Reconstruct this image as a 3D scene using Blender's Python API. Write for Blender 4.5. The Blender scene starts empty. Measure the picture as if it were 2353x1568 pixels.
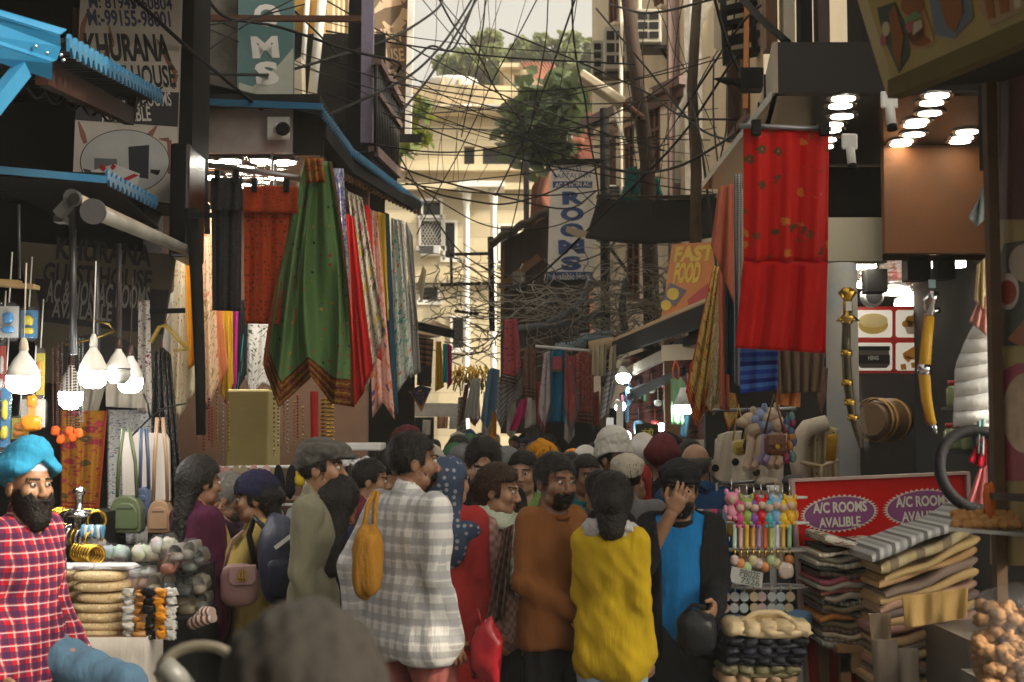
import bpy,bmesh,math,random
import numpy as np
from mathutils import Vector,Matrix,noise as mnoise
R=math.radians
S=bpy.context.scene
COL=S.collection
random.seed(7)
# ------------------------------------------------------------------ camera, world, sun, exposure
LENS,CAMZ,TILT=50.0,1.75,math.atan(213/3268.0)
F=2353*LENS/36.0
cam=bpy.data.cameras.new("camera");camo=bpy.data.objects.new("camera",cam);COL.objects.link(camo)
cam.lens=LENS;cam.sensor_width=36;cam.clip_end=2000;cam.clip_start=0.05
camo.location=(0,0,CAMZ);camo.rotation_euler=(R(90)+TILT,0,0)
cam.dof.use_dof=True;cam.dof.focus_distance=9.0;cam.dof.aperture_fstop=4.2
S.camera=camo
SUN_EL,SUN_AZ=R(34),R(112)
w=bpy.data.worlds.new("World");S.world=w;w.use_nodes=True
nt=w.node_tree;sky=nt.nodes.new("ShaderNodeTexSky");sky.sky_type='NISHITA';sky.sun_disc=False
sky.sun_elevation=SUN_EL;sky.sun_rotation=SUN_AZ;sky.dust_density=8.0;sky.air_density=1.0;sky.ozone_density=1.0
bg=nt.nodes["Background"];hz=nt.nodes.new("ShaderNodeHueSaturation");hz.inputs['Saturation'].default_value=.15
nt.links.new(sky.outputs[0],hz.inputs['Color']);wm=nt.nodes.new('ShaderNodeMix');wm.data_type='RGBA';wm.blend_type='MULTIPLY';wm.inputs[0].default_value=1;wm.inputs[7].default_value=(1.0,.935,.80,1)
nt.links.new(hz.outputs[0],wm.inputs[6]);nt.links.new(wm.outputs[2],bg.inputs[0]);bg.inputs[1].default_value=0.15
sl=bpy.data.lights.new("sun",'SUN');sl.energy=2.0;sl.angle=R(0.5);sl.color=(1.0,0.86,0.66)
so=bpy.data.objects.new("sun",sl);COL.objects.link(so)
sd=Vector((math.cos(SUN_EL)*math.sin(SUN_AZ),math.cos(SUN_EL)*math.cos(SUN_AZ),math.sin(SUN_EL)))
so.rotation_euler=sd.to_track_quat('Z','Y').to_euler();so.location=(20,-8,20)
S.view_settings.view_transform='Standard';S.view_settings.look='None';S.view_settings.exposure=1.15;S.view_settings.gamma=1.0
S.cycles.use_denoising=True;S.cycles.max_bounces=7;S.cycles.diffuse_bounces=4;S.cycles.glossy_bounces=3
S.cycles.transmission_bounces=4;S.cycles.transparent_max_bounces=8;S.cycles.sample_clamp_indirect=4
S.cycles.caustics_reflective=False;S.cycles.caustics_refractive=False
# ------------------------------------------------------------------ geometry helpers
CT,ST=math.cos(TILT),math.sin(TILT)
def at(u,v,d):
 """world point that stands at depth d (metres along the street) and at photo position (u, v)"""
 a,b=(u-1176.5)/F,(784-v)/F
 y=CT-b*ST;z=ST+b*CT
 return Vector((a/y*d,d,CAMZ+z/y*d))
def px(n,d):return n/F*d
class MB:
 def __init__(s):s.v=[];s.f=[];s.m=[];s.uv={};s.smooth=set()
 def face(s,idx,mi=0,uv=None,sm=False):
  if uv:s.uv[len(s.f)]=uv
  if sm:s.smooth.add(len(s.f))
  s.f.append(tuple(idx));s.m.append(mi)
 def quad(s,a,b,c,d,mi=0,uv=None):
  n=len(s.v);s.v+=[Vector(a),Vector(b),Vector(c),Vector(d)]
  s.face((n,n+1,n+2,n+3),mi,uv or[(0,0),(1,0),(1,1),(0,1)]);return s
 def box(s,lo,hi,mi=0,M=None):
  n=len(s.v)
  for z in(lo[2],hi[2]):
   for x,y in((lo[0],lo[1]),(hi[0],lo[1]),(hi[0],hi[1]),(lo[0],hi[1])):
    p=Vector((x,y,z));s.v.append(M@p if M else p)
  U=[(0,0),(1,0),(1,1),(0,1)]
  for f in((3,2,1,0),(4,5,6,7),(0,1,5,4),(1,2,6,5),(2,3,7,6),(3,0,4,7)):s.face([n+i for i in f],mi,U)
  return s
 def bar(s,a,b,w,h,mi=0,up=(0,0,1)):
  """rectangular bar from a to b, w wide, h high"""
  a,b=Vector(a),Vector(b);t=(b-a).normalized();up=Vector(up)
  if abs(t.dot(up))>.98:up=Vector((0,1,0))
  x=t.cross(up).normalized();y=x.cross(t)
  n=len(s.v)
  for p in(a,b):
   for i,j in((-1,-1),(1,-1),(1,1),(-1,1)):s.v.append(p+x*(i*w/2)+y*(j*h/2))
  U=[(0,0),(1,0),(1,1),(0,1)]
  for f in((0,1,2,3),(7,6,5,4),(0,4,5,1),(1,5,6,2),(2,6,7,3),(3,7,4,0)):s.face([n+i for i in f],mi,U)
  return s
 def tube(s,pts,r,seg=6,mi=0,cap=True):
  pts=[Vector(p)for p in pts];N=len(pts);rr=r if isinstance(r,(list,tuple))else[r]*N
  n0=len(s.v);ux=None
  for i,p in enumerate(pts):
   t=(pts[min(i+1,N-1)]-pts[max(i-1,0)]);t=t.normalized()if t.length>1e-9 else Vector((0,0,1))
   if ux is None:ux=t.orthogonal().normalized()
   else:
    ux=ux-t*ux.dot(t);ux=ux.normalized()if ux.length>1e-6 else t.orthogonal().normalized()
   uy=t.cross(ux)
   for k in range(seg):
    a=2*math.pi*k/seg;s.v.append(p+(ux*math.cos(a)+uy*math.sin(a))*rr[i])
  for i in range(N-1):
   for k in range(seg):
    a=n0+i*seg+k;b=n0+i*seg+(k+1)%seg
    s.face((a,b,b+seg,a+seg),mi,[(k/seg,i/(N-1)),((k+1)/seg,i/(N-1)),((k+1)/seg,(i+1)/(N-1)),(k/seg,(i+1)/(N-1))],True)
  if cap:s.face([n0+k for k in range(seg)][::-1],mi);s.face([n0+(N-1)*seg+k for k in range(seg)],mi)
  return s
 def lathe(s,c,prof,seg=16,mi=0,axis=(0,0,1),cap=True):
  """profile [(r, h)] turned about axis through c"""
  ax=Vector(axis).normalized();c=Vector(c);ux=ax.orthogonal().normalized();uy=ax.cross(ux);n0=len(s.v)
  for r,h in prof:
   for k in range(seg):
    a=2*math.pi*k/seg;s.v.append(c+ax*h+(ux*math.cos(a)+uy*math.sin(a))*r)
  for i in range(len(prof)-1):
   for k in range(seg):
    a=n0+i*seg+k;b=n0+i*seg+(k+1)%seg;s.face((a,b,b+seg,a+seg),mi,None,True)
  if cap:s.face([n0+k for k in range(seg)][::-1],mi);s.face([n0+(len(prof)-1)*seg+k for k in range(seg)],mi)
  return s
 def ball(s,c,r,seg=12,ring=8,mi=0,M=None):
  c=Vector(c);r=(r,r,r)if not hasattr(r,'__len__')else r;n0=len(s.v)
  for i in range(ring+1):
   th=math.pi*i/ring
   for k in range(seg):
    a=2*math.pi*k/seg;p=Vector((r[0]*math.sin(th)*math.cos(a),r[1]*math.sin(th)*math.sin(a),r[2]*math.cos(th)))
    s.v.append(c+(M@p if M else p))
  for i in range(ring):
   for k in range(seg):
    a=n0+i*seg+k;b=n0+i*seg+(k+1)%seg;s.face((a,a+seg,b+seg,b),mi,None,True)
  return s
 def sheet(s,fn,nu,nv,mi=0,sm=True):
  n0=len(s.v)
  for j in range(nv+1):
   for i in range(nu+1):s.v.append(Vector(fn(i/nu,j/nv)))
  for j in range(nv):
   for i in range(nu):
    a=n0+j*(nu+1)+i
    s.face((a,a+1,a+nu+2,a+nu+1),mi,[(i/nu,1-j/nv),((i+1)/nu,1-j/nv),((i+1)/nu,1-(j+1)/nv),(i/nu,1-(j+1)/nv)],sm)
  return s
 def prism(s,poly,ext,mi=0):
  """planar polygon (3d points) extruded along vector ext"""
  poly=[Vector(p)for p in poly];e=Vector(ext);n0=len(s.v);N=len(poly)
  s.v+=poly+[p+e for p in poly]
  s.face(list(range(n0,n0+N)),mi);s.face(list(range(n0+N,n0+2*N))[::-1],mi)
  for k in range(N):s.face((n0+(k+1)%N,n0+k,n0+N+k,n0+N+(k+1)%N),mi)
  return s
def tag(o,label=None,cat=None,group=None,kind=None):
 if label:o['label']=label
 if cat:o['category']=cat
 if group:o['group']=group
 if kind:o['kind']=kind
 return o
def mesh_of(name,mb,mats,off):
 me=bpy.data.meshes.new(name)
 me.from_pydata([tuple(v-off)for v in mb.v],[],mb.f)
 for m in mats:me.materials.append(m)
 if len(mats)>1:me.polygons.foreach_set('material_index',mb.m)
 if mb.uv:
  uvl=me.uv_layers.new(name='UVMap').data
  for fi,uv in mb.uv.items():
   ls=me.polygons[fi].loop_start
   for k,t in enumerate(uv):uvl[ls+k].uv=t
 if mb.smooth:me.polygons.foreach_set('use_smooth',[i in mb.smooth for i in range(len(mb.f))])
 me.validate();me.update();return me
def obj(name,mb,mats,parent=None,label=None,cat=None,group=None,kind=None,solid=0,bevel=0,sub=0):
 """link a mesh (world coordinates) as one object; a child keeps its place relative to the parent Empty"""
 mats=mats if isinstance(mats,(list,tuple))else[mats]
 if parent is None:
  xs=[v.x for v in mb.v];ys=[v.y for v in mb.v];zs=[v.z for v in mb.v]
  off=Vector(((min(xs)+max(xs))/2,(min(ys)+max(ys))/2,min(zs)))
  loc=off
 else:
  off=WORLD[parent.name];loc=Vector((0,0,0))
 o=bpy.data.objects.new(name,mesh_of(name,mb,mats,off));COL.objects.link(o)
 o.location=loc;WORLD[o.name]=off.copy()
 if parent is not None:o.parent=parent
 if solid:md=o.modifiers.new('solid','SOLIDIFY');md.thickness=solid;md.offset=0
 if bevel:md=o.modifiers.new('bevel','BEVEL');md.width=bevel;md.segments=2;md.limit_method='ANGLE'
 if sub:md=o.modifiers.new('sub','SUBSURF');md.levels=md.render_levels=sub
 return tag(o,label,cat,group,kind)
WORLD={}
def thing(name,label,cat,loc,group=None):
 o=bpy.data.objects.new(name,None);COL.objects.link(o);o.location=loc;o.empty_display_size=.1
 WORLD[o.name]=Vector(loc);return tag(o,label,cat,group)
def dup(root,loc,rotz=0,label=None,group=None,mats=None,scale=None):
 """copy of a thing with copies of its parts and sub-parts; mats maps part name -> material"""
 def cp(o,par):
  c=o.copy();COL.objects.link(c)
  if par is not None:c.parent=par
  base=o.name.split('.')[0]
  if mats and base in mats and c.data:
   c.material_slots[0].link='OBJECT';c.material_slots[0].material=mats[base]
  for ch in o.children:cp(ch,c)
  return c
 r=cp(root,None);r.location=loc;r.rotation_euler=(0,0,rotz);WORLD[r.name]=Vector(loc)
 if scale:r.scale=(scale,)*3 if not hasattr(scale,'__len__')else scale
 if label:r['label']=label
 if group:r['group']=group
 return r
def text_mb(mb,body,c,xdir,ydir,size_w=None,size_h=None,mi=0,off=.0,ext=.003,bold=.0,align='CENTER',sx=1.0):
 """adds lettering to mb as flat extruded glyphs: centre c, reading along xdir, up along ydir"""
 cu=bpy.data.curves.new('t','FONT');cu.body=body;cu.size=1;cu.align_x='CENTER';cu.align_y='CENTER';cu.extrude=.0
 cu.offset=bold;cu.resolution_u=3
 to=bpy.data.objects.new('t',cu);COL.objects.link(to)
 dg=bpy.context.evaluated_depsgraph_get();me=bpy.data.meshes.new_from_object(to.evaluated_get(dg))
 xs=[v.co.x for v in me.vertices];ys=[v.co.y for v in me.vertices]
 if xs:
  w,h=max(xs)-min(xs),max(ys)-min(ys);mx,my=(max(xs)+min(xs))/2,(max(ys)+min(ys))/2
  kx=size_w/w if size_w else(size_h/h*sx);ky=size_h/h if size_h else kx
  xd,yd=Vector(xdir).normalized(),Vector(ydir).normalized();nn=xd.cross(yd)
  c=Vector(c)+nn*(off+ext);n0=len(mb.v)
  mb.v+=[c+xd*((v.co.x-mx)*kx)+yd*((v.co.y-my)*ky)for v in me.vertices]
  for p in me.polygons:mb.face([n0+i for i in p.vertices],mi)
 bpy.data.objects.remove(to);bpy.data.curves.remove(cu);bpy.data.meshes.remove(me)
 return mb
 # ------------------------------------------------------------------ materials
MATS={}
class NG:
 """small node-writing helper"""
 def __init__(s,name):
  s.m=bpy.data.materials.new(name);s.m.use_nodes=True;s.t=s.m.node_tree;s.b=s.t.nodes['Principled BSDF']
  s.out=s.t.nodes['Material Output'];s.tc=None
 def n(s,typ,**kw):
  nd=s.t.nodes.new(typ)
  for k,v in kw.items():setattr(nd,k,v)
  return nd
 def link(s,a,b):s.t.links.new(a,b)
 def coord(s,which='Object',scale=(1,1,1),rot=(0,0,0)):
  tc=s.n('ShaderNodeTexCoord');mp=s.n('ShaderNodeMapping');mp.inputs['Scale'].default_value=scale;mp.inputs['Rotation'].default_value=rot
  s.link(tc.outputs[which],mp.inputs['Vector']);return mp.outputs[0]
 def math(s,op,a,b=None,c=None,clamp=False):
  nd=s.n('ShaderNodeMath',operation=op,use_clamp=clamp)
  for i,x in enumerate((a,b,c)):
   if x is None:continue
   if hasattr(x,'node'):s.link(x,nd.inputs[i])
   else:nd.inputs[i].default_value=x
  return nd.outputs[0]
 def mix(s,f,a,b,mode='MIX'):
  nd=s.n('ShaderNodeMix',data_type='RGBA',blend_type=mode)
  for i,x in((0,f),(6,a),(7,b)):
   if hasattr(x,'node'):s.link(x,nd.inputs[i])
   elif i==0:nd.inputs[i].default_value=x
   else:nd.inputs[i].default_value=(*x[:3],1)
  return nd.outputs[2]
 def noise(s,vec,scale,detail=4,rough=.55,out=0):
  nd=s.n('ShaderNodeTexNoise');nd.inputs['Scale'].default_value=scale;nd.inputs['Detail'].default_value=detail;nd.inputs['Roughness'].default_value=rough
  s.link(vec,nd.inputs['Vector']);return nd.outputs[out]
 def vor(s,vec,scale,out='Distance',feature='F1',rnd=1.0):
  nd=s.n('ShaderNodeTexVoronoi',feature=feature);nd.inputs['Scale'].default_value=scale;nd.inputs['Randomness'].default_value=rnd
  s.link(vec,nd.inputs['Vector']);return nd.outputs[out]
 def ramp(s,f,stops,interp='LINEAR'):
  nd=s.n('ShaderNodeValToRGB');cr=nd.color_ramp;cr.interpolation=interp
  while len(cr.elements)<len(stops):cr.elements.new(0.5)
  for e,(p,c)in zip(cr.elements,stops):e.position=p;e.color=(*c[:3],1)if hasattr(c,'__len__')else(c,c,c,1)
  s.link(f,nd.inputs[0]);return nd.outputs[0]
 def sep(s,vec):
  nd=s.n('ShaderNodeSeparateXYZ');s.link(vec,nd.inputs[0]);return nd.outputs
 def bump(s,h,strength=.3,dist=.01):
  nd=s.n('ShaderNodeBump');nd.inputs['Strength'].default_value=strength;nd.inputs['Distance'].default_value=dist
  s.link(h,nd.inputs['Height']);s.link(nd.outputs[0],s.b.inputs['Normal'])
 def base(s,c):
  if hasattr(c,'node'):s.link(c,s.b.inputs['Base Color'])
  else:s.b.inputs['Base Color'].default_value=(*c[:3],1)
 def rough(s,r,metal=0,spec=None):
  if hasattr(r,'node'):s.link(r,s.b.inputs['Roughness'])
  else:s.b.inputs['Roughness'].default_value=r
  s.b.inputs['Metallic'].default_value=metal
  if spec is not None:s.b.inputs['Specular IOR Level'].default_value=spec
def mat(name,c,rough=.7,metal=0,var=.25,vs=6,dirt=None,ds=2.0,damt=.5,bump=.15,bs=40,emit=0,ecol=None,alpha=1,trans=0,sss=0,spec=None,streak=False):
 """weathered plain surface: colour c, patchy variation, optional dirt colour"""
 if name in MATS:return MATS[name]
 g=NG(name);v=g.coord('Object');col=c
 if var:col=g.mix(g.noise(v,vs,5),tuple(x*(1-var)for x in c),tuple(min(1,x*(1+var))for x in c))
 if dirt:
  vv=g.coord('Object',(1,1,.25))if streak else v
  f=g.math('MULTIPLY',g.ramp(g.noise(vv,ds,6,.65),[(.42,0),(.68,1)]),damt);col=g.mix(f,col,dirt)
 g.base(col);g.rough(rough,metal,spec if spec is not None or metal else(.12 if rough>.55 else(.25 if max(c)<.05 else .5)))
 if bump:g.bump(g.noise(v,bs,4),bump,.01)
 if emit:
  g.b.inputs['Emission Color'].default_value=(*(ecol or c),1);g.b.inputs['Emission Strength'].default_value=emit
 if alpha<1:g.b.inputs['Alpha'].default_value=alpha
 if trans:g.b.inputs['Transmission Weight'].default_value=trans
 if sss:g.b.inputs['Subsurface Weight'].default_value=sss;g.b.inputs['Subsurface Radius'].default_value=(.012,.005,.003)
 MATS[name]=g.m;return g.m
def lamp_mat(name,c,strength):
 if name in MATS:return MATS[name]
 g=NG(name);g.base((.9,.9,.9));g.b.inputs['Emission Color'].default_value=(*c,1);g.b.inputs['Emission Strength'].default_value=strength
 MATS[name]=g.m;return g.m
def fabric(name,base,cols=(),kind='plain',sc=8,asp=1.0,coord='UV',rough=.85,trl=.0,border=None,bw=.12,sheen=.3,dsize=.3,wr=.25):
 """woven or printed cloth. kind: plain dots floral stripe vstripe check block tiedye sequin knit"""
 if name in MATS:return MATS[name]
 g=NG(name);v=g.coord(coord,(sc,sc*asp,sc));vo=g.coord('Object');col=base;cols=list(cols)or[base]
 def fr(x):return g.math('FRACT',x)
 n=g.noise(vo,9,4);col=g.mix(n,tuple(x*.82 for x in base),tuple(min(1,x*1.15)for x in base))
 spark=None
 if kind in('dots','sequin','block'):
  d=g.vor(v,1,'Distance',rnd=.4 if kind!='sequin' else .8)
  c=g.vor(v,1,'Color',rnd=.4 if kind!='sequin' else .8);h=g.sep(c)[0]
  cc=g.ramp(h,[(i/len(cols),x)for i,x in enumerate(cols)],'CONSTANT')
  m=g.math('LESS_THAN',d,dsize);col=g.mix(m,col,cc)
  if kind=='block':
   d2=g.vor(v,2.6,'Distance',rnd=.3);col=g.mix(g.math('LESS_THAN',d2,.18),col,cols[-1])
  if kind=='sequin':
   d3=g.vor(v,3.1,'Distance');spark=g.math('LESS_THAN',d3,.2);col=g.mix(spark,col,(.85,.8,.7))
 if kind=='floral':
  nd=g.noise(v,1.3,3,out=1);vm=g.n('ShaderNodeVectorMath',operation='MULTIPLY_ADD');g.link(nd,vm.inputs[0]);vm.inputs[1].default_value=(.5,.5,.5);g.link(v,vm.inputs[2])
  vv=vm.outputs[0]
  d=g.vor(vv,1,'Distance');h=g.sep(g.vor(vv,1,'Color'))[0]
  cc=g.ramp(h,[(i/len(cols),x)for i,x in enumerate(cols)],'CONSTANT')
  pet=g.vor(vv,4.2,'Distance')
  thr=g.math('MULTIPLY_ADD',pet,.25,dsize-.08)
  lf=g.vor(vv,2.7,'Distance','SMOOTH_F1');lm=g.math('LESS_THAN',g.noise(vv,3.3,2),.40)
  col=g.mix(lm,col,cols[-1]);col=g.mix(g.math('LESS_THAN',d,thr),col,cc)
  col=g.mix(g.math('LESS_THAN',d,.09),col,tuple(min(1,x*1.9+.05)for x in cols[0]))
 if kind in('stripe','vstripe','hstripe'):
  s_=g.sep(v);x=s_[0]if kind=='vstripe' else(s_[2]if coord=='Object' else s_[1])
  col=g.ramp(fr(x),[(i/(len(cols)+1),c)for i,c in enumerate([base]+cols)],'CONSTANT')
 if kind=='check':
  s_=g.sep(v);a=fr(s_[0]);b=fr(s_[2]if coord=='Object' else s_[1])
  for q in(a,b):
   col=g.mix(g.math('MULTIPLY',g.math('LESS_THAN',g.math('ABSOLUTE',g.math('SUBTRACT',q,.5)),.22),.72),col,cols[0])
   if len(cols)>1:
    col=g.mix(g.math('MULTIPLY',g.math('LESS_THAN',g.math('ABSOLUTE',g.math('SUBTRACT',q,.13)),.05),.6),col,cols[1])
 if kind=='tiedye':
  t=g.ramp(g.noise(v,1.2,6,.7),[(.44,base),(.52,cols[0]),(.62,base)]);col=t
 hgt=g.noise(vo,220,2)
 if kind=='knit':
  s_=g.sep(g.coord('Object',(120,120,120)));hgt=g.math('MULTIPLY',g.math('SINE',s_[2]),g.math('SINE',s_[0]));col=g.mix(g.math('MULTIPLY_ADD',hgt,.5,.5),tuple(x*.45 for x in base),base)
 if border:
  y=g.sep(g.coord(coord))[1];x=g.sep(g.coord(coord))[0]
  bm=g.math('LESS_THAN',y,bw)
  bc=g.ramp(g.math('MULTIPLY_ADD',fr(g.math('MULTIPLY',y,3.0/bw)),.5,g.math('MULTIPLY',g.noise(v,2.5,3),.5)),[(0,border[0]),(.40,border[-1]),(.52,border[0]),(.66,tuple(x*.4 for x in border[0]))],'CONSTANT')
  col=g.mix(bm,col,bc)
  em=g.math('GREATER_THAN',g.math('ABSOLUTE',g.math('SUBTRACT',x,.5)),.455);col=g.mix(em,col,border[0])
 g.base(col);g.rough(rough,0,.10)
 g.b.inputs['Sheen Weight'].default_value=sheen*.08
 fold=g.noise(g.coord('Object',(9,9,2.2)),1.6,3)
 hh=g.math('MULTIPLY_ADD',hgt,.12,g.math('MULTIPLY',fold,1.6 if wr else 0));g.bump(hh,wr+.08,.02)
 if trl:
  tr=g.n('ShaderNodeBsdfTranslucent');ms=g.n('ShaderNodeMixShader');ms.inputs[0].default_value=trl
  if hasattr(col,'node'):g.link(col,tr.inputs[0])
  else:tr.inputs[0].default_value=(*col,1)
  g.link(g.b.outputs[0],ms.inputs[1]);g.link(tr.outputs[0],ms.inputs[2]);g.link(ms.outputs[0],g.out.inputs[0])
 MATS[name]=g.m;return g.m
def boards(name,c,gap=.15,horizontal=True,dark=.35,dirt=None,damt=.5,rough=.75,ds=1.2,soft=.06):
 """boarded or banded surface, joints every gap metres"""
 if name in MATS:return MATS[name]
 g=NG(name);v=g.coord('Object');s_=g.sep(v);x=s_[2]if horizontal else g.math('ADD',s_[0],s_[1])
 q=g.math('FRACT',g.math('DIVIDE',x,gap));cell=g.math('FLOOR',g.math('DIVIDE',x,gap))
 wn=g.n('ShaderNodeTexWhiteNoise',noise_dimensions='1D');g.link(cell,wn.inputs['W'])
 cl=g.mix(wn.outputs[0],tuple(a*.86 for a in c),tuple(min(1,a*1.12)for a in c))
 cl=g.mix(g.math('MULTIPLY',g.noise(g.coord('Object',(1,1,14)if horizontal else(14,14,1)),2.5,5),.45),cl,tuple(a*.65 for a in c))
 if dirt:cl=g.mix(g.math('MULTIPLY',g.ramp(g.noise(v,ds,7,.7),[(.45,0),(.66,1)]),damt),cl,dirt)
 cl=g.mix(g.math('LESS_THAN',q,soft),cl,tuple(a*dark for a in c));g.base(cl);g.rough(rough)
 g.bump(g.math('ADD',g.math('MULTIPLY',g.math('LESS_THAN',q,soft),-1.0),g.math('MULTIPLY',g.noise(v,60,3),.15)),.5,.012)
 MATS[name]=g.m;return g.m
def brick(name,c1,c2,mortar,scale=4.0):
 if name in MATS:return MATS[name]
 g=NG(name);s_=g.sep(g.coord('Object'));cb=g.n('ShaderNodeCombineXYZ');g.link(g.math('ADD',s_[0],s_[1]),cb.inputs[0]);g.link(s_[2],cb.inputs[1])
 b=g.n('ShaderNodeTexBrick');g.link(cb.outputs[0],b.inputs['Vector']);b.inputs['Scale'].default_value=scale
 b.inputs['Color1'].default_value=(*c1,1);b.inputs['Color2'].default_value=(*c2,1);b.inputs['Mortar'].default_value=(*mortar,1);b.inputs['Mortar Size'].default_value=.012
 col=g.mix(g.math('MULTIPLY',g.noise(g.coord('Object'),3,6),.6),b.outputs[0],tuple(x*.4 for x in c1));g.base(col);g.rough(.9)
 g.bump(b.outputs['Fac'],-.4,.01);MATS[name]=g.m;return g.m
 # ================================================================== SETTING
UP=Vector((0,0,1));XA=Vector((1,0,0));YA=Vector((0,1,0))
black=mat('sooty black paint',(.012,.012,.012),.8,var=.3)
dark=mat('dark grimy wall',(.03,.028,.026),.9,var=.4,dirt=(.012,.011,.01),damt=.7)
dkmetal=mat('dark metal',(.03,.03,.032),.45,.6)
greymetal=mat('grey metal',(.25,.25,.26),.4,.8)
chrome=mat('chrome',(.7,.7,.72),.15,1)
cable=mat('black cable',(.012,.012,.013),.6,bump=0)
cable2=mat('grey cable',(.10,.10,.10),.6,bump=0)
white=mat('white enamel',(.75,.75,.73),.45,var=.08,dirt=(.4,.37,.32),damt=.3)
bluepaint=mat('bright blue sheet metal',(.012,.135,.28),.4,var=.18,vs=4,dirt=(.05,.17,.28),damt=.5,bump=.1)
wood=boards('brown wood',(.22,.11,.05),.25,False,soft=.01)
glass=mat('dark window glass',(.03,.035,.04),.12,var=.3)
cream=mat('cream painted wall',(.76,.67,.51),.85,var=.1,dirt=(.36,.28,.19),ds=.9,damt=.45,streak=True)
tyellow=boards('pale yellow boarded wall',(.60,.52,.35),.42,True,.7,dirt=(.42,.34,.22),damt=.45,ds=.5)
plain_y=mat('pale yellow plaster',(.58,.50,.34),.85,var=.1,vs=.8,dirt=(.35,.28,.18),ds=.5,damt=.5,streak=True)
whitecol=mat('white column paint',(.78,.76,.70),.7,var=.08)
concrete=mat('grey concrete',(.23,.21,.18),.95,var=.35,vs=7,dirt=(.07,.065,.05),ds=3,damt=.7,bump=.6,bs=12)
brickm=brick('old red brick',(.30,.10,.055),(.22,.075,.045),(.16,.10,.07),2.2)
shackwood=boards('dark weathered planks',(.055,.038,.027),.16,False,.3)
mauve=mat('mauve trim paint',(.18,.125,.115),.8,dirt=(.12,.1,.09))
brownfr=mat('brown window frame',(.13,.06,.04),.6)
def gnd():
 m=MB();m.quad((-140,-30,0),(140,-30,0),(140,300,0),(-140,300,0));obj('ground',m,mat('dusty earth',(.16,.13,.10),.95),kind='structure')
 m=MB();m.quad((-2.6,-10,.004),(3.4,-10,.004),(3.4,40,.004),(-2.6,40,.004))
 obj('street',m,mat('worn street paving',(.10,.095,.09),.85,dirt=(.04,.04,.04),bump=.5,bs=25),kind='structure')
gnd()
def wall_holes(m,O,xd,W,H,holes,nd,depth=.2,mi=0,mj=None,back=True):
 """wall face from O along xd (W wide, H high) with real recesses; nd points outward"""
 O,xd,nd=Vector(O),Vector(xd).normalized(),Vector(nd).normalized()
 xs=sorted({0,W,*[h[0]for h in holes],*[h[2]for h in holes]});zs=sorted({0,H,*[h[1]for h in holes],*[h[3]for h in holes]})
 P=lambda x,z,k=0:O+xd*x+UP*z-nd*k
 for i in range(len(xs)-1):
  for j in range(len(zs)-1):
   cx,cz=(xs[i]+xs[i+1])/2,(zs[j]+zs[j+1])/2
   if any(h[0]<cx<h[2]and h[1]<cz<h[3]for h in holes):continue
   m.quad(P(xs[i],zs[j]),P(xs[i+1],zs[j]),P(xs[i+1],zs[j+1]),P(xs[i],zs[j+1]),mi)
 for a,b,c,d in holes:
  m.quad(P(a,b),P(a,b,depth),P(a,d,depth),P(a,d),mi);m.quad(P(c,b,depth),P(c,b),P(c,d),P(c,d,depth),mi)
  m.quad(P(a,d),P(a,d,depth),P(c,d,depth),P(c,d),mi);m.quad(P(a,b,depth),P(a,b),P(c,b),P(c,b,depth),mi)
  if back:m.quad(P(a,b,depth),P(c,b,depth),P(c,d,depth),P(a,d,depth),mi if mj is None else mj)
def leafmat(name,c1,c2,c3):
 if name in MATS:return MATS[name]
 g=NG(name);s_=g.sep(g.coord('UV'));g.base(g.ramp(s_[0],[(0,c1),(.55,c2),(1,c3)]));g.rough(.5,0,.4)
 tr=g.n('ShaderNodeBsdfTranslucent');tr.inputs[0].default_value=(*[min(1,x*1.6)for x in c3],1)
 ms=g.n('ShaderNodeMixShader');ms.inputs[0].default_value=.3;g.link(g.b.outputs[0],ms.inputs[1]);g.link(tr.outputs[0],ms.inputs[2]);g.link(ms.outputs[0],g.out.inputs[0])
 MATS[name]=g.m;return g.m
def leaves(m,blobs,n,size,rng,heart=False):
 tot=sum(b[1][0]*b[1][1]*b[1][2]for b in blobs)
 for c,r in blobs:
  for _ in range(max(3,int(n*r[0]*r[1]*r[2]/tot))):
   d=Vector((rng.gauss(0,1),rng.gauss(0,1),rng.gauss(0,1))).normalized()*(rng.random()**.4)
   p=Vector(c)+Vector((d.x*r[0],d.y*r[1],d.z*r[2]));L=size*rng.uniform(.6,1.25)
   t=Vector((rng.uniform(-1,1),rng.uniform(-1,.6),rng.uniform(-1.2,.3))).normalized();s_=t.cross(Vector((rng.uniform(-1,1),rng.uniform(-1,1),rng.uniform(0,1)))).normalized()
   nn=t.cross(s_);k=rng.random();W=L*.42
   n0=len(m.v)
   m.v+=[p,p+t*L*.3+s_*W+nn*L*.08,p+t*L*.7+s_*W*.75+nn*L*.06,p+t*L,p+t*L*.7-s_*W*.75+nn*L*.06,p+t*L*.3-s_*W+nn*L*.08]
   for f in((0,1,2,3),(0,3,4,5)):m.face([n0+i for i in f],0,[(k,k)]*4)
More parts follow.
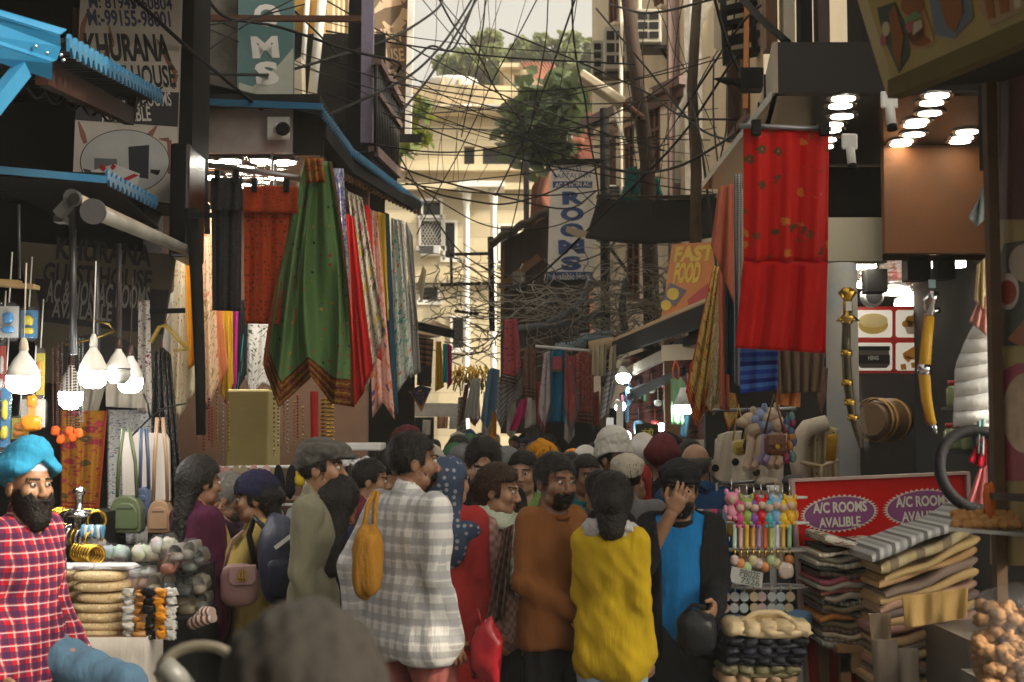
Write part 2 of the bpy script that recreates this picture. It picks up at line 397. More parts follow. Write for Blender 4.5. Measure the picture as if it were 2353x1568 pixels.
   # ------------------------------------------------------------------ far end: yellow hotel, roof pieces, trees
def far_hotel():
 d=42.0;P=lambda u,v,dd=d:at(u,v,dd)
 t=thing('hotel_building','pale yellow boarded hotel closing the far end of the street','building',(P(1050,997).x,d,0))
 x0,x1=P(860,600).x,P(1262,600).x;zr=P(1050,262).z
 H=lambda u0,v0,u1,v1:(P(u0,v0).x-x0,P(u0,v1).z,P(u1,v0).x-x0,P(u1,v0).z)
 holes=[H(1066,336,1090,380),H(1109,337,1197,384),H(972,462,1012,495),H(968,508,1014,566),H(1023,512,1045,592),H(968,660,1006,690),H(1040,730,1075,800),H(1150,520,1190,600)]
 m=MB();wall_holes(m,(x0,d,0),XA,x1-x0,zr,holes,-YA,.5,0)
 m.quad((x0,d,0),(x0,d+9,0),(x0,d+9,zr),(x0,d,zr));m.quad((x1,d+9,0),(x1,d,0),(x1,d,zr),(x1,d+9,zr));m.quad((x0,d,zr),(x1,d,zr),(x1,d+9,zr),(x0,d+9,zr))
 obj('wall',m,tyellow,t)
 for i,h in enumerate(holes):
  a,b,c,e=h;m=MB();m.box((x0+a,d+.38,b),(x0+c,d+.45,e));w_=obj('window_pane',m,glass,t)
  if i>=2:
   m=MB();k=.07
   for lo,hi in(((a-k,b-k),(a,e+k)),((c,b-k),(c+k,e+k)),((a,e),(c,e+k)),((a-k*2,b-2*k),(c+2*k,b))):m.box((x0+lo[0],d-.06,lo[1]),(x0+hi[0],d+.1,hi[1]))
   obj('window_frame',m,whitecol,t)
 g_=MB()
 a,b,c,e=holes[3]
 for k in range(-4,7):
  for s_ in(1,-1):
   xa=a+(c-a)*k/6;xb=xa+s_*(e-b)*.6
   pts=[(xa,b),(xb,e)];q=[]
   for f in np.linspace(0,1,25):
    X=pts[0][0]+(pts[1][0]-pts[0][0])*f
    if a<=X<=c:q.append((x0+X,d+.2,b+(e-b)*f))
   if len(q)>1:g_.tube([q[0],q[-1]],.02,4)
 obj('window_grille',g_,whitecol,t)
 m=MB();m.box((P(966,997).x,d-.35,P(966,590).z),(P(1010,997).x,d+.1,P(966,567).z));ac=obj('window_air_conditioner',m,white,t,bevel=.02)
 m=MB()
 for k in range(7):z=P(966,586).z+k*.035;m.box((P(969,0).x,d-.37,z),(P(1000,0).x,d-.351,z+.018))
 obj('grille',m,dkmetal,t)
 for(v0,v1,ex,u0,u1)in((255,268,.6,880,1262),(384,398,.45,905,1262),(425,440,.35,925,1262),(640,652,.3,940,1262)):
  m=MB();m.box((P(u0,0).x,d-ex,P(0,v1).z),(P(u1,0).x,d-.003,P(0,v0).z));obj('cornice',m,plain_y,t)
 m=MB();n=14
 for k in range(n):
  a0,a1=890+(1262-890)*k/n,890+(1262-890)*(k+1)/n;bow=lambda q:d-.9+.5*((q-1060)/190)**2
  A,B=P(a0,255),P(a1,255);m.quad((A.x,bow(a0),A.z),(B.x,bow(a1),A.z),(B.x,bow(a1),P(0,212).z),(A.x,bow(a0),P(0,212).z))
  m.quad((A.x,bow(a0),P(0,212).z),(B.x,bow(a1),P(0,212).z),(B.x,bow(a1)+.3,P(0,212).z),(A.x,bow(a0)+.3,P(0,212).z))
 obj('parapet',m,mat('stained parapet plaster',(.58,.46,.28),.9,var=.2,vs=1.5,dirt=(.14,.13,.10),ds=1.3,damt=.85),t)
 for u in(1075,1135):
  c=P(u,0);m=MB();zt,zb=P(u,445).z,0.02;r=px(7,d)
  m.lathe((c.x,d-.75,0),[(r*1.5,0),(r*1.5,.3),(r,.4),(r,zt-.5),(r*1.25,zt-.4),(r*1.6,zt-.1),(r*1.9,zt)],16)
  obj('column',m,whitecol,t)
 m=MB();m.box((P(1055,0).x,d-1.2,P(0,445).z+.003),(P(1160,0).x,d-.004,P(0,432).z));obj('porch_slab',m,whitecol,t)
 d2=45.0
 t2=thing('water_tank','white panelled water tank on the hotel roof','water tank',(at(1035,230,d2).x,d2,zr))
 m=MB();A,B=at(972,228,d2),at(1101,178,d2)
 m.lathe(((A.x+B.x)/2,d2+1,zr),[((B.x-A.x)/2,0),((B.x-A.x)/2,B.z-zr),((B.x-A.x)/2*1.02,B.z-zr+.04),((B.x-A.x)/2*.95,B.z-zr+.12)],10);obj('tank_body',m,mat('white tank plastic',(.72,.71,.68),.6,var=.08,dirt=(.5,.45,.36)),t2)
 m=MB()
 for k in range(10):
  a=2*math.pi*k/10;r=(B.x-A.x)/2+.03;m.bar(((A.x+B.x)/2+r*math.cos(a),d2+1+r*math.sin(a),zr),((A.x+B.x)/2+r*math.cos(a),d2+1+r*math.sin(a),B.z),.1,.08)
 obj('tank_ribs',m,plain_y,t2)
 d3=46.0;Q=lambda u,v:at(u,v,d3)
 t3=thing('roof_hut','small plastered roof hut with blue door and red corrugated roof','hut',(Q(1200,230).x,d3,zr))
 m=MB();wall_holes(m,(Q(1157,0).x,d3,zr),XA,Q(1262,0).x-Q(1157,0).x,Q(0,160).z-zr,[(.35,.1,.95,Q(0,172).z-zr)],-YA,.3)
 m.quad((Q(1157,0).x,d3+3,zr),(Q(1157,0).x,d3,zr),(Q(1157,0).x,d3,Q(0,160).z),(Q(1157,0).x,d3+3,Q(0,160).z));obj('wall',m,mat('stained hut plaster',(.6,.5,.33),.9,var=.15,dirt=(.10,.09,.07),ds=1.6,damt=.8),t3)
 m=MB();a=Q(1157,0).x;m.box((a+.38,d3+.2,zr+.1),(a+.92,d3+.26,Q(0,180).z));obj('door',m,boards('blue plank door',(.20,.32,.38),.12,False),t3)
 m=MB();m.box((Q(1148,0).x,d3-.3,Q(0,160).z+.003),(Q(1202,0).x,d3+3,Q(0,150).z));obj('roof_slab',m,plain_y,t3)
 m=MB();A,B,C,D_=Q(1196,150),Q(1272,152),Q(1290,205),Q(1238,205)
 def f(u,v):
  p=(A*(1-u)+B*u)*(1-v)+(D_*(1-u)+C*u)*v;return p+Vector((0,-.5*v-.3,.05*math.sin(u*60)))
 m.sheet(f,48,2);obj('corrugated_roof',m,mat('red oxide corrugated iron',(.34,.15,.10),.7,var=.2),t3,solid=.03)
far_hotel()
def trees():
 lm=leafmat('hazy tree leaves',(.07,.10,.04),(.14,.18,.07),(.26,.29,.12));bark=mat('bark',(.07,.05,.035),.95,bump=.6)
 rng=random.Random(3)
 for i,(u,v,r,d,lab)in enumerate(((1090,172,75,72,'lower dense green tree rising left of the roof hut'),(1185,140,85,80,'broad green tree standing straight behind the red roofed hut'),(1300,135,78,74,'pale leafy tree at the end of the street beside the air conditioners'))):
  c=at(u,v,d);rr=px(r,d)
  t=thing('tree',lab,'tree',(c.x,d,0),'trees beyond the hotel roof')
  m=MB();m.tube([(c.x,d,0),(c.x+.2,d,c.z*.5),(c.x-.1,d,c.z-rr*.4)],[.45,.35,.22],8)
  for k in range(6):
   a=rng.uniform(0,6.28);m.tube([(c.x,d,c.z-rr*.7),(c.x+math.cos(a)*rr*.4,d+math.sin(a)*rr*.4,c.z-rr*.1),(c.x+math.cos(a)*rr*.7,d+math.sin(a)*rr*.6,c.z+rr*rng.uniform(.1,.5))],[.16,.1,.04],6)
  obj('trunk',m,bark,t)
  bl=[]
  for k in range(34):
   a,q=rng.uniform(0,6.28),rng.random()**.6;z=rng.uniform(-.8,.75)
   k_=math.sqrt(max(.05,1-z*z));bl.append((c+Vector((math.cos(a)*q*rr*k_*1.1,math.sin(a)*q*rr*k_,z*rr*.85)),[rr*rng.uniform(.16,.30)]*3))
  m=MB();leaves(m,bl,7000,.42,rng);obj('crown',m,lm,t)
 lm2=leafmat('broad fig leaves',(.018,.04,.022),(.06,.095,.055),(.16,.20,.09))
 d=29.0;t=thing('fig_tree','dark broad leaved fig tree growing out of the old brick wall','tree',(at(1262,400,d).x,d,at(0,400,d).z))
 m=MB();m.tube([at(1290,372,d),at(1280,330,d),at(1262,290,d),at(1240,230,d)],[.14,.11,.08,.04],8)
 for pts in([(1280,330),(1230,300),(1185,275)],[(1275,320),(1310,260),(1320,200)],[(1265,300),(1215,330),(1170,350)],[(1282,345),(1250,370),(1215,385)]):m.tube([at(a,b,d)for a,b in pts],[.07,.05,.02],6)
 obj('trunk',m,bark,t)
 bl=[(at(u,v,d+dd),[px(a,d)]*3)for u,v,a,dd in((1255,235,40,0),(1298,200,40,.2),(1338,240,22,.3),(1150,300,16,.1),(1232,180,14,.1),(1240,285,48,-.2),(1300,260,42,0),(1205,250,30,.3),(1180,285,26,0),(1225,325,38,.1),(1275,325,40,0),(1320,215,24,.2),(1185,335,18,.2),(1215,200,20,.2),(1250,365,24,0),(1325,178,16,.2),(1165,262,14,.1),(1200,372,18,0))]
 m=MB();leaves(m,bl,470,.42,rng);obj('crown',m,lm2,t)
 lm3=leafmat('young yellow green leaves',(.05,.09,.02),(.12,.17,.03),(.28,.30,.05))
 for(u,v,n,lab)in((968,250,24,'sprig of heart shaped leaves beside the brown hanging board'),(965,310,26,'drooping leafy sprig under the brown hanging board'),(918,340,20,'leafy sprig hanging below the balcony rail corner')):
  d=18.5;c=at(u,v,d);t=thing('wall_plant',lab,'plant',c,'sprigs rooted in the left wall');m=MB();m.tube([at(935,v+15,d),at((u+935)/2,v+18,d),c,at(u+6,v-20,d)],[.012,.01,.008,.004],5);obj('stem',m,bark,t)
  m=MB();leaves(m,[(c,[px(22,d),.2,px(26,d)])],n,.19,rng);obj('leaves',m,lm3,t)
trees()
# ------------------------------------------------------------------ right: cream hotel, brick ruin, shack, poles
def right_side():
 B,A=Vector((2.46,20,0)),Vector((1.30,22.7,0));L=(A-B).length;Ht=12.0;xd=(A-B).normalized();nd=Vector((xd.y,-xd.x,0));nd=nd if nd.y<0 else-nd;e0=Vector((0,0,CAMZ))
 t=thing('hotel_building','cream rendered hotel with mauve cornice and window air conditioners','building',(3,24,0))
 def onw(u,v):r=at(u,v,1)-e0;q=e0+r*((B-e0).dot(nd)/r.dot(nd));return(q-B).dot(xd),q.z
 holes=[]
 for u0,v0,u1,v1 in((1434,290,1457,416),(1400,318,1416,470),(1490,240,1518,400),(1398,-60,1420,55),(1502,-90,1526,16),(1440,540,1470,690)):(xa,za),(xb,zb)=onw(u1,v1),onw(u0,v0);zc_,zd_=onw((u0+u1)/2,v1)[1],onw((u0+u1)/2,v0)[1];holes.append((xa,zc_,xb,zd_))
 m=MB();W3=lambda x,z,k=0:B+xd*x+UP*z+nd*k
 wall_holes(m,B,xd,L,Ht,holes,nd,.22);R0=Vector((4.8,20.6,0));R1=A+Vector((4,5,0))
 m.quad(R0,B,B+UP*Ht,R0+UP*Ht,1);m.quad(A,R1,R1+UP*Ht,A+UP*Ht);m.quad(B+UP*Ht,R0+UP*Ht,R1+UP*Ht,A+UP*Ht);m.quad(R0,R1,R1+UP*Ht,R0+UP*Ht)
 obj('wall',m,[cream,concrete],t)
 for h in holes:
  m=MB();m.quad(W3(h[2],h[1],-.17),W3(h[0],h[1],-.17),W3(h[0],h[3],-.17),W3(h[2],h[3],-.17));obj('window',m,glass,t)
  m=MB();k=.05;xm=(h[0]+h[2])/2;zm=h[1]+(h[3]-h[1])*.64
  for(x0,z0,x1,z1)in((h[0]+k/2,h[1],h[0]+k/2,h[3]),(h[2]-k/2,h[1],h[2]-k/2,h[3]),(xm,h[1],xm,h[3])):m.bar(W3(x0,z0,-.06),W3(x1,z1,-.06),k,.12,up=nd)
  for z in(h[1]+.02,h[3]-.02,zm):m.bar(W3(h[0],z,-.05),W3(h[2],z,-.05),.1,k)
  obj('window_frame',m,brownfr,t)
  m=MB();m.bar(W3(h[0]-.08,h[3]+.12,.12),W3(h[2]+.08,h[3]+.12,.12),.24,.07);obj('window_hood',m,cream,t);m=MB();m.bar(W3(h[0]-.06,h[1]-.05,.04),W3(h[2]+.06,h[1]-.05,.04),.1,.05);obj('window_sill',m,cream,t)
 zc=onw(1480,232)[1]
 m=MB();m.bar(W3(-.15,zc,.09),W3(L+.1,zc,.09),.17,.13);obj('cornice',m,mauve,t);m=MB();m.bar(W3(-.1,zc-.14,.04),W3(L+.05,zc-.14,.04),.07,.13);obj('cornice',m,mauve,t)
 m=MB();m.bar(W3(.16,0,.03),W3(.16,Ht,.03),.055,.3,up=nd);obj('corner_pilaster',m,mauve,t)
 m=MB();m.tube([at(1592,-40,18.6),at(1588,120,18.6),at(1582,215,18.6),at(1560,260,18.6),at(1558,420,18.6)],.045,8);obj('drain_pipe',m,white,t)
 for u in(1428,1470):m=MB();m.tube([at(u,-20,20.2),at(u-2,300,20.2),at(u-1,560,20.2)],.03,6);obj('wall_pipe',m,cream,t)
 t=thing('cream_house','narrow cream house between the hotel and the lit canopy','building',(3.4,16.5,0));X=2.55
 hs=[(2.9,5.2,4.1,7.4)]
 m=MB();Hc=7.2;wall_holes(m,(X,14.2,0),YA,4.6,Hc,[(.9,5.2,2.1,6.9)],nd,.2);m.quad((X,14.2,0),(6.5,14.2,0),(6.5,14.2,Hc),(X,14.2,Hc));m.quad((X,14.2,Hc),(6.5,14.2,Hc),(6.5,18.8,Hc),(X,18.8,Hc));m.quad((X,18.8,0),(X,18.8,Hc),(6,18.8,Hc),(6,18.8,0));obj('wall',m,cream,t)
 m=MB();m.box((X+.15,15.1,5.2),(X+.18,16.3,6.9));obj('window',m,glass,t)
 m=MB();m.box((X-.05,15.03,5.13),(X+.1,15.1,6.97));m.box((X-.05,16.3,5.13),(X+.1,16.37,6.97));m.box((X-.05,15.1,6.9),(X+.1,16.3,6.97));m.box((X-.05,15.1,5.13),(X+.1,16.3,5.2));obj('window_frame',m,brownfr,t)
 m=MB();m.prism([at(1640,20,15.5),at(1675,-30,15.5),at(1690,60,15.5),at(1662,125,15.5),at(1640,110,15.5)],(.8,.5,0));obj('stair_soffit',m,cream,t)
 m=MB()
 for k in range(6):
  m.bar(at(1668-k*4,130-k*34,14.5),at(1745-k*3,118-k*36,14.5),.22,.06)
 m.bar(at(1668,150,14.3),at(1660,-30,14.3),.06,.06);m.bar(at(1735,120,14.3),at(1722,-30,14.3),.06,.06);obj('iron_stair',m,black,t)
 m=MB();m.bar(at(1712,250,14.2),at(1716,-20,14.2),.05,.05);obj('rusty_pipe',m,mat('rusty iron',(.22,.09,.03),.8,var=.4),t)
 for k,(u,v)in enumerate(((1760,0),(1800,-10),(1840,-20),(1880,-10))):
  m=MB();m.box((at(u,0,11.9).x,11.9,at(0,110,11.9).z),(at(u+26,0,11.9).x,12.1,8));obj('shutter_strip',m,(wood,cream,black,mauve)[k],t)
 t=thing('shop_building','dark upper storey over the canopy lit with downlights','building',(4,10,0))
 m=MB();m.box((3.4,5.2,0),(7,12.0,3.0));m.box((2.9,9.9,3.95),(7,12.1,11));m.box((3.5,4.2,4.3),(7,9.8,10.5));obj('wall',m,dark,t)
 for x0,x1,lab in((-9,-4.3,'dark house front behind the viewer on the left side'),):t=thing('shade_house',lab,'building',((x0+x1)/2,-10,0));m=MB();m.box((x0,-24,0),(x1,2.9,6.2));obj('wall',m,dark,t)  # unseen block added behind the camera to cut sky light on the near stalls
 t=thing('shade_house','dark house front closing the lane behind the viewer','building',(0,-26,0));m=MB();m.box((-9,-28,0),(3,-24.1,8));obj('wall',m,dark,t)  # end block, likewise unseen and added for its shade
 t=thing('brick_ruin','crumbling red brick wall with a broken arch under the fig tree','wall',(at(1320,997,31).x,31,0));d=31
 m=MB();pts=[(1215,560),(1222,430),(1240,400),(1275,390),(1310,352),(1320,290),(1345,250),(1352,152),(1400,148),(1402,997),(1215,997)]
 m.prism([at(u,v,d)for u,v in pts],(0,.6,0));obj('wall',m,brickm,t)
 for k in range(6):
  m=MB();q=[at(1318+k*3-(58+k*7)*math.sin(a),480-k*5-(150+k*8)*math.cos(a)+60,d-.06-.05*k)for a in np.linspace(-.1,1.35,14)]
  m.tube(q,.11,5);obj('arch_course',m,brickm,t)
 d=24;t=thing('plank_shack','dark plank shack with ragged tin roof below the hanging hotel board','shack',(at(1195,997,d).x,d,0))
 m=MB();m.prism([at(1150,997,d),at(1150,560,d),at(1270,492,d),at(1300,492,d),at(1300,997,d)],(0,3,0));obj('wall',m,shackwood,t)
 def f(u,v):
  p=at(1124+150*u,556-86*u+12*v+3*math.sin(u*23),d-.7+v*.8);return p
 m=MB();m.sheet(f,30,3);obj('tin_roof',m,mat('rusty tin',(.09,.075,.06),.7,.3,var=.4),t,solid=.06)
 m=MB();m.bar(at(1150,660,d-.06),at(1240,590,d-.06),.05,.12);m.bar(at(1155,700,d-.05),at(1155,560,d-.05),.06,.1);obj('brace',m,wood,t)
 m=MB();m.box((at(1178,0,23.9).x,23.7,at(0,660,23.9).z),(at(1206,0,23.9).x,23.9,at(0,628,23.9).z));obj('meter_box',m,mat('grey box',(.22,.2,.18)),t)
 def pole(pts,d,r,m_,lab,name='utility_pole'):
  m=MB();m.tube([at(u,v,d)for u,v in pts],r,8);return obj(name,m,m_,None,lab,'pole','poles along the street')
 pole([(1497,1100),(1497,700),(1487,370),(1463,180),(1440,-20)],19.3,[.11,.11,.105,.10,.09],mat('brown square pole',(.045,.03,.022),.8,var=.3),'thick brown pole leaning left beside the cream hotel')
 pole([(1392,1010),(1391,700),(1389,250)],20.0,.068,black,'straight black iron pole right of the hotel board')
 pole([(1594,960),(1600,400),(1590,200),(1603,-20)],16.0,[.075,.065,.06,.055],mat('old knotted wood',(.09,.07,.05),.95,var=.4,bump=.8),'gnarled dark wooden pole wrapped with cables')
 pole([(1211,800),(1210,540),(1209,360)],27,.055,mat('slate pole',(.05,.05,.055),.7),'thin dark post in front of the brick ruin')
 pole([(1131,760),(1129,640),(1127,545)],26,.055,black,'short dark post carrying cross arms before the hotel columns')
 m=MB()
 for a,b in(((1036,585),(1132,583)),((1012,655),(1133,651)),((1038,660),(1036,575)),((1045,715),(1100,722))):m.bar(at(*a,26.3),at(*b,26.3),.05,.055)
 obj('cross_arm',m,black,None,'black iron cross arms holding bundles of wire','cross arm')
 d=18.9;t=thing('street_light','tilted old fluorescent street light on a rusty arm','street light',at(1455,262,d))
 m=MB();m.bar(at(1332,172,d),at(1432,240,d),.3,.13);obj('lamp_housing',m,mat('yellowed lamp plastic',(.5,.44,.32),.5,var=.2,dirt=(.25,.18,.1)),t,bevel=.03)
 m=MB();m.tube([at(1425,232,d),at(1480,275,d+.3)],.05,6);obj('arm',m,mat('rusty arm',(.12,.06,.04),.8),t)
 m=MB();m.tube([at(1412,245,d),at(1424,300,d),at(1440,330,d)],.02,5);obj('bracket',m,whitecol,t)
 def ac(u0,v0,u1,v1,d,lab,dep=.5):
  a,b=at(u0,v1,d),at(u1,v0,d);t=thing('air_conditioner',lab,'air conditioner',((a.x+b.x)/2,d,a.z),'air conditioners on the right hand walls')
  m=MB();m.box((a.x,d,a.z),(b.x,d+dep,b.z));obj('casing',m,mat('aged ac casing',(.42,.40,.34),.6,var=.12,dirt=(.2,.16,.1)),t,bevel=.02)
  W,H_=b.x-a.x,b.z-a.z;m=MB();f=MB()
  for i in range(2):
   for j in range(3):x=a.x+W*(.08+.44*i);z=a.z+H_*(.12+.28*j);m.box((x,d-.012,z),(x+W*.36,d-.003,z+H_*.2))
  obj('vent_grille',m,mat('black grille',(.015,.015,.017),.6),t)
  m=MB();m.box((a.x+W*.1,d+.1,a.z-.05),(b.x+.1,d+dep,a.z-.004));m.bar((b.x,d+.2,a.z-.03),(b.x+.35,d+.25,a.z-.5),.04,.04);obj('bracket',m,dkmetal,t)
 ac(1462,20,1520,98,20.0,'grey window air conditioner highest on the cream wall')
 ac(1390,60,1440,160,21.2,'air conditioner with grey casing left of the leaning pole top')
 ac(1362,92,1405,162,21.9,'small boxy air conditioner at the far corner of the cream wall')
 ac(1372,458,1388,540,20,'white slatted air conditioner edge beside the hotel board',.4)
 ac(1385,425,1470,458,20.2,'wide low air conditioner above the black tarpaulin',.4)
 ac(1455,410,1490,452,19.9,'boxed air conditioner beside the torn green netting',.4)
right_side()
# ================================================================== LEFT HOUSES, SIGNS, AWNINGS
def board(name,lab,cat,corners,m_,thick=.06,back=(0,1,0)):
 """flat sign board from four photo corners (u, v, depth): TL TR BR BL; returns Empty"""
 P=[at(*c)for c in corners];nq=(P[1]-P[0]).cross(P[0]-P[3]);e0=Vector((0,0,CAMZ));rq=at(corners[2][0],corners[2][1],1)-e0;P[2]=e0+rq*((P[0]-e0).dot(nq)/rq.dot(nq));c0=(P[2]+P[3])/2
 t=thing(name,lab,cat,c0);m=MB();b=Vector(back)*thick;n=len(m.v);m.v+=[P[3],P[2],P[1],P[0]]+[p+b for p in(P[3],P[2],P[1],P[0])]
 m.face((n,n+1,n+2,n+3),0,[(0,0),(1,0),(1,1),(0,1)])
 for f in((7,6,5,4),(0,4,5,1),(1,5,6,2),(2,6,7,3),(3,7,4,0)):m.face([n+i for i in f],0)
 obj('board',m,m_,t)
 X=(P[1]-P[0]).normalized();nn=X.cross((P[0]-P[3]).normalized()).normalized();Y=nn.cross(X)
 def on(u,v,off=0):
  o=Vector((0,0,CAMZ));r=at(u,v,1)-o;k=(P[0]-o).dot(nn)/r.dot(nn);return o+r*k+nn*off
 t_=(t,X,Y,nn,on);return t_
def write(b,name,lines,m_,off=.004):
 """lettering part: lines = [(text, u0, u1, v0, v1, bold)] in photo pixels on the board's plane"""
 t,X,Y,nn,on=b;m=MB()
 for(s_,u0,u1,v0,v1,bo)in lines:
  w_=(on(u1,(v0+v1)/2)-on(u0,(v0+v1)/2)).length;h_=(on((u0+u1)/2,v0)-on((u0+u1)/2,v1)).length
  text_mb(m,s_,on((u0+u1)/2,(v0+v1)/2),X,Y,w_,h_,0,off-.003,.003,bo)
 return obj(name,m,m_,t)
def patch(b,name,pts,m_,off=.004,ext=.0015):
 t,X,Y,nn,on=b;m=MB();m.prism([on(u,v,off)for u,v in pts],nn*-ext);return obj(name,m,m_,t)
def ell(u,v,a,b_,n=40):return[(u+a*math.cos(2*math.pi*k/n),v-b_*math.sin(2*math.pi*k/n))for k in range(n)]
def ribbon(b,name,pts,wd,m_,off=.004):
 t,X,Y,nn,on=b;m=MB();P=[on(u,v,off)for u,v in pts]
 for i in range(len(P)-1):
  a,c=P[i],P[i+1];d_=(c-a).normalized().cross(nn)
  w0=wd*math.sin(math.pi*(i+.3)/len(P));w1=wd*math.sin(math.pi*(i+1.3)/len(P));m.quad(a-d_*w0,a+d_*w0,c+d_*w1,c-d_*w1)
 return obj(name,m,m_,t)
vinyl=mat('dusty cream vinyl',(.55,.50,.44),.5,var=.1,vs=3,dirt=(.3,.26,.2),ds=2,damt=.45,bump=.05)
ink=mat('black sign ink',(.015,.014,.016),.5,bump=0)
navy=mat('navy sign ink',(.015,.025,.10),.5,bump=0)
blueink=mat('blue sign ink',(.012,.06,.22),.5,bump=0)
bandk=mat('blue black sign band',(.018,.016,.022),.5,bump=0)
whiteink=mat('white sign ink',(.62,.60,.56),.5,bump=0)
rust=mat('rust brown sign ink',(.22,.06,.03),.5,bump=0)
def left_houses():
 t=thing('dark_shop_house','dark grimy house front behind the toy and bag stall','building',(-4,9.9,0))
 m=MB();m.box((-7,9.85,0),(at(338,0,9.85).x,10.4,3.35));m.box((-7,9.85,3.352),(at(446,0,9.85).x,10.4,9.5));m.box((-7,3,0),(-4.2,9.85,9));m.box((-4.2,6.2,5.1),(-1.25,9.85,5.3));obj('wall',m,black,t)  # the overhead slab is out of view, added to shade the sign and awning
 m=MB();m.box((at(170,0,9.8).x,9.78,at(0,130,9.8).z),(at(182,0,9.8).x,9.849,at(0,20,9.8).z));obj('lath_strip',m,wood,t)
 b=board('guest_house_sign','tall cream guest house board with phone numbers and an oval bedroom picture','sign',[(187,-70,9.35),(417,-60,9.75),(401,466,9.72),(166,440,9.32)],vinyl)
 write(b,'phone_number',[('M: 81943-60804',205,396,-8,22,.02),('M:-99155-98001',203,392,24,62,.03)],navy)
 write(b,'title_lettering',[('KHURANA',196,391,78,142,.04),('GUEST HOUSE',196,404,150,202,.03)],ink)
 patch(b,'black_band',[(176,205),(411,213),(408,292),(172,276)],bandk)
 write(b,'band_lettering',[('AC & NON AC ROOMS',188,394,212,246,.015),('AVAILABLE',232,346,246,280,.015)],whiteink,.007)
 for pts in([(205,20),(190,60),(186,110),(200,150)],[(250,60),(258,100),(230,150),(200,200)],[(360,90),(385,140),(404,170),(398,205)],[(180,280),(190,310),(196,330)],[(360,290),(345,310),(330,320)],[(365,320),(388,322),(392,360),(388,400)]):
  ribbon(b,'swoosh',pts,.02,rust,.003)
 patch(b,'picture_oval',ell(286,372,103,74),ink,.004);patch(b,'picture_wall',ell(286,372,101,72),mat('picture pale wall',(.42,.43,.43),.5,bump=0),.006)
 patch(b,'picture_curtain',[(294,338),(342,334),(340,412),(296,405)],mat('picture curtain',(.03,.035,.045),.6,bump=0),.008)
 patch(b,'picture_headboard',[(216,364),(268,366),(268,396),(216,390)],mat('picture headboard',(.12,.14,.15),.6,bump=0),.008)
 patch(b,'picture_bed',[(213,392),(262,378),(320,400),(316,424),(262,442),(216,420)],mat('picture bed linen',(.6,.6,.6),.6,bump=0),.010)
 redp=mat('picture red',(.38,.02,.02),.6,bump=0)
 patch(b,'picture_pillow',[(233,375),(243,388),(236,396),(226,387)],redp,.012);patch(b,'picture_pillow',[(258,376),(266,384),(258,392),(252,386)],redp,.012)
 patch(b,'picture_runner',[(258,422),(306,400),(318,404),(272,426)],redp,.012)
 patch(b,'picture_nightstand',[(190,388),(208,392),(208,404),(196,400)],ink,.008);patch(b,'picture_desk',[(345,390),(368,392),(362,404),(345,398)],ink,.008)
 b2=board('side_sign','narrow brown and yellow board standing edge on beside the guest house board','sign',[(418,-60,9.9),(446,-20,11.2),(440,395,11.2),(402,425,9.9)],mat('brown striped vinyl',(.14,.11,.06),.6,var=.5,vs=5))
 write(b2,'lettering',[('S',416,436,150,185,.03),('R',414,432,195,225,.03),('OM',418,438,228,262,.02)],ink)
 m=MB();m.box((at(404,0,9.3).x,9.2,at(0,595,9.3).z),(at(448,0,9.3).x,9.7,at(0,335,9.3).z));obj('speaker_box',m,mat('glossy black box',(.01,.01,.012),.25),None,'glossy black box fixed below the narrow side board','box',bevel=.02)
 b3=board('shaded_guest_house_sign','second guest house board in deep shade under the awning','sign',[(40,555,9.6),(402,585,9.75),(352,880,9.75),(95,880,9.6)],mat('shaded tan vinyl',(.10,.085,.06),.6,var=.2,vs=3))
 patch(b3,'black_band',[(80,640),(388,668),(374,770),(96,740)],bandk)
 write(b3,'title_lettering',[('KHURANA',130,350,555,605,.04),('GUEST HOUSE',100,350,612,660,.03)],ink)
 write(b3,'band_lettering',[('AC & NON AC ROOMS',108,345,650,705,.02),('AVAILABLE',120,258,695,735,.02)],mat('shaded white ink',(.20,.19,.17),.6,bump=0),.007)  # shade under the awning is put into this board's darker vinyl, ink and picture colours
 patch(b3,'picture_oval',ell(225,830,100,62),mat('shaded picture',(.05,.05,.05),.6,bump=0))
 # ---- scarf shop shell
 t=thing('scarf_shop','open scarf shop with white header panel and mirrored ceiling','shop',(-2.6,12.5,0))
 xl,xr=at(448,0,11.2).x-.6,-1.75
 m=MB();m.box((xl-1.5,14.2,0),(xr+.3,14.4,4.5));m.box((xl-1.5,10.5,0),(xl-1.4,14.2,4.5));obj('wall',m,mat('brown shop wall',(.17,.10,.065),.7),t)
 zc=at(0,352,11.2).z
 g=NG('mirrored ceiling');n_=g.noise(g.coord('Object',(1,2.2,1)),3.0,2);g.base((.55,.52,.5));g.rough(.14,1.0);g.bump(n_,.5,.08);MATS['mirror']=g.m
 m=MB();m.box((xl-1.4,11.25,zc),(xr+.2,14.2,zc+.06));obj('ceiling',m,MATS['mirror'],t)
 for i,(u,v,d)in enumerate(((560,372,11.75),(560,372,12.6),(490,372,12.2),(640,372,12.2),(480,372,11.5),(530,372,11.45),(600,372,11.45),(655,372,11.5),(400,372,11.5),(440,372,11.7),(370,372,11.9),(600,372,13.2),(520,372,13.2))):  # front row and left discs are extra, added to brighten the scarves
  p=Vector((at(u,v,d).x,d,zc));m=MB();m.lathe(p,[(.11,-.02),(.11,-.001)],16);r_=obj('downlight',m,chrome,t)
  m=MB();m.lathe(p,[(.085,-.024),(.085,-.021)],16);obj('diffuser',m,lamp_mat('shop downlight',(1,.93,.8),55),t)
 A,B=at(455,250,11.2),at(672,352,11.2);m=MB();m.box((A.x,11.2,B.z),(B.x,11.34,A.z));obj('header_panel',m,mat('grey white header',(.5,.47,.48),.5,var=.1,dirt=(.2,.17,.15),damt=.5),t)
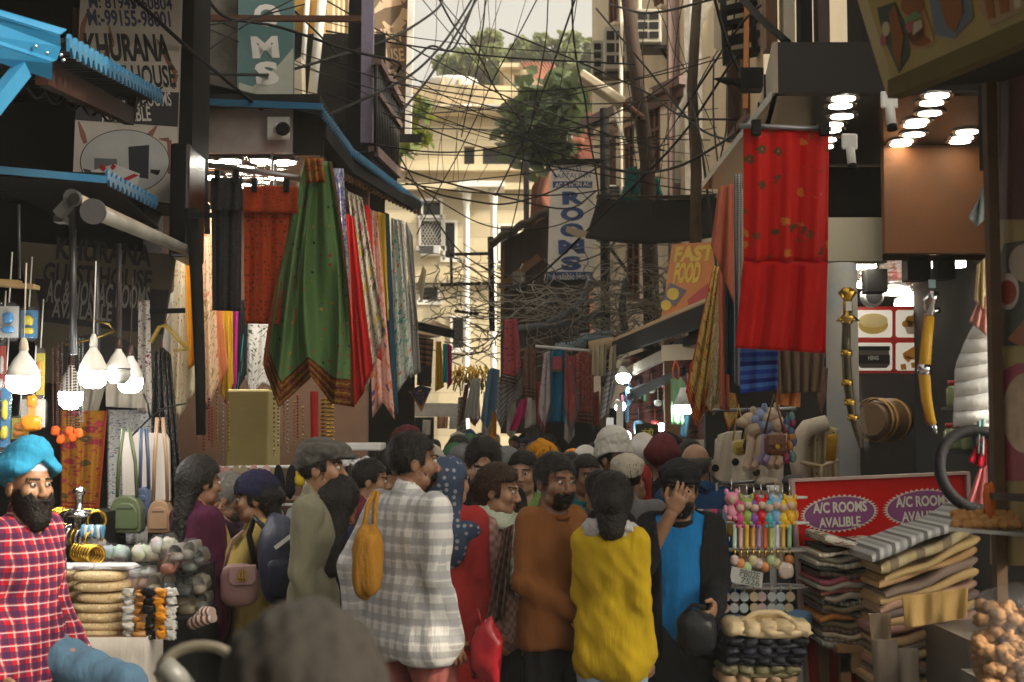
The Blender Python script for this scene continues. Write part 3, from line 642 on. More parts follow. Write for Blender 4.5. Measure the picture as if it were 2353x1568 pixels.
 m=MB();m.box((A.x-.05,11.0,A.z+.003),(at(745,0,11.2).x,14.2,A.z+.07));m.box((B.x+.003,11.21,B.z),(at(745,0,11.21).x,11.3,A.z));obj('roof',m,dark,t)
 m=MB();m.bar(at(452,234,10.98),at(742,246,10.98),.03,.05);obj('roof_edge',m,bluepaint,t)
 m=MB();m.tube([at(445,374,10.9),at(735,416,10.9)],.022,8);m.tube([at(632,375,10.9),at(632,740,10.9)],.012,6);m.tube([at(625,352,11),at(625,410,11)],.01,6);obj('hanging_rail',m,greymetal,t)
 m=MB();m.box((at(532,0,11.6).x,11.6,0),(at(628,0,11.6).x,12.2,at(0,895,11.6).z));obj('cabinet',m,mat('olive yellow cabinet',(.42,.34,.12),.5,var=.1),None,'olive yellow metal cabinet inside the scarf shop','cabinet',bevel=.02)
 m=MB();m.tube([at(441,480,9.0),at(452,640,9.0),at(460,860,9.0),at(462,1000,9)],[.045,.04,.034,.03],8);obj('leaning_post',m,black,None,'black wrapped post leaning in front of the floral scarves','post')
 m=MB();m.bar(at(440,495,8.9),at(488,495,8.9),.03,.03);m.bar(at(476,470,8.9),at(476,538,8.9),.03,.03);m.bar(at(345,716,8.9),at(425,714,8.9),.03,.03);obj('rail_bracket',m,black,None,'black cross bar bracket on the leaning post','bracket')
 cctv(at(640,298,11.1),(.25,-.9,-.18),'white bullet camera mounted on the scarf shop header',.22)
 # ---- street side row of the left: lower roof with wooden slats, scarves hang below it
 t=thing('corrugated_awning','long corrugated awning edge with blue lip above the row of hanging scarves','awning',(-1.6,13,3.5))
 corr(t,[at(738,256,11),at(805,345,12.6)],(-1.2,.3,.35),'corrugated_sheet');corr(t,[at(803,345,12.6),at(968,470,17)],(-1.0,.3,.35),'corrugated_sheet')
 m=MB();m.bar(at(790,372,12.7),at(962,478,16.8),.06,.14);m.bar(at(740,300,11.2),at(806,385,12.7),.06,.12);obj('beam',m,black,t)
 for k in range(22):m=MB();f=k/21;m.bar(at(785+175*f,398+84*f,12.7+4*f),at(789+175*f,410+84*f,12.7+4*f),.09,.05);obj('slat',m,wood,t)
 m=MB();m.box((-2.6,14.9,3.6),(-1.35,15.0,6));obj('beam',m,dark,t)
 # ---- upper left buildings
 t=thing('teal_hotel_building','grey concrete and yellow rendered house front above the scarf shop','building',(-3,15,0))
 m=MB();m.box((-7,12.95,4.3),(at(550,0,13).x,13.6,10));obj('concrete_wall',m,concrete,t)
 yb=boards('orange yellow render',(.50,.28,.06),.5,True,.75,dirt=(.25,.15,.05),damt=.4)
 X=at(744,0,15).x;m=MB();m.box((-7,15.0,3.5),(X,17.4,11));obj('yellow_wall',m,yb,t)
 m=MB()
 for k in range(5):m.box((X+.003,15.2+k*.45,3.5),(X+.07,15.4+k*.45,11))
 obj('ribs',m,plain_y,t)
 m=MB();m.tube([at(742,-20,14.9),at(715,240,14.9)],.05,8);m.tube([at(708,-30,14.88),at(690,240,14.88)],.03,6);obj('drain_pipe',m,whitecol,t)
 m=MB();a,b_=at(676,232,14.6),at(712,205,14.6);m.prism([at(676,140,14.6),at(692,130,14.6),at(694,212,14.6),at(712,238,14.6),at(676,238,14.6)],(0,.3,0));obj('window_hood',m,cream,t)
 teal=mat('teal vinyl',(.03,.12,.125),.45,var=.25,vs=1.5,dirt=(.05,.12,.12))
 b=board('teal_rooms_sign','hanging teal and cream board lettered ROOMS','sign',[(550,-150,12.6),(676,-150,12.75),(674,238,12.75),(546,232,12.6)],teal)
 patch(b,'cream_field',[(549,190),(580,200),(640,150),(674,110),(673,236),(547,230)],mat('pale teal vinyl',(.36,.37,.32),.5,bump=0),.003)
 write(b,'lettering',[('O',583,644,-70,-10,.05),('O',583,644,10,62,.05),('M',578,640,84,134,.05),('S',586,640,142,196,.05)],whiteink,.006)
 m=MB();m.bar(at(440,42,12.5),at(830,44,12.5),.05,.05);obj('sign_rail',m,mat('rusty arm',(.12,.06,.04),.8),None,'rusty horizontal rail crossing in front of the teal board','rail')
 bm=mat('brown printed vinyl',(.11,.065,.028),.5,var=.3,vs=3)
 b=board('brown_guest_house_sign','tall brown guest house board with pale lettering and white edge','sign',[(836,-60,16.4),(945,-60,16.6),(935,312,16.6),(830,306,16.4)],bm,.1)
 tan=mat('tan sign ink',(.50,.36,.24),.5,bump=0)
 write(b,'lettering',[('GUEST',838,928,66,100,.02),('HOUSE',846,928,112,142,.02),('R',892,920,160,200,.02),('O',900,922,205,240,.02),('LANE',860,922,272,296,.02)],tan)
 for pts in([(858,30),(880,10),(920,0),(935,-20)],[(880,50),(900,75),(925,45),(930,20)]):ribbon(b,'swoosh',pts,.06,tan)
 for k in range(7):ribbon(b,'scroll',[(905+12*math.cos(a)*(1-a/9),158+k*18+9*math.sin(a)*(1-a/9))for a in np.linspace(0,6,14)],.014,ink)
 m=MB();m.bar(at(946,-50,16.5),at(938,312,16.5),.07,.14);obj('white_edge',m,white,b[0])
 m=MB();m.bar(at(905,318,16.3),at(968,318,16.3),.05,.09);obj('foot_rail',m,black,b[0])
 t=thing('iron_balcony','black iron railed balcony with a mauve post on the left house','balcony',at(870,380,15))
 m=MB();m.bar(at(812,345,14.4),at(822,-20,14.4),.16,.1);obj('black_post',m,black,t)
 m=MB();m.bar(at(843,330,14.2),at(846,-20,14.2),.12,.1);obj('mauve_post',m,mat('pale mauve post',(.26,.23,.32),.6,var=.2,dirt=(.1,.08,.08)),t)
 m=MB();m.bar(at(865,140,14.0),at(920,238,15.8),.1,.08);m.bar(at(866,215,14.0),at(918,290,15.8),.07,.06);m.bar(at(858,348,14.0),at(912,400,15.8),.1,.1);obj('rail',m,mauve,t)
 for k in range(15):
  f=k/14;m=MB();m.tube([at(866+52*f,146+96*f,14+1.8*f),at(862+50*f,352+48*f,14+1.8*f)],.016,5);obj('baluster',m,dkmetal,t)
 m=MB();m.prism([at(846,350,14),at(864,345,14),at(918,395,15.8),at(905,440,15.8),at(850,390,14)],(-.5,.2,0));obj('floor_slab',m,black,t)
def corr(t,edge,back,name,wave=.10,amp=.022):
 """corrugated sheet: front edge a->b, running back along vector back; thick blue lip on the edge"""
 a,b=edge;L=(b-a).length;n=int(L/wave)*8;e=(b-a)/L;bk=Vector(back);up=e.cross(bk).normalized();up=up if up.z>0 else-up
 def f(u,v):
  q=math.sin(u*L/wave*2*math.pi);q=max(-.6,min(.6,q));return a+(b-a)*u+bk*v+up*amp*q
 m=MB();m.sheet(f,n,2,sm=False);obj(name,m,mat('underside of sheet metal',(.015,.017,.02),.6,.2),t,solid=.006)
 m=MB();m.sheet(lambda u,v:f(u,0)+up*(.004)-bk.normalized()*.012+up*(-.035+.05*v),n,1,sm=False);obj('blue_lip',m,bluepaint,t,solid=.012)
def cctv(p,dr,lab,L=.2):
 d=Vector(dr).normalized();t=thing('security_camera',lab,'security camera',p,'security cameras on the shop fronts');p=Vector(p)
 m=MB();m.box(p+Vector((-.09,-.02,-.08))*(L/.22),p+Vector((.09,.02,.1))*(L/.22));obj('mount_plate',m,white,t,bevel=.01)
 m=MB();q=L/.22;m.lathe(p+d*.04*q,[(.015*q,0),(.018*q,.05*q)],10,axis=d);m.lathe(p+d*.08*q,[(.045*q,0),(.05*q,.02*q),(.05*q,L)],14,axis=d);obj('body',m,white,t)
 m=MB();m.lathe(p+d*(.08*q+L),[(.052*q,-.02*q),(.054*q,.03*q),(.035*q,.032*q)],14,axis=d);obj('lens_hood',m,black,t)
left_houses()
def left_awnings():
 t=thing('blue_awning','bright blue folded metal awning gutter with corrugated edge at the upper left','awning',at(80,200,5.2))
 d0=5.2;a,b=Vector((at(-60,0,d0).x,d0,0)),None
 prof=[(20,28),(150,72),(146,86),(152,96),(146,108),(136,122),(118,178),(-40,132)]
 m=MB()
 ends=[at(118,80,5.2)]
 top=[(-60,6),(153,71)];lines=[((-60,8),(152,70)),((-60,28),(148,92)),((-60,36),(142,112)),((-60,78),(132,142)),((-60,92),(128,152)),((-60,122),(112,178))]
 offs=[0,-.06,-.02,-.02,-.05,.03]
 P=[(at(*l[0],4.9)+Vector((0,o,0)),at(*l[1],5.3)+Vector((0,o,0)))for l,o in zip(lines,offs)]
 for i in range(len(P)-1):m.quad(P[i+1][0],P[i+1][1],P[i][1],P[i][0])
 obj('gutter',m,bluepaint,t,solid=.01)
 m=MB();m.bar(at(-30,262,4.95),at(52,160,5.15),.045,.06);obj('brace',m,bluepaint,t)
 m=MB()
 for u,v in((82,108),(108,123),(146,140),(140,128)):m.ball(at(u,v-1,5.14),.008,8,6)
 obj('rivets',m,chrome,t)
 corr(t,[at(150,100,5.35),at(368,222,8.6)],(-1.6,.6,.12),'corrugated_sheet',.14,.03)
 m=MB();m.bar(at(96,165,5.45),at(298,268,8.2),.05,.1);m.bar(at(300,262,8.2),at(306,225,8.4),.05,.1);obj('rafter',m,mat('dark red brown timber',(.03,.012,.008),.8),t)
 m=MB();q=[]
 for k in range(90):
  f=k/89;q.append(at(60+215*f,195+70*f+22*abs(math.sin(f*16)),6+2.2*f))
 m.tube(q,.008,4);obj('looped_cable',m,cable,None,'black cable looped like festoons under the upper blue awning','cable')
 t=thing('lower_blue_awning','lower corrugated awning with a thin blue edge bar above the rolled shade','awning',at(150,400,7))
 m=MB();m.bar(at(-40,388,6.6),at(242,413,7.2),.02,px(17,7));obj('edge_bar',m,bluepaint,t)
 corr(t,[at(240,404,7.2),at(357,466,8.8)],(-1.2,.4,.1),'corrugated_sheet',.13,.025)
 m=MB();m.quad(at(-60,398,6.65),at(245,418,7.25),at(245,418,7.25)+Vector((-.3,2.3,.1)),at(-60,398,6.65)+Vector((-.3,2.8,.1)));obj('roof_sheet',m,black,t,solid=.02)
 t=thing('rolled_shade','rolled cream canvas shade on a metal tube with an end bracket','awning',at(300,520,7.5))
 A,B=at(216,487,6.6),at(440,580,9.3)
 m=MB();m.tube([A,B],[.035,.035],14);obj('roller_tube',m,mat('grey tube',(.35,.33,.29),.5,dirt=(.1,.09,.07)),t)
 def f(u,v):
  p=at(180+250*u,446+118*u,6.9+2.5*u)*(1-v)+(A+(B-A)*u)*v;return p+Vector((0,0,-.03*math.sin(v*3.1)))
 m=MB();m.sheet(f,16,6);obj('canvas',m,fabric('stained canvas',(.5,.4,.3),rough=.9,coord='Object',kind='plain'),t,solid=.01)
 m=MB();c=at(171,457,6.7);m.lathe(c,[(px(19,6.7),0),(px(19,6.7),.05)],18,axis=(0,-1,0));m.bar(at(166,460,6.68),at(133,496,6.68),.05,px(26,6.7),up=(0,1,0));m.box(at(122,510,6.7),at(146,494,6.7)+Vector((0,.08,0)));m.lathe(A,[(.06,0),(.06,.03)],16,axis=(B-A)*-1);obj('bracket',m,mat('cast grey bracket',(.10,.10,.10),.5,.5),t)
 m=MB();m.lathe(at(171,457,6.64),[(px(13,6.7),0),(px(13,6.7),.01)],18,axis=(0,-1,0));obj('pulley_disc',m,dkmetal,t)
 for i,(u,v0,v1,r,d)in enumerate(((167,480,815,.018,6.9),(43,470,640,.008,6.9),(222,560,830,.016,7.6),(273,560,800,.014,7.6))):
  m=MB();m.tube([at(u,v0,d),at(u+2,v1,d)],r,8);obj('hanging_rod',m,mat('dull grey rod',(.07,.07,.075),.4,.5),None,['thick grey rod hanging beside the round necklaces','thin rod hanging at the far left under the awning','grey rod carrying the lit bulb near the middle of the stall','grey rod carrying the unlit bulb'][i],'rod')
 m=MB();m.bar(at(-20,652,6.8),at(84,660,6.8),.1,.02);m.bar(at(-20,646,6.8),at(46,650,6.8),.06,.02);obj('plank_shelf',m,mat('pale pine',(.35,.24,.12),.7),None,'short pine plank hung at the far left of the stall','plank')
left_awnings()
# ================================================================== RIGHT SHOPS
def right_shops():
 zc=3.69
 t=thing('lit_canopy','deep shop canopy with a dark fascia and rows of round downlights','canopy',(2.4,9,zc))
 A=at(1782,97,8.0);zt=A.z;x0=A.x;xr=4.2
 m=MB();m.box((x0,8.0,zc),(xr,8.08,zt));obj('fascia',m,mat('brown black fascia',(.02,.017,.015),.5,var=.2),t)
 x1=at(1722,0,11.2).x
 side=mat('ribbed bronze siding',(.30,.26,.19),.4,.3,var=.25,vs=3,dirt=(.2,.13,.05));m=MB()
 m.quad((x0-.003,8.0,zc),(x1,11.2,zc),(x1,11.2,zt),(x0-.003,8.0,zt));obj('side_panel',m,side,t,solid=.03)
 for k in range(4):
  f=(k+1)/4.3;m=MB();p=Vector((x0+(x1-x0)*f,8+3.2*f,0));m.box((p.x-.03,p.y-.012,zc),(p.x-.016,p.y+.012,zt));obj('joint_strip',m,dkmetal,t)
 g=NG('dark glossy ceiling');s_=g.sep(g.coord('Object'));q=g.math('LESS_THAN',g.math('FRACT',g.math('MULTIPLY',s_[1],1.6)),.03);g.base(g.mix(q,(.05,.042,.036),(.01,.01,.01)));g.rough(.18);MATS['cg']=g.m
 m=MB();m.box((x0,8.081,zc),(xr,11.2,zc+.05));obj('ceiling',m,MATS['cg'],t)
 lw=lamp_mat('downlight white',(1,.88,.66),9)
 for(u,vs)in(((1938),(223,240,264,284,296,318,334)),((2130),(216,233,257,276,284,306,322,328)),((2262),(300,314,322))):
  for i,v in enumerate(vs):
   dd=(zc-CAMZ)*F/(997-v);dd=1.94/((at(0,v,1).z-CAMZ));uu=u-(v-223)*(.42 if u<2000 else .75)+18*(u>2000)+(14 if v in(264,306,257)else 0)
   p=Vector((at(uu,v,dd).x,dd,zc));m=MB();m.lathe(p,[(.095,-.012),(.1,-.001)],18);r_=obj('downlight',m,chrome,t)
   m=MB();m.lathe(p,[(.068,-.016),(.068,-.013)],18);obj('diffuser',m,lw,t)
 t2=thing('sweet_shop','open sweet shop under the canopy with walnut header panel and dark interior','shop',(3,11,0))
 A,B=at(2030,318,9.45),at(2263,582,9.45);m=MB();m.box((A.x,9.45,B.z),(3.6,9.53,zc-.003));obj('header_panel',m,boards('walnut veneer',(.15,.05,.008),.9,False,.6,soft=.0,dirt=(.07,.03,.01),damt=.6,ds=2.5),t2)
 A2,B2=at(1900,500,9.7),at(2028,600,9.7);m=MB();m.box((A2.x,9.7,B2.z),(B2.x,9.9,A2.z));obj('grey_header',m,mat('olive grey panel',(.30,.28,.22),.5,var=.08),t2)
 m=MB();m.box((A2.x+.02,10.2,2.97),(B2.x+.4,10.3,3.68));m.box((1.9,14.0,0),(6,14.1,3.0));m.box((4.2,8.1,0),(4.3,14,3.68));obj('back_wall',m,black,t2)
 g=NG('wavy mirror');n_=g.noise(g.coord('Object',(3,.8,1)),3,3);g.base((.4,.36,.33));g.rough(.1,1);g.bump(n_,.3,.04);MATS['wm']=g.m
 m=MB();m.box((1.85,9.9,2.96),(4.2,13.9,3.0));obj('inner_ceiling',m,MATS['wm'],t2)
 for i,(u,v)in enumerate(((2110,682),(2098,690),(2085,700),(2092,694),(1975,610),(2180,608),(2000,655),(2060,672))):
  k=(2.96-CAMZ)/(at(0,v,1).z-CAMZ);k=min(k,13.6);p=Vector((at(u,v,k).x,k,2.96));m=MB();m.lathe(p,[(.12,-.018),(.12,-.003)],14);obj('ceiling_lamp',m,lamp_mat('warm tube light',(1,.9,.72),16),t2)
 m=MB();m.box((4.02,9.9,.2),(4.18,13.9,2.9));obj('side_cladding',m,mat('red laminate',(.30,.02,.02),.4),t2)
 red=mat('gloss red laminate',(.55,.02,.015),.35,var=.06,bump=0)
 b=board('sweets_picture_panel','backlit red panel with four white pictures of sweets','sign',[(1958,706,12.0),(2162,702,12.0),(2156,858,12.0),(1960,858,12.0)],red)
 pw=lamp_mat('backlit white picture',(1,.9,.7),.12);gold=mat('golden fried dough',(.45,.22,.03),.6,bump=.6,bs=90);golden=mat('pale gold bread',(.62,.42,.12),.6,bump=.4,bs=60)
 for(u0,v0,u1,v1)in((1964,713,2050,776),(2058,713,2150,776),(1964,788,2050,852),(2058,788,2150,852)):
  k=4;pts=[(u0+k,v0),(u1-k,v0),(u1,v0+k),(u1,v1-k),(u1-k,v1),(u0+k,v1),(u0,v1-k),(u0,v0+k)];patch(b,'picture_tile',pts,pw,.004)
 patch(b,'picture_bread',ell(2006,747,34,21),golden,.008);patch(b,'picture_bread',ell(2006,737,33,16),mat('pale bread top',(.72,.58,.28),.6,bump=0),.011)
 for u,v in((2092,735),(2112,740),(2098,748),(2108,726),(2084,745)):patch(b,'picture_sweet',ell(u,v,12,9,16),gold,.008)
 patch(b,'picture_cup',[(2078,752),(2122,752),(2116,768),(2084,768)],mat('picture cup',(.5,.42,.34),.4,bump=0),.01)
 patch(b,'picture_jar',[(1972,806),(2042,806),(2044,838),(2036,846),(1978,846),(1970,838)],mat('picture jar',(.10,.08,.07),.3,bump=0),.008);patch(b,'picture_lid',[(1972,796),(2044,796),(2044,806),(1972,806)],ink,.010)
 patch(b,'picture_jar_label',[(1970,816),(2044,816),(2044,836),(1970,836)],ink,.011);write(b,'jar_lettering',[('HING',1994,2018,818,828,.02)],whiteink,.014)
 for pts in([(2074,812),(2100,796),(2140,806),(2116,824)],[(2074,812),(2116,824),(2114,832),(2074,820)],[(2074,822),(2086,818),(2096,824),(2086,834)],[(2092,834),(2106,832),(2106,846),(2094,846)],[(2068,838),(2080,836),(2082,850),(2070,850)]):patch(b,'picture_sweet',pts,mat('orange sweet',(.70,.30,.04),.5,bump=0),.008+.001*len(pts))
 m=MB();P0,P1=at(2162,702,12.0),at(2162,858,12.0);m.quad(P1,P1+Vector((.55,-1.0,.06)),P0+Vector((.55,-1.0,.12)),P0);obj('side_panel',m,fabric('striped red panel',(.5,.05,.05),[(.7,.55,.5),(.5,.2,.18)],'vstripe',14,trl=0),b[0],solid=.02)
 m=MB();m.box((at(1900,0,9.0).x,8.8,0),(at(1902,0,9).x,8.81,.1));
 m=MB();c=at(1938,997,9.6);m.lathe((c.x,9.6,0),[(px(38,9.6),0),(px(36,9.6),2.9)],24);obj('round_column',m,mat('chipped white blue column',(.30,.28,.25),.8,var=.2,dirt=(.10,.18,.28),ds=3,damt=.6),None,'round whitewashed column with chipped blue paint','column')
 t=thing('wooden_drum','barrel shaped wooden drum lying in the dark shop','drum',at(2040,1000,10.8));c=at(2030,965,10.8);m=MB();ax=Vector((.55,.6,0)).normalized()
 m.lathe(c-ax*.2,[(.12,0),(.15,.1),(.165,.25),(.15,.4)],18,axis=ax);obj('shell',m,mat('drum wood',(.16,.09,.04),.5),t);m=MB()
 for h in(.03,.1,.3):m.lathe(c-ax*.2,[(.162,h),(.168,h+.01),(.168,h+.03),(.162,h+.04)],18,axis=ax,cap=False)
 obj('hoops',m,mat('pale cane',(.45,.27,.1),.6),t)
 for i,(u0,v0,u1,v1,d)in enumerate(((1992,617,2040,672,10.2),(2086,585,2138,644,9.9),(2158,585,2196,640,9.9))):
  m=MB();a,c=at(u0,v1,d),at(u1,v0,d);m.box(a,(c.x,d+.16,c.z));m.box((a.x+.05,d+.05,c.z),(c.x-.05,d+.1,2.97));obj('hanging_speaker',m,black,None,['black box speaker hanging lowest and farthest left','largest black box speaker under the walnut header','narrow black box speaker under the right of the walnut header'][i],'speaker','speakers under the header',bevel=.008)
 m=MB();c=at(2008,680,11.5);
 t=thing('wall_fan','white cased round fan behind the hanging speakers','fan',c);m.lathe(c,[(.08,0),(.09,.03),(.09,.1)],20,axis=(0,1,0));obj('casing',m,white,t);m=MB();m.lathe(c,[(.065,-.01),(.065,-.002)],20,axis=(0,1,0));obj('grille',m,dkmetal,t)
 cctv(at(2043,232,6.6),(.02,-.25,-1),'white box camera hanging from the mustard food board',.10);cctv(at(1952,328,7.9),(.02,-.3,-1),'white dome ended camera beside the red scarf',.11)
 # ---- hanging food board top right
 mus=mat('mustard vinyl',(.26,.18,.012),.5,var=.15)
 b=board('food_board','slanted mustard hanging board with pictures of wraps and burgers','sign',[(1975,-60,4.6),(2420,-120,3.7),(2400,55,3.7),(2056,203,4.6)],mus,.1)
 dk=mat('picture dark green',(.02,.035,.02),.5,bump=0);br=mat('picture baked brown',(.20,.07,.015),.6,bump=.3);rd=mat('picture tomato',(.25,.02,.012),.5,bump=0);gr=mat('picture lettuce',(.06,.12,.02),.5,bump=.2);pl=mat('picture cream',(.34,.27,.15),.5,bump=0);bl=mat('picture blue grey',(.05,.07,.09),.5,bump=0)
 patch(b,'picture_tile',[(2018,18),(2058,4),(2094,82),(2090,130),(2068,168),(2030,80)],dk,.004);patch(b,'picture_wrap',[(2046,30),(2060,10),(2080,82),(2072,160),(2056,120)],br,.007)
 patch(b,'picture_dip',ell(2040,66,9,17,20),pl,.008);patch(b,'picture_dip',ell(2034,92,7,14,20),rd,.008)
 patch(b,'picture_tile',[(2070,-10),(2110,-30),(2150,95),(2126,112),(2096,116)],mat('picture orange',(.28,.12,.015),.5,bump=0),.004);patch(b,'picture_bun',ell(2100,12,26,24,24),br,.007);patch(b,'picture_lettuce',[(2082,44),(2112,22),(2122,36),(2096,54),(2084,54)],gr,.009);patch(b,'picture_tomato',ell(2098,60,12,12,16),rd,.010);patch(b,'picture_cheese',[(2106,50),(2124,44),(2126,62),(2104,80)],pl,.011);patch(b,'picture_patty',[(2086,78),(2126,62),(2128,82),(2102,98)],mat('picture patty',(.09,.035,.012),.6,bump=.4),.010);patch(b,'picture_bun',ell(2118,94,22,12,20),br,.006)
 patch(b,'picture_tile',[(2132,-40),(2220,-70),(2240,40),(2196,88),(2150,80)],bl,.004);patch(b,'picture_stew',[(2160,-10),(2212,-20),(2216,30),(2198,74),(2180,60)],br,.007)
 patch(b,'picture_tile',[(2240,-70),(2353,-90),(2360,20),(2280,60),(2250,20)],mat('picture amber',(.24,.13,.03),.5,bump=0),.004);patch(b,'picture_roll',[(2262,-20),(2282,-30),(2290,40),(2276,44)],br,.007);patch(b,'picture_roll',[(2296,-24),(2320,-36),(2322,26),(2304,32)],br,.007);patch(b,'picture_roll',[(2330,-30),(2350,-36),(2350,14),(2336,20)],pl,.007)
 m=MB();P=[at(2056,206,4.62),at(2400,60,3.72)];m.bar(P[0],P[1],.05,.06);obj('rail',m,mat('dark olive rail',(.08,.06,.01),.6),b[0])
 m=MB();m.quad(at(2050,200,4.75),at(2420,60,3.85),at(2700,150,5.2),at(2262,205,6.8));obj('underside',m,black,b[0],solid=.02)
 m=MB();m.box((at(2264,0,5.0).x,5.0,2.7),(3.4,5.1,3.4));obj('dark_box_beam',m,black,None,'black boxed beam above the food cart at the right edge','beam')
 # ---- right edge: rusty post and food cart panel
 m=MB();m.box((at(2262,0,4.9).x,4.9,0),(at(2286,0,4.9).x,4.95,3.6));obj('rusty_post',m,mat('rusty brown post',(.09,.045,.015),.7,.2,var=.5,vs=10,dirt=(.02,.015,.012)),None,'rusty square post of the snack cart','post')
 cartp=mat('yellowed cart panel',(.34,.27,.10),.5,var=.15,dirt=(.14,.10,.04),damt=.6)
 b=board('snack_cart_panel','yellowed picture panel of the snack cart with plates and a flat bread','cart',[(2288,-40,5.0),(2480,-40,4.4),(2480,1300,4.4),(2288,1300,5.0)],cartp)
 patch(b,'picture_tile',[(2298,-20),(2400,-20),(2400,505),(2298,505)],mat('dark maroon tile',(.07,.008,.008),.5),.004)
 patch(b,'picture_tile',[(2296,600),(2310,560),(2400,545),(2400,795),(2296,795)],mat('leaf green tile',(.03,.05,.03),.5),.004)
 patch(b,'picture_plate',ell(2362,605,40,44),mat('picture plate',(.35,.28,.22),.5),.007);patch(b,'picture_bowl',ell(2320,670,27,42),mat('picture bowl',(.45,.36,.33),.5),.008);patch(b,'picture_curry',ell(2320,672,21,28),rd,.010);patch(b,'picture_slice',[(2320,780),(2360,735),(2400,720),(2400,795),(2350,795)],mat('picture meat',(.30,.12,.07),.6),.009)
 patch(b,'picture_tile',[(2290,900),(2310,850),(2340,835),(2400,835),(2400,1105),(2290,1105)],mat('crimson tile',(.28,.035,.06),.5),.004)
 patch(b,'picture_bread',ell(2360,950,52,92),mat('picture flat bread',(.46,.34,.24),.6,var=.5,vs=14),.007)
 m=MB();m.box((at(2284,0,5).x+.05,5.1,.1),(3.4,6.3,.95));obj('cart_body',m,mat('grey zinc',(.2,.19,.18),.4,.6),b[0])
right_shops()
# ================================================================== SIGNS AND CLOTH
def poly_at(pl,f):
 """point at fraction f along a polyline by x fraction index"""
 n=len(pl)-1;k=min(int(f*n),n-1);q=f*n-k;a,b=pl[k],pl[k+1];return(a[0]+(b[0]-a[0])*q,a[1]+(b[1]-a[1])*q)
def drape(name,lab,cat,m_,top,bot,d,folds=4,amp=.03,seed=0,nu=40,nv=28,group=None,parent=None,dr=None,wob=.35,mid=None):
 """hung cloth: top and bottom photo polylines, at depth d (to dr at its far edge), real folds in depth"""
 rng=random.Random(seed+len(lab or name)+int(top[0][0]));ph=rng.uniform(0,6.28);ph2=rng.uniform(0,6.28);dr=d if dr is None else dr
 def f(u,v):
  T,B=poly_at(top,u),poly_at(bot,u)
  U,V=T[0]+(B[0]-T[0])*v,T[1]+(B[1]-T[1])*v
  if mid:M_=poly_at(mid,u);a,b,c=(1-v)*(1-2*v),4*v*(1-v),v*(2*v-1);U,V=T[0]*a+M_[0]*b+B[0]*c,T[1]*a+M_[1]*b+B[1]*c
  g_=math.sin(2*math.pi*folds*u+ph+wob*math.sin(3*v+ph2))+.45*math.sin(2*math.pi*folds*1.9*u+ph2+v*1.3)+.25*math.sin(7*v+5*u+ph)
  return at(U,V,d+(dr-d)*u+amp*(.35+.65*v**.7)*g_)
 m=MB();m.sheet(f,nu,nv)
 return obj(name,m,m_,parent,lab,cat,group,solid=.005)
def lin(m,a,b,r,d):m.tube([at(*a,d),at(*b,d)],r,6)
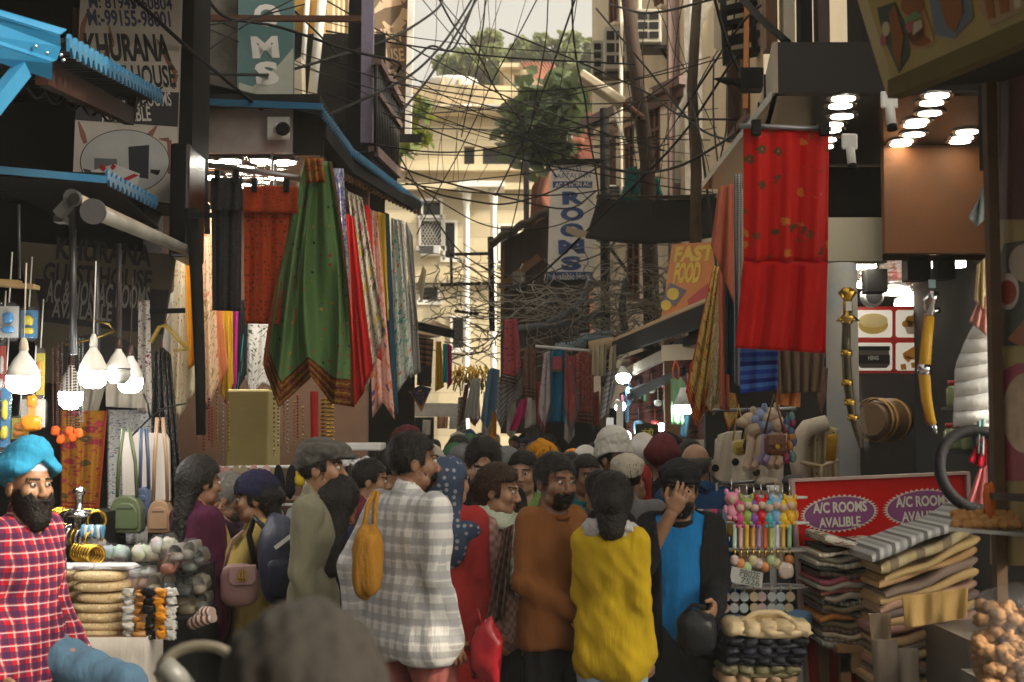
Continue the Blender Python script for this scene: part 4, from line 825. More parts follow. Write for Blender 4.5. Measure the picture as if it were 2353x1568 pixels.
# --- fabrics
FB=dict(green=fabric('green dupatta net',(.15,.27,.10),[(.42,.03,.03),(.6,.3,.03),(.03,.05,.04),(.45,.12,.05)],'dots',13,1.9,trl=.25,dsize=.17,border=[(.22,.055,.02),(.36,.22,.02)],bw=.11),tiedye=fabric('blue tie dye',(.55,.55,.6),[(.02,.04,.25)],'tiedye',3,4,trl=.1),redsilk=fabric('red bandhani',(.55,.015,.012),[(.65,.12,.05),(.4,.0,.0)],'dots',12,3,dsize=.12,trl=.3),beigefl=fabric('beige crewel floral',(.42,.36,.27),[(.35,.08,.13),(.40,.30,.06),(.12,.10,.08)],'floral',3,4,trl=.15),pinkfl=fabric('pink daisy phulkari',(.60,.34,.28),[(.55,.15,.02),(.14,.07,.16),(.50,.14,.06)],'floral',3,6,dsize=.27,trl=.2),mustard=fabric('mustard cloth',(.55,.34,.03),trl=.3),tealdk=fabric('dark teal cloth',(.012,.04,.06)),tealfl=fabric('teal floral',(.42,.42,.36),[(.45,.06,.03),(.02,.18,.15),(.02,.20,.17)],'floral',3,7,dsize=.24),lace=fabric('white lace',(.62,.59,.53),[(.42,.38,.33)],'block',9,3,trl=.2),chikan=fabric('white chikan',(.66,.66,.62),[(.5,.5,.47)],'dots',12,4,dsize=.2,trl=.25),blkdot=fabric('black white lattice',(.5,.48,.44),[(.03,.03,.03)],'block',9,5),darkshawl=fabric('charcoal woven shawl',(.035,.035,.04),[(.06,.055,.05),(.02,.025,.035)],'block',18,2),redshawl=fabric('rust red kantha shawl',(.42,.05,.012),[(.10,.03,.015),(.30,.12,.02),(.16,.03,.01)],'block',13,2.4,dsize=.3),pink=fabric('hot pink cloth',(.62,.03,.18),trl=.4),whitecl=fabric('white cloth',(.72,.70,.66),trl=.4),cream=fabric('cream printed cloth',(.68,.60,.44),[(.55,.16,.04),(.15,.16,.12),(.5,.3,.1)],'block',7,4,trl=.35,dsize=.22),amber=fabric('amber cloth',(.70,.34,.02),trl=.45),peach=fabric('peach cloth',(.72,.30,.13),trl=.4),peachcr=fabric('peach cream cloth',(.72,.52,.36),[(.5,.2,.08),(.35,.25,.1)],'floral',3,6,trl=.4,dsize=.2),yellow=fabric('yellow cloth',(.72,.46,.03),trl=.4),magenta=fabric('magenta cloth',(.42,.03,.22),trl=.3),blackcl=fabric('black cloth',(.010,.010,.012)),whemb=fabric('white embroidered',(.70,.68,.66),[(.3,.03,.06),(.65,.63,.6),(.06,.10,.05)],'floral',3,3,trl=.3,dsize=.14),teal=fabric('teal edge',(.02,.35,.35)),sequin=fabric('black sequin cloth',(.012,.012,.014),[(.10,.02,.03),(.02,.06,.06),(.12,.07,.03)],'sequin',16,3,rough=.45),blockp=fabric('white blue block print',(.50,.50,.48),[(.08,.10,.20),(.20,.10,.12),(.10,.12,.20)],'floral',7,9,dsize=.22),orfl=fabric('orange rose cloth',(.40,.17,.02),[(.40,.05,.08),(.10,.08,.03),(.30,.03,.05)],'floral',2.2,5,dsize=.30,border=[(.38,.06,.02),(.45,.2,.03)],bw=.12),plainoff=fabric('off white hanging',(.48,.44,.38)),bluefl=fabric('white flower strip',(.55,.52,.47),[(.03,.03,.05),(.2,.05,.1)],'floral',2,9,dsize=.16),redplain=fabric('scarlet georgette',(.46,.002,.002),[(.30,.06,.02),(.18,.04,.01),(.62,.10,.02)],'dots',7,3.2,rough=.5,dsize=.0,wr=.12),redflower=fabric('scarlet printed georgette',(.44,.004,.002),[(.13,.04,.008),(.42,.12,.02),(.08,.035,.008),(.45,.004,.003)],'floral',6,1.6,rough=.5,dsize=.27,wr=.12),salmon=fabric('salmon wool',(.42,.12,.07)),purple=fabric('purple edge cloth',(.16,.01,.18)),bwcheck=fabric('black white check edge',(.5,.48,.46),[(.02,.02,.02)],'check',3,40),bluescarf=fabric('royal blue shawl',(.02,.06,.34),[(.06,.18,.52),(.015,.03,.2),(.05,.14,.45)],'hstripe',1,3),brownfr=fabric('brown fringe',(.16,.11,.07),[(.10,.065,.04),(.24,.18,.12)],'vstripe',40),orange=fabric('orange scrap',(.65,.24,.07)),yelfl=fabric('yellow rose scarf',(.60,.40,.12),[(.45,.06,.02),(.55,.28,.02),(.25,.16,.06)],'floral',3,6,dsize=.26,trl=.15,border=[(.5,.05,.02),(.6,.35,.05)],bw=.1),yelfl2=fabric('cream dotted rose scarf',(.58,.46,.26),[(.45,.10,.04),(.5,.28,.05),(.12,.14,.04)],'floral',4,8,dsize=.2,trl=.15),ornred=fabric('red ornate shawl',(.46,.09,.10),[(.06,.03,.06),(.40,.12,.10),(.10,.06,.10)],'block',5,4,border=[(.06,.04,.04),(.35,.28,.2)],bw=.16),ornbrown=fabric('brown sequin suit',(.17,.085,.065),[(.22,.10,.07),(.12,.05,.04)],'sequin',9,3,border=[(.10,.05,.04),(.30,.2,.14)],bw=.2),ornmar=fabric('maroon embroidered suit',(.34,.07,.05),[(.32,.16,.10),(.10,.02,.02)],'sequin',6,4,border=[(.14,.03,.03),(.35,.2,.12)],bw=.16),petrol=fabric('petrol blue kurta',(.015,.15,.26)),greyor=fabric('grey ornate dupatta',(.50,.45,.47),[(.5,.1,.1),(.12,.12,.2),(.3,.2,.15)],'block',4,8,border=[(.3,.07,.06),(.1,.1,.18)],bw=.1),multi=fabric('multicolour dupatta',(.38,.10,.08),[(.05,.12,.3),(.5,.25,.08),(.4,.05,.12)],'block',3,6,border=[(.04,.12,.2),(.4,.2,.12)],bw=.12),denim=fabric('dusty blue garment',(.12,.24,.38)),beige=fabric('beige ribbed shawl',(.42,.35,.24),[(.36,.29,.19)],'vstripe',14),greysh=fabric('grey shawl',(.42,.40,.39),[(.2,.2,.21)],'hstripe',1,9),gold=fabric('gold tinsel',(.65,.42,.08),rough=.3),flora=fabric('dim pink floral backdrop',(.25,.10,.09),[(.05,.06,.04),(.32,.14,.14),(.07,.05,.04)],'floral',6,4),woven=fabric('brown woven shawl',(.18,.09,.06),[(.30,.16,.10),(.05,.04,.04)],'hstripe',1,9),navyfl=fabric('navy flower triangle',(.03,.035,.07),[(.45,.22,.03),(.3,.05,.06),(.03,.04,.08)],'floral',4,3,border=[(.45,.2,.03),(.3,.03,.05)],bw=.2),canvasb=fabric('tan canvas',(.46,.34,.21),rough=.9),tarp=mat('black tarpaulin',(.006,.006,.006),.9),blacknet=fabric('black shade cloth',(.012,.012,.013)),mint=fabric('mint green cloth',(.36,.62,.36),trl=.3),creamcoat=fabric('ivory coat wool',(.62,.56,.46),[(.05,.045,.04)],'dots',3.5,2.2,dsize=.05),spotcoat=fabric('spotted beige coat',(.50,.42,.27),[(.035,.03,.025)],'dots',9,1.1,dsize=.14),fur=fabric('cream fur trim',(.58,.52,.42),rough=.95,wr=.6),puffer=fabric('white puffer',(.72,.72,.72),rough=.5),)
def signs():
 wv=mat('pale grey sign board',(.74,.73,.70),.4,var=.06,vs=1,dirt=(.36,.35,.32),damt=.35,bump=0);D=22
 b=board('rooms_sign','tall white hotel board with big blue letters ROOMS hanging over the street','sign',[(1265,376,D),(1366,372,D),(1362,646,D),(1258,646,D)],wv,.12)
 write(b,'heading_lettering',[('HOTEL',1287,1340,382,396,.0),('SARTAJ INN',1272,1357,398,414,.0)],blueink)
 patch(b,'blue_strip',[(1270,417),(1361,417),(1360,432),(1270,432)],blueink,.004);write(b,'strip_lettering',[('AC & NON AC',1275,1357,419,430,.03)],whiteink,.008)
 write(b,'rooms_lettering',[('R',1292,1341,440,470,.06),('O',1288,1342,476,508,.06),('O',1287,1341,513,545,.06),('M',1283,1343,551,584,.06),('S',1289,1336,589,622,.06)],blueink,.006)
 patch(b,'foot_strip',[(1259,625),(1362,625),(1362,645),(1258,645)],blueink,.004);write(b,'foot_lettering',[('Available Here',1268,1354,628,643,.01)],whiteink,.008)
 m=MB();m.bar(at(1258,649,D-.05),at(1395,650,D-.05),.06,.08);m.bar(at(1262,373,D-.02),at(1395,371,D-.02),.06,.08);obj('bracket',m,black,b[0])
 op=mat('orange poster vinyl',(.62,.20,.02),.5,var=.15);ye=mat('poster yellow',(.72,.50,.03),.5,bump=0)
 b=board('orange_poster','orange food poster with yellow lettering behind the wire tangle','poster',[(1545,562,14.5),(1650,555,13.5),(1628,720,13.5),(1520,735,14.5)],op,.03)
 write(b,'lettering',[('FAST',1550,1640,566,600,.05),('FOOD',1550,1610,604,650,.05)],ye)
 patch(b,'picture_diamond',[(1540,650),(1578,668),(1552,705),(1522,690)],mat('poster blue',(.10,.10,.16),.5,bump=0),.004);patch(b,'picture_dish',ell(1548,676,14,14),ye,.008);patch(b,'picture_dish',ell(1532,702,12,12),ye,.008);patch(b,'picture_corner',[(1580,690),(1628,650),(1622,700),(1585,712)],mat('poster red',(.45,.02,.02),.5,bump=0),.004)
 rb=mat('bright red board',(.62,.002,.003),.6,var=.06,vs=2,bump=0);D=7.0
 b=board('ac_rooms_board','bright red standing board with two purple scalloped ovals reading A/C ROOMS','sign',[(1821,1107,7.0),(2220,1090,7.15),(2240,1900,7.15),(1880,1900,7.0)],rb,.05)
 pw=mat('board white',(.72,.68,.60),.5,bump=0);pu=mat('board purple',(.24,.04,.20),.5,bump=0)
 for(cu,cv)in((1928,1180),(2118,1166)):
  n=44;patch(b,'zigzag_rim',[(cu+(86+5*(-1)**k)*math.cos(math.pi*k/n),cv-.02*(0)-(41+3*(-1)**k)*math.sin(math.pi*k/n)-(.075*(86*math.cos(math.pi*k/n))))for k in range(2*n)],pw,.004)
  patch(b,'oval',[(u,v-.075*(u-cu))for u,v in ell(cu,cv,80,38)],pu,.007)
  X,Y=b[1],b[2]
  write(b,'lettering',[('A/C ROOMS',cu-62,cu+62,cv-27,cv-2,.035),('AVALIBLE',cu-48,cu+48,cv+8,cv+31,.035)],pw,.011)
 m=MB();P=[at(1818,1104,6.99),at(2222,1087,7.14)];m.bar(P[0],P[1],.06,.014);m.bar(at(1819,1104,6.99),at(1878,1900,6.99),.018,.06);m.bar(at(2221,1088,7.14),at(2241,1900,7.14),.018,.06);obj('frame',m,mat('dull pinkish frame',(.5,.36,.32),.5),b[0])
 write(b,'large_lettering',[('TA',2040,2130,1238,1300,.05)],pw,.005);write(b,'large_lettering',[('OO',1955,2060,1505,1560,.05)],pw,.005)
 D=13.2;b=board('lassi_sign','round black disc sign with yellow Hindi lettering','sign',[(1460,975,D),(1514,975,D),(1514,1030,D),(1460,1030,D)],mat('hidden back',(.03,.03,.02)),.02)
 patch(b,'disc',ell(1487,1003,29,31),mat('black green disc',(.018,.022,.012),.5,bump=0),.006);write(b,'lettering',[('ठंडी',1474,1502,984,1000,.02),('लस्सी',1466,1508,1003,1018,.02)],mat('disc yellow',(.6,.5,.05),.5,bump=0),.012)
 for(u0,v0,u1,v1,d,lab)in((1393,960,1410,1000,15,'white notice sheet taped beside the market lamp'),(1417,922,1432,985,13.4,'tall printed white sheet hanging under the lit clip lamp')):
  m=MB();m.box(at(u0,v1,d),at(u1,v0,d)+Vector((0,.02,0)));p=obj('notice',m,whiteink,None,lab,'notice');
signs()
def cloths():
 L='scarves hung in a row along the left awning'
 D=lambda*a,**k:drape(*a,**k)
 rows=[('tie_dye_scarf','white scarf with dark blue tie dye hanging behind the green dupatta','tiedye',[(760,386),(790,388)],[(788,730),(806,735)],11.7,2,.02),('red_scarf','bright red scarf with a pointed hem beside the green dupatta','redsilk',[(794,490),(812,500)],[(838,900),(812,938),(858,850)],11.9,2,.03),('beige_scarf','beige floral scarf with yellow and brown sprigs in the row','beigefl',[(800,440),(832,455)],[(842,900),(886,760)],12.4,3,.03),('maroon_scarf','narrow maroon and white scarf tucked between the beige and pink ones','redsilk',[(838,470),(848,475)],[(862,820),(878,830)],12.9,1,.02),('pink_scarf','pale pink scarf embroidered with purple and orange daisies','pinkfl',[(846,478),(866,488)],[(856,960),(880,925),(908,966)],13.3,2,.03),('mustard_scarf','narrow mustard scarf in the hanging row','mustard',[(868,487),(885,492)],[(884,720),(893,740)],13.8,1,.02),('dark_teal_scarf','dark teal plain scarf hanging long in the row','tealdk',[(884,488),(894,492)],[(903,958),(915,950)],14.0,1,.015),('teal_floral_scarf','white scarf with teal leaves and red flowers in the row','tealfl',[(898,500),(914,506)],[(908,910),(948,850)],14.5,2,.03),('lace_scarf','off white lace scarf near the street end of the row','lace',[(914,504),(926,508)],[(930,850),(950,860)],15.2,2,.02),('white_scarf','white embroidered scarf closing the row at its far end','chikan',[(936,515),(948,540)],[(942,870),(966,855)],16,2,.03),('lattice_scarf','black and white lattice scarf glimpsed between white ones','blkdot',[(926,506),(936,512)],[(950,760),(962,760)],15.7,1,.02)]
 for n,lab,f,top,bot,d,fo,am in rows:D(n,lab,'scarf',FB[f],top,bot,d,fo,am,group=L,nu=24,nv=24)
 D('green_dupatta','large sheer green dupatta with red dots and an orange pointed border','dupatta',FB['green'],[(697,366),(762,372)],[(604,838),(640,938),(716,866),(762,928),(814,936)],10.8,3.6,.09,nu=70,nv=50,wob=1.4,mid=[(640,610),(672,660),(700,640),(776,655),(800,650)])
 D('dupatta_header','bunched red and yellow top of the green dupatta','scarf',FB['orfl'],[(700,362),(742,364)],[(705,420),(752,420)],10.75,3,.04,nu=20,nv=8)
 for n,lab,f,u0,v0,u1,v1,fl in(('charcoal_shawl','charcoal woven shawl folded over the shop rail','darkshawl',485,408,556,714,482),('rust_shawl','rust red patterned shawl folded over the shop rail','redshawl',560,428,682,744,488)):
  t=thing(n,lab,'shawl',at((u0+u1)/2,v1,10.85));D('cloth',None,None,FB[f],[(u0,v0),(u1,v0+2)],[(u0+3,v1),(u1-3,v1+2)],10.85,2.5,.02,parent=t);D('flap',None,None,FB[f],[(u0-1,v0-1),(u1+1,v0)],[(u0-2,fl),(u1+2,fl+3)],10.78,2,.015,parent=t,nv=8)
  for q in(.2,.8):m=MB();c=at(u0+(u1-u0)*q,v0-2,10.76);m.box(c+Vector((-.02,-.015,-.05)),c+Vector((.02,.03,.05)));obj('clip',m,black,t)
 I='bright scarves hanging inside the lit scarf shop'
 for n,lab,f,top,bot,d,fo in(('pink_scarf','hot pink cloth hanging behind the yellow clothes hanger','pink',[(348,690),(374,690)],[(344,800),(374,810)],12.5,1),('white_scarf','plain white scarf hanging beside the pink cloth','whitecl',[(374,690),(412,660)],[(372,905),(402,965)],12.6,2),('cream_scarf','cream scarf printed with small coloured squares','cream',[(404,580),(444,560)],[(388,900),(410,965),(448,900)],12.4,2),('amber_scarf','amber yellow scarf behind the leaning black post','amber',[(424,520),(436,510)],[(432,850),(452,835)],12.3,1),('peach_cream_scarf','peach and cream floral scarf right of the black post','peachcr',[(450,440),(484,470)],[(458,930),(476,944),(504,880)],12.5,2),('peach_scarf','plain peach scarf with a pointed tip','peach',[(470,470),(486,480)],[(488,890),(500,900),(524,850)],12.6,2),('yellow_scarf','bright yellow scarf with a white lace edge','yellow',[(512,690),(534,690)],[(508,905),(520,925),(536,880)],12.7,2),('magenta_scarf','magenta scarf hanging between yellow and black ones','magenta',[(530,690),(548,690)],[(516,925),(524,932),(544,880)],12.75,1),('black_scarf','black scarf with a cream scalloped edge in the shop','blackcl',[(546,690),(570,690)],[(542,905),(566,860)],12.8,2),('embroidered_scarf','white scarf with small red embroidered flowers at its tip','whemb',[(566,735),(640,735)],[(562,870),(578,908),(604,880),(640,905)],12.85,4),('teal_scarf','thin teal scarf edge hanging beside the black one','teal',[(568,690),(574,690)],[(544,905),(550,895)],12.82,1)):
  D(n,lab,'scarf',FB[f],top,bot,d,fo,.025,group=I,nu=20,nv=24)
 m=MB();d=8.25;m.tube([at(346,788,d),at(366,752,d),at(380,748,d),at(432,803,d)],.014,6);m.tube([at(432,803,d),at(398,806,d)],.008,6);m.tube([at(380,748,d),at(384,736,d),at(392,722,d)],.004,6);obj('clothes_hanger',m,mat('ochre plastic',(.30,.20,.03),.4),None,'ochre plastic clothes hanger above the sequinned dress','hanger')
 D('sequin_dress','long black sequinned dress hanging at the stall corner','dress',FB['sequin'],[(354,812),(374,798),(392,815)],[(352,1260),(392,1270),(432,1255)],8.3,4,.05,nu=40,mid=[(348,1000),(385,1010),(408,1000)])
 for n,lab,f,top,bot,d,fo in(('white_hanging','plain off white cloth hanging behind the necklaces','plainoff',[(186,860),(250,860)],[(186,1008),(206,1010)],9.2,2),('rose_hanging','orange cloth with red roses hanging behind the turbaned man','orfl',[(138,944),(246,944)],[(138,1182),(226,1186)],9.0,3),('block_print_hanging','white cloth with blue block print flowers','blockp',[(246,942),(352,942)],[(246,1250),(338,1250)],9.1,3),('lace_hanging','cream cloth with a lace hem above the block print','plainoff',[(242,880),(334,880)],[(244,935),(336,940)],8.95,3),('flower_strip_hanging','long white strip with dark flowers beside the sequinned dress','bluefl',[(318,690),(344,690)],[(316,950),(350,948)],9.0,1)):
  D(n,lab,'hanging cloth',FB[f],top,bot,d,fo,.025,nu=24,nv=20)
  # ---- right: scarlet scarf group
 t=thing('scarlet_scarf','large scarlet scarf with faded leaf print hanging from a rail at the right','scarf',at(1800,810,6.5))
 D('printed_half',None,None,FB['redflower'],[(1708,292),(1905,300)],[(1708,600),(1902,602)],6.5,3,.02,parent=t,nv=24)
 D('plain_half',None,None,FB['redplain'],[(1708,600),(1902,602)],[(1690,800),(1896,812)],6.5,3,.025,parent=t,nv=20)
 m=MB();lin(m,(1700,290),(1910,297),.012,6.48);obj('rail',m,greymetal,None,'steel rail from which the scarlet scarf hangs','rail')
 for u in(1738,1895):m=MB();c=at(u,296,6.45);m.box(c+Vector((-.02,-.015,-.03)),c+Vector((.02,.025,.04)));obj('clip',m,black,t)
 for n,lab,f,top,bot,d,fo in(('salmon_shawl','salmon wool shawl draped left of the scarlet scarf','salmon',[(1652,430),(1690,420)],[(1634,565),(1692,710)],7.2,2),('check_edged_shawl','narrow shawl with black and white checked border','bwcheck',[(1686,400),(1704,400)],[(1688,880),(1704,890)],6.9,1),('teal_shawl','dark teal shawl edge beside the checked border','tealdk',[(1668,640),(1690,620)],[(1668,860),(1690,865)],7.3,1),('blush_shawl','pale blush shawl hanging behind the teal one','salmon',[(1650,620),(1672,600)],[(1655,940),(1676,945)],7.5,1),('royal_blue_shawl','royal blue striped shawl hanging under the scarlet scarf','bluescarf',[(1700,780),(1788,780)],[(1702,905),(1786,895)],6.75,2),('fringed_shawl','brown shawl with a long hanging fringe','brownfr',[(1784,800),(1896,800)],[(1790,905),(1888,900)],6.9,5),('orange_cloth','bright orange scrap of cloth below the brown fringe','orange',[(1788,880),(1840,885)],[(1784,930),(1838,936)],7.0,2),('plum_shawl','plum coloured crocheted scarf with a pointed end','ornbrown',[(1862,845),(1902,845)],[(1874,910),(1888,952),(1898,910)],8.4,1)):
  D(n,lab,'shawl',FB[f],top,bot,d,fo,.02,nu=24,nv=24)
 for n,lab,f,top,bot,d,fo in(('rose_scarf','long yellow scarf with red roses, lowest of the yellow group','yelfl',[(1640,610),(1660,620)],[(1576,900),(1600,985),(1640,860)],9.0,3),('dotted_scarf','cream scarf with rose dots hanging right in the yellow group','yelfl2',[(1656,600),(1682,610)],[(1632,880),(1650,950),(1672,870)],8.6,3),('gold_scarf','golden printed scarf with a red hem at the left of the yellow group','yelfl',[(1622,780),(1648,770)],[(1584,840),(1596,980),(1632,930)],9.4,2),('white_tip_scarf','cream scarf with red border beside the yellow group','yelfl2',[(1640,830),(1664,830)],[(1622,930),(1638,955),(1668,930)],8.9,2),('red_check_scarf','small red and cream scarf with a red pointed hem','yelfl',[(1656,900),(1690,905)],[(1664,955),(1674,990),(1700,950)],8.8,1)):
  D(n,lab,'scarf',FB[f],top,bot,d,fo,.03,group='yellow rose scarves on the right',nu=24,nv=24)
  # ---- centre clothes stall
 G='clothes hung high in the middle of the street'
 for n,lab,f,top,bot,d,fo in(('ornate_shawl','red ornate shawl with a dark fringed border hanging highest in the middle','ornred',[(1158,735),(1190,732)],[(1150,880),(1186,890),(1200,860)],17.5,2),('grey_shawl_tail','grey striped shawl tail hanging below the red ornate shawl','greysh',[(1150,850),(1200,850)],[(1148,975),(1165,945),(1200,905)],17.8,3),('brown_suit','dark brown sequinned tunic on a hanger','ornbrown',[(1204,805),(1216,793),(1232,806)],[(1200,915),(1234,920)],17.6,2),('grey_dupatta','grey and red bordered dupatta at the left of the petrol blue tunic','greyor',[(1250,812),(1264,806)],[(1234,955),(1250,1000),(1266,930)],16.9,2),('petrol_tunic','petrol blue tunic with an embroidered yoke','petrol',[(1262,812),(1284,798),(1302,812)],[(1258,970),(1298,972)],17.0,2),('multicolour_dupatta','multicolour dupatta with pointed ends right of the petrol blue tunic','multi',[(1298,812),(1312,820)],[(1296,940),(1312,1008),(1332,930)],16.9,2),('maroon_suit','maroon embroidered tunic with teardrop motifs','ornmar',[(1322,815),(1346,802),(1364,815)],[(1324,972),(1364,976)],17.2,2),('rust_dupatta','rust dupatta edge hanging behind the maroon tunic','ornred',[(1312,820),(1330,815)],[(1322,930),(1346,960)],17.4,1),('beige_shawl','beige ribbed shawl folded over the rail end','beige',[(1362,795),(1394,790)],[(1360,862),(1392,866)],15.6,3),('dark_beige_shawl','second beige shawl with a black lining on the rail','beige',[(1402,800),(1416,792)],[(1398,850),(1415,855)],15.4,1),('grey_blue_shawl','grey blue shawl with a ragged diagonal hem','greysh',[(1396,850),(1424,845)],[(1378,965),(1398,950),(1412,900)],15.6,3),('magenta_scarf','magenta scarf with a beaded hem hanging diagonally','pink',[(1196,920),(1212,915)],[(1170,990),(1186,990),(1208,950)],17.3,1),('white_dupatta','white scarf hanging beside the magenta one','whitecl',[(1208,915),(1222,915)],[(1206,985),(1228,975)],17.4,1),('white_frock','white tiered frock on a hanger left of the dusty blue coat','chikan',[(1082,878),(1092,868),(1104,878)],[(1066,960),(1100,966)],19.5,3),('blue_coat','dusty blue long coat hanging near the street end','denim',[(1122,850),(1132,845),(1148,850)],[(1104,965),(1120,985),(1146,930)],19,2),('plaid_scarf','dark plaid scarf hanging left of the white frock','woven',[(1068,885),(1080,880)],[(1050,985),(1066,960)],19.6,1),('orange_scarf','orange scarf hanging below the dusty blue coat','amber',[(1132,945),(1142,945)],[(1126,1000),(1140,1005)],19,1)):
  D(n,lab,'clothing',FB[f],top,bot,d,fo,.03,group=G,nu=22,nv=22)
 pal=(('greysh','grey'),('whitecl','white'),('lace','lace'),('ornred','red patterned'),('chikan','white embroidered'),('multi','multicolour'),('beige','beige'),('pinkfl','pink floral'))
 spots=((1152,'left end'),(1176,'left end, second in'),(1222,'gap beside the brown tunic'),(1240,'gap left of the petrol blue tunic'),(1308,'gap right of the petrol blue tunic'),(1368,'gap right of the maroon tunic'),(1388,'right end'),(1092,'street end below the white frock'),(1060,'street end under the gold tinsel'),(1118,'street end beside the dusty blue coat'))
 for i,(u,w_)in enumerate(spots):f,c=pal[i%8];v0=868+(i*37)%50;D('hanging_scarf','%s scarf hung low at the %s'%(c,w_),'scarf',FB[f],[(u-7,v0),(u+8,v0-4)],[(u-12,v0+92),(u-1,v0+118-(i%3)*14),(u+12,v0+84)],18.2 if u>1140 else 20.3,2,.03,group=G,nu=16,nv=14)
 b=MB();b.quad(at(1268,915-60,16.93),at(1292,915-60,16.93),at(1292,820,16.93),at(1270,820,16.93));obj('tunic_yoke',b,FB['ornred'],None,'embroidered yoke panel of the petrol blue tunic','embroidery',solid=.01)
 for a,c,r,d,lab in(((1230,796),(1420,812),.018,17,'pale rail carrying the tunics in the middle of the street'),((1040,869),(1115,872),.014,20,'thin rail with gold tinsel at the street end')):
  m=MB();lin(m,a,c,r,d);obj('clothes_rail',m,white,None,lab,'rail')
 for n,lab,f,top,bot,d,fo in(('woven_shawl','brown woven shawl with a tasselled hem past the scarf row','woven',[(960,775),(996,780)],[(958,885),(990,890)],18.5,2),('grey_panel_cloth','charcoal cloth hanging in front of the woven shawl','darkshawl',[(962,840),(992,845)],[(958,880),(992,882)],18.3,1),('yellow_lace','bundle of yellow green lace trims hanging at the stall corner','yellow',[(1002,785),(1014,785)],[(1000,900),(1020,890)],17.2,3),('teal_lace','teal beaded trim hanging beside the yellow laces','teal',[(1018,790),(1028,790)],[(1018,880),(1028,880)],17.2,2),('pink_lace','pink beaded trim hanging beside the teal one','pink',[(1028,790),(1038,795)],[(1028,895),(1038,880)],17.3,2),('navy_kerchief','navy flowered kerchief with an orange pointed border','navyfl',[(940,900),(965,885),(992,893)],[(945,905),(968,948),(986,905)],17,2),('white_banner','long white cloth banner at the far end of the street','whitecl',[(935,925),(1090,928)],[(935,958),(1090,958)],24,4),('plaid_towel','orange plaid towel on the far stall line','check',[(1005,958),(1030,958)],[(1004,985),(1028,985)],22,2),('white_towel','white towel on the far stall line','whitecl',[(1034,958),(1062,958)],[(1032,986),(1060,986)],22,2),('white_sheet','white hanging sheet beside the dark far doorway','whitecl',[(972,965),(990,966)],[(970,1000),(988,1000)],21.5,1)):
  ff=FB.get(f)or fabric('orange plaid towel',(.62,.5,.38),[(.5,.2,.06),(.3,.1,.05)],'check',5)
  D(n,lab,'hanging cloth',ff,top,bot,d,fo,.02,nu=20,nv=14)
 rng=random.Random(9);m=MB()
 for k in range(90):
  u=rng.uniform(1042,1118);v=rng.uniform(838,872);p=at(u,v,20+rng.uniform(-.3,.3));m.tube([p,p+Vector((rng.uniform(-.1,.1),0,rng.uniform(-.25,-.1)))],.012,4)
 obj('gold_tinsel',m,mat('gold foil',(.6,.36,.06),.25,.8),None,'mass of hanging gold tinsel garlands at the street end','tinsel',kind='stuff')
cloths()
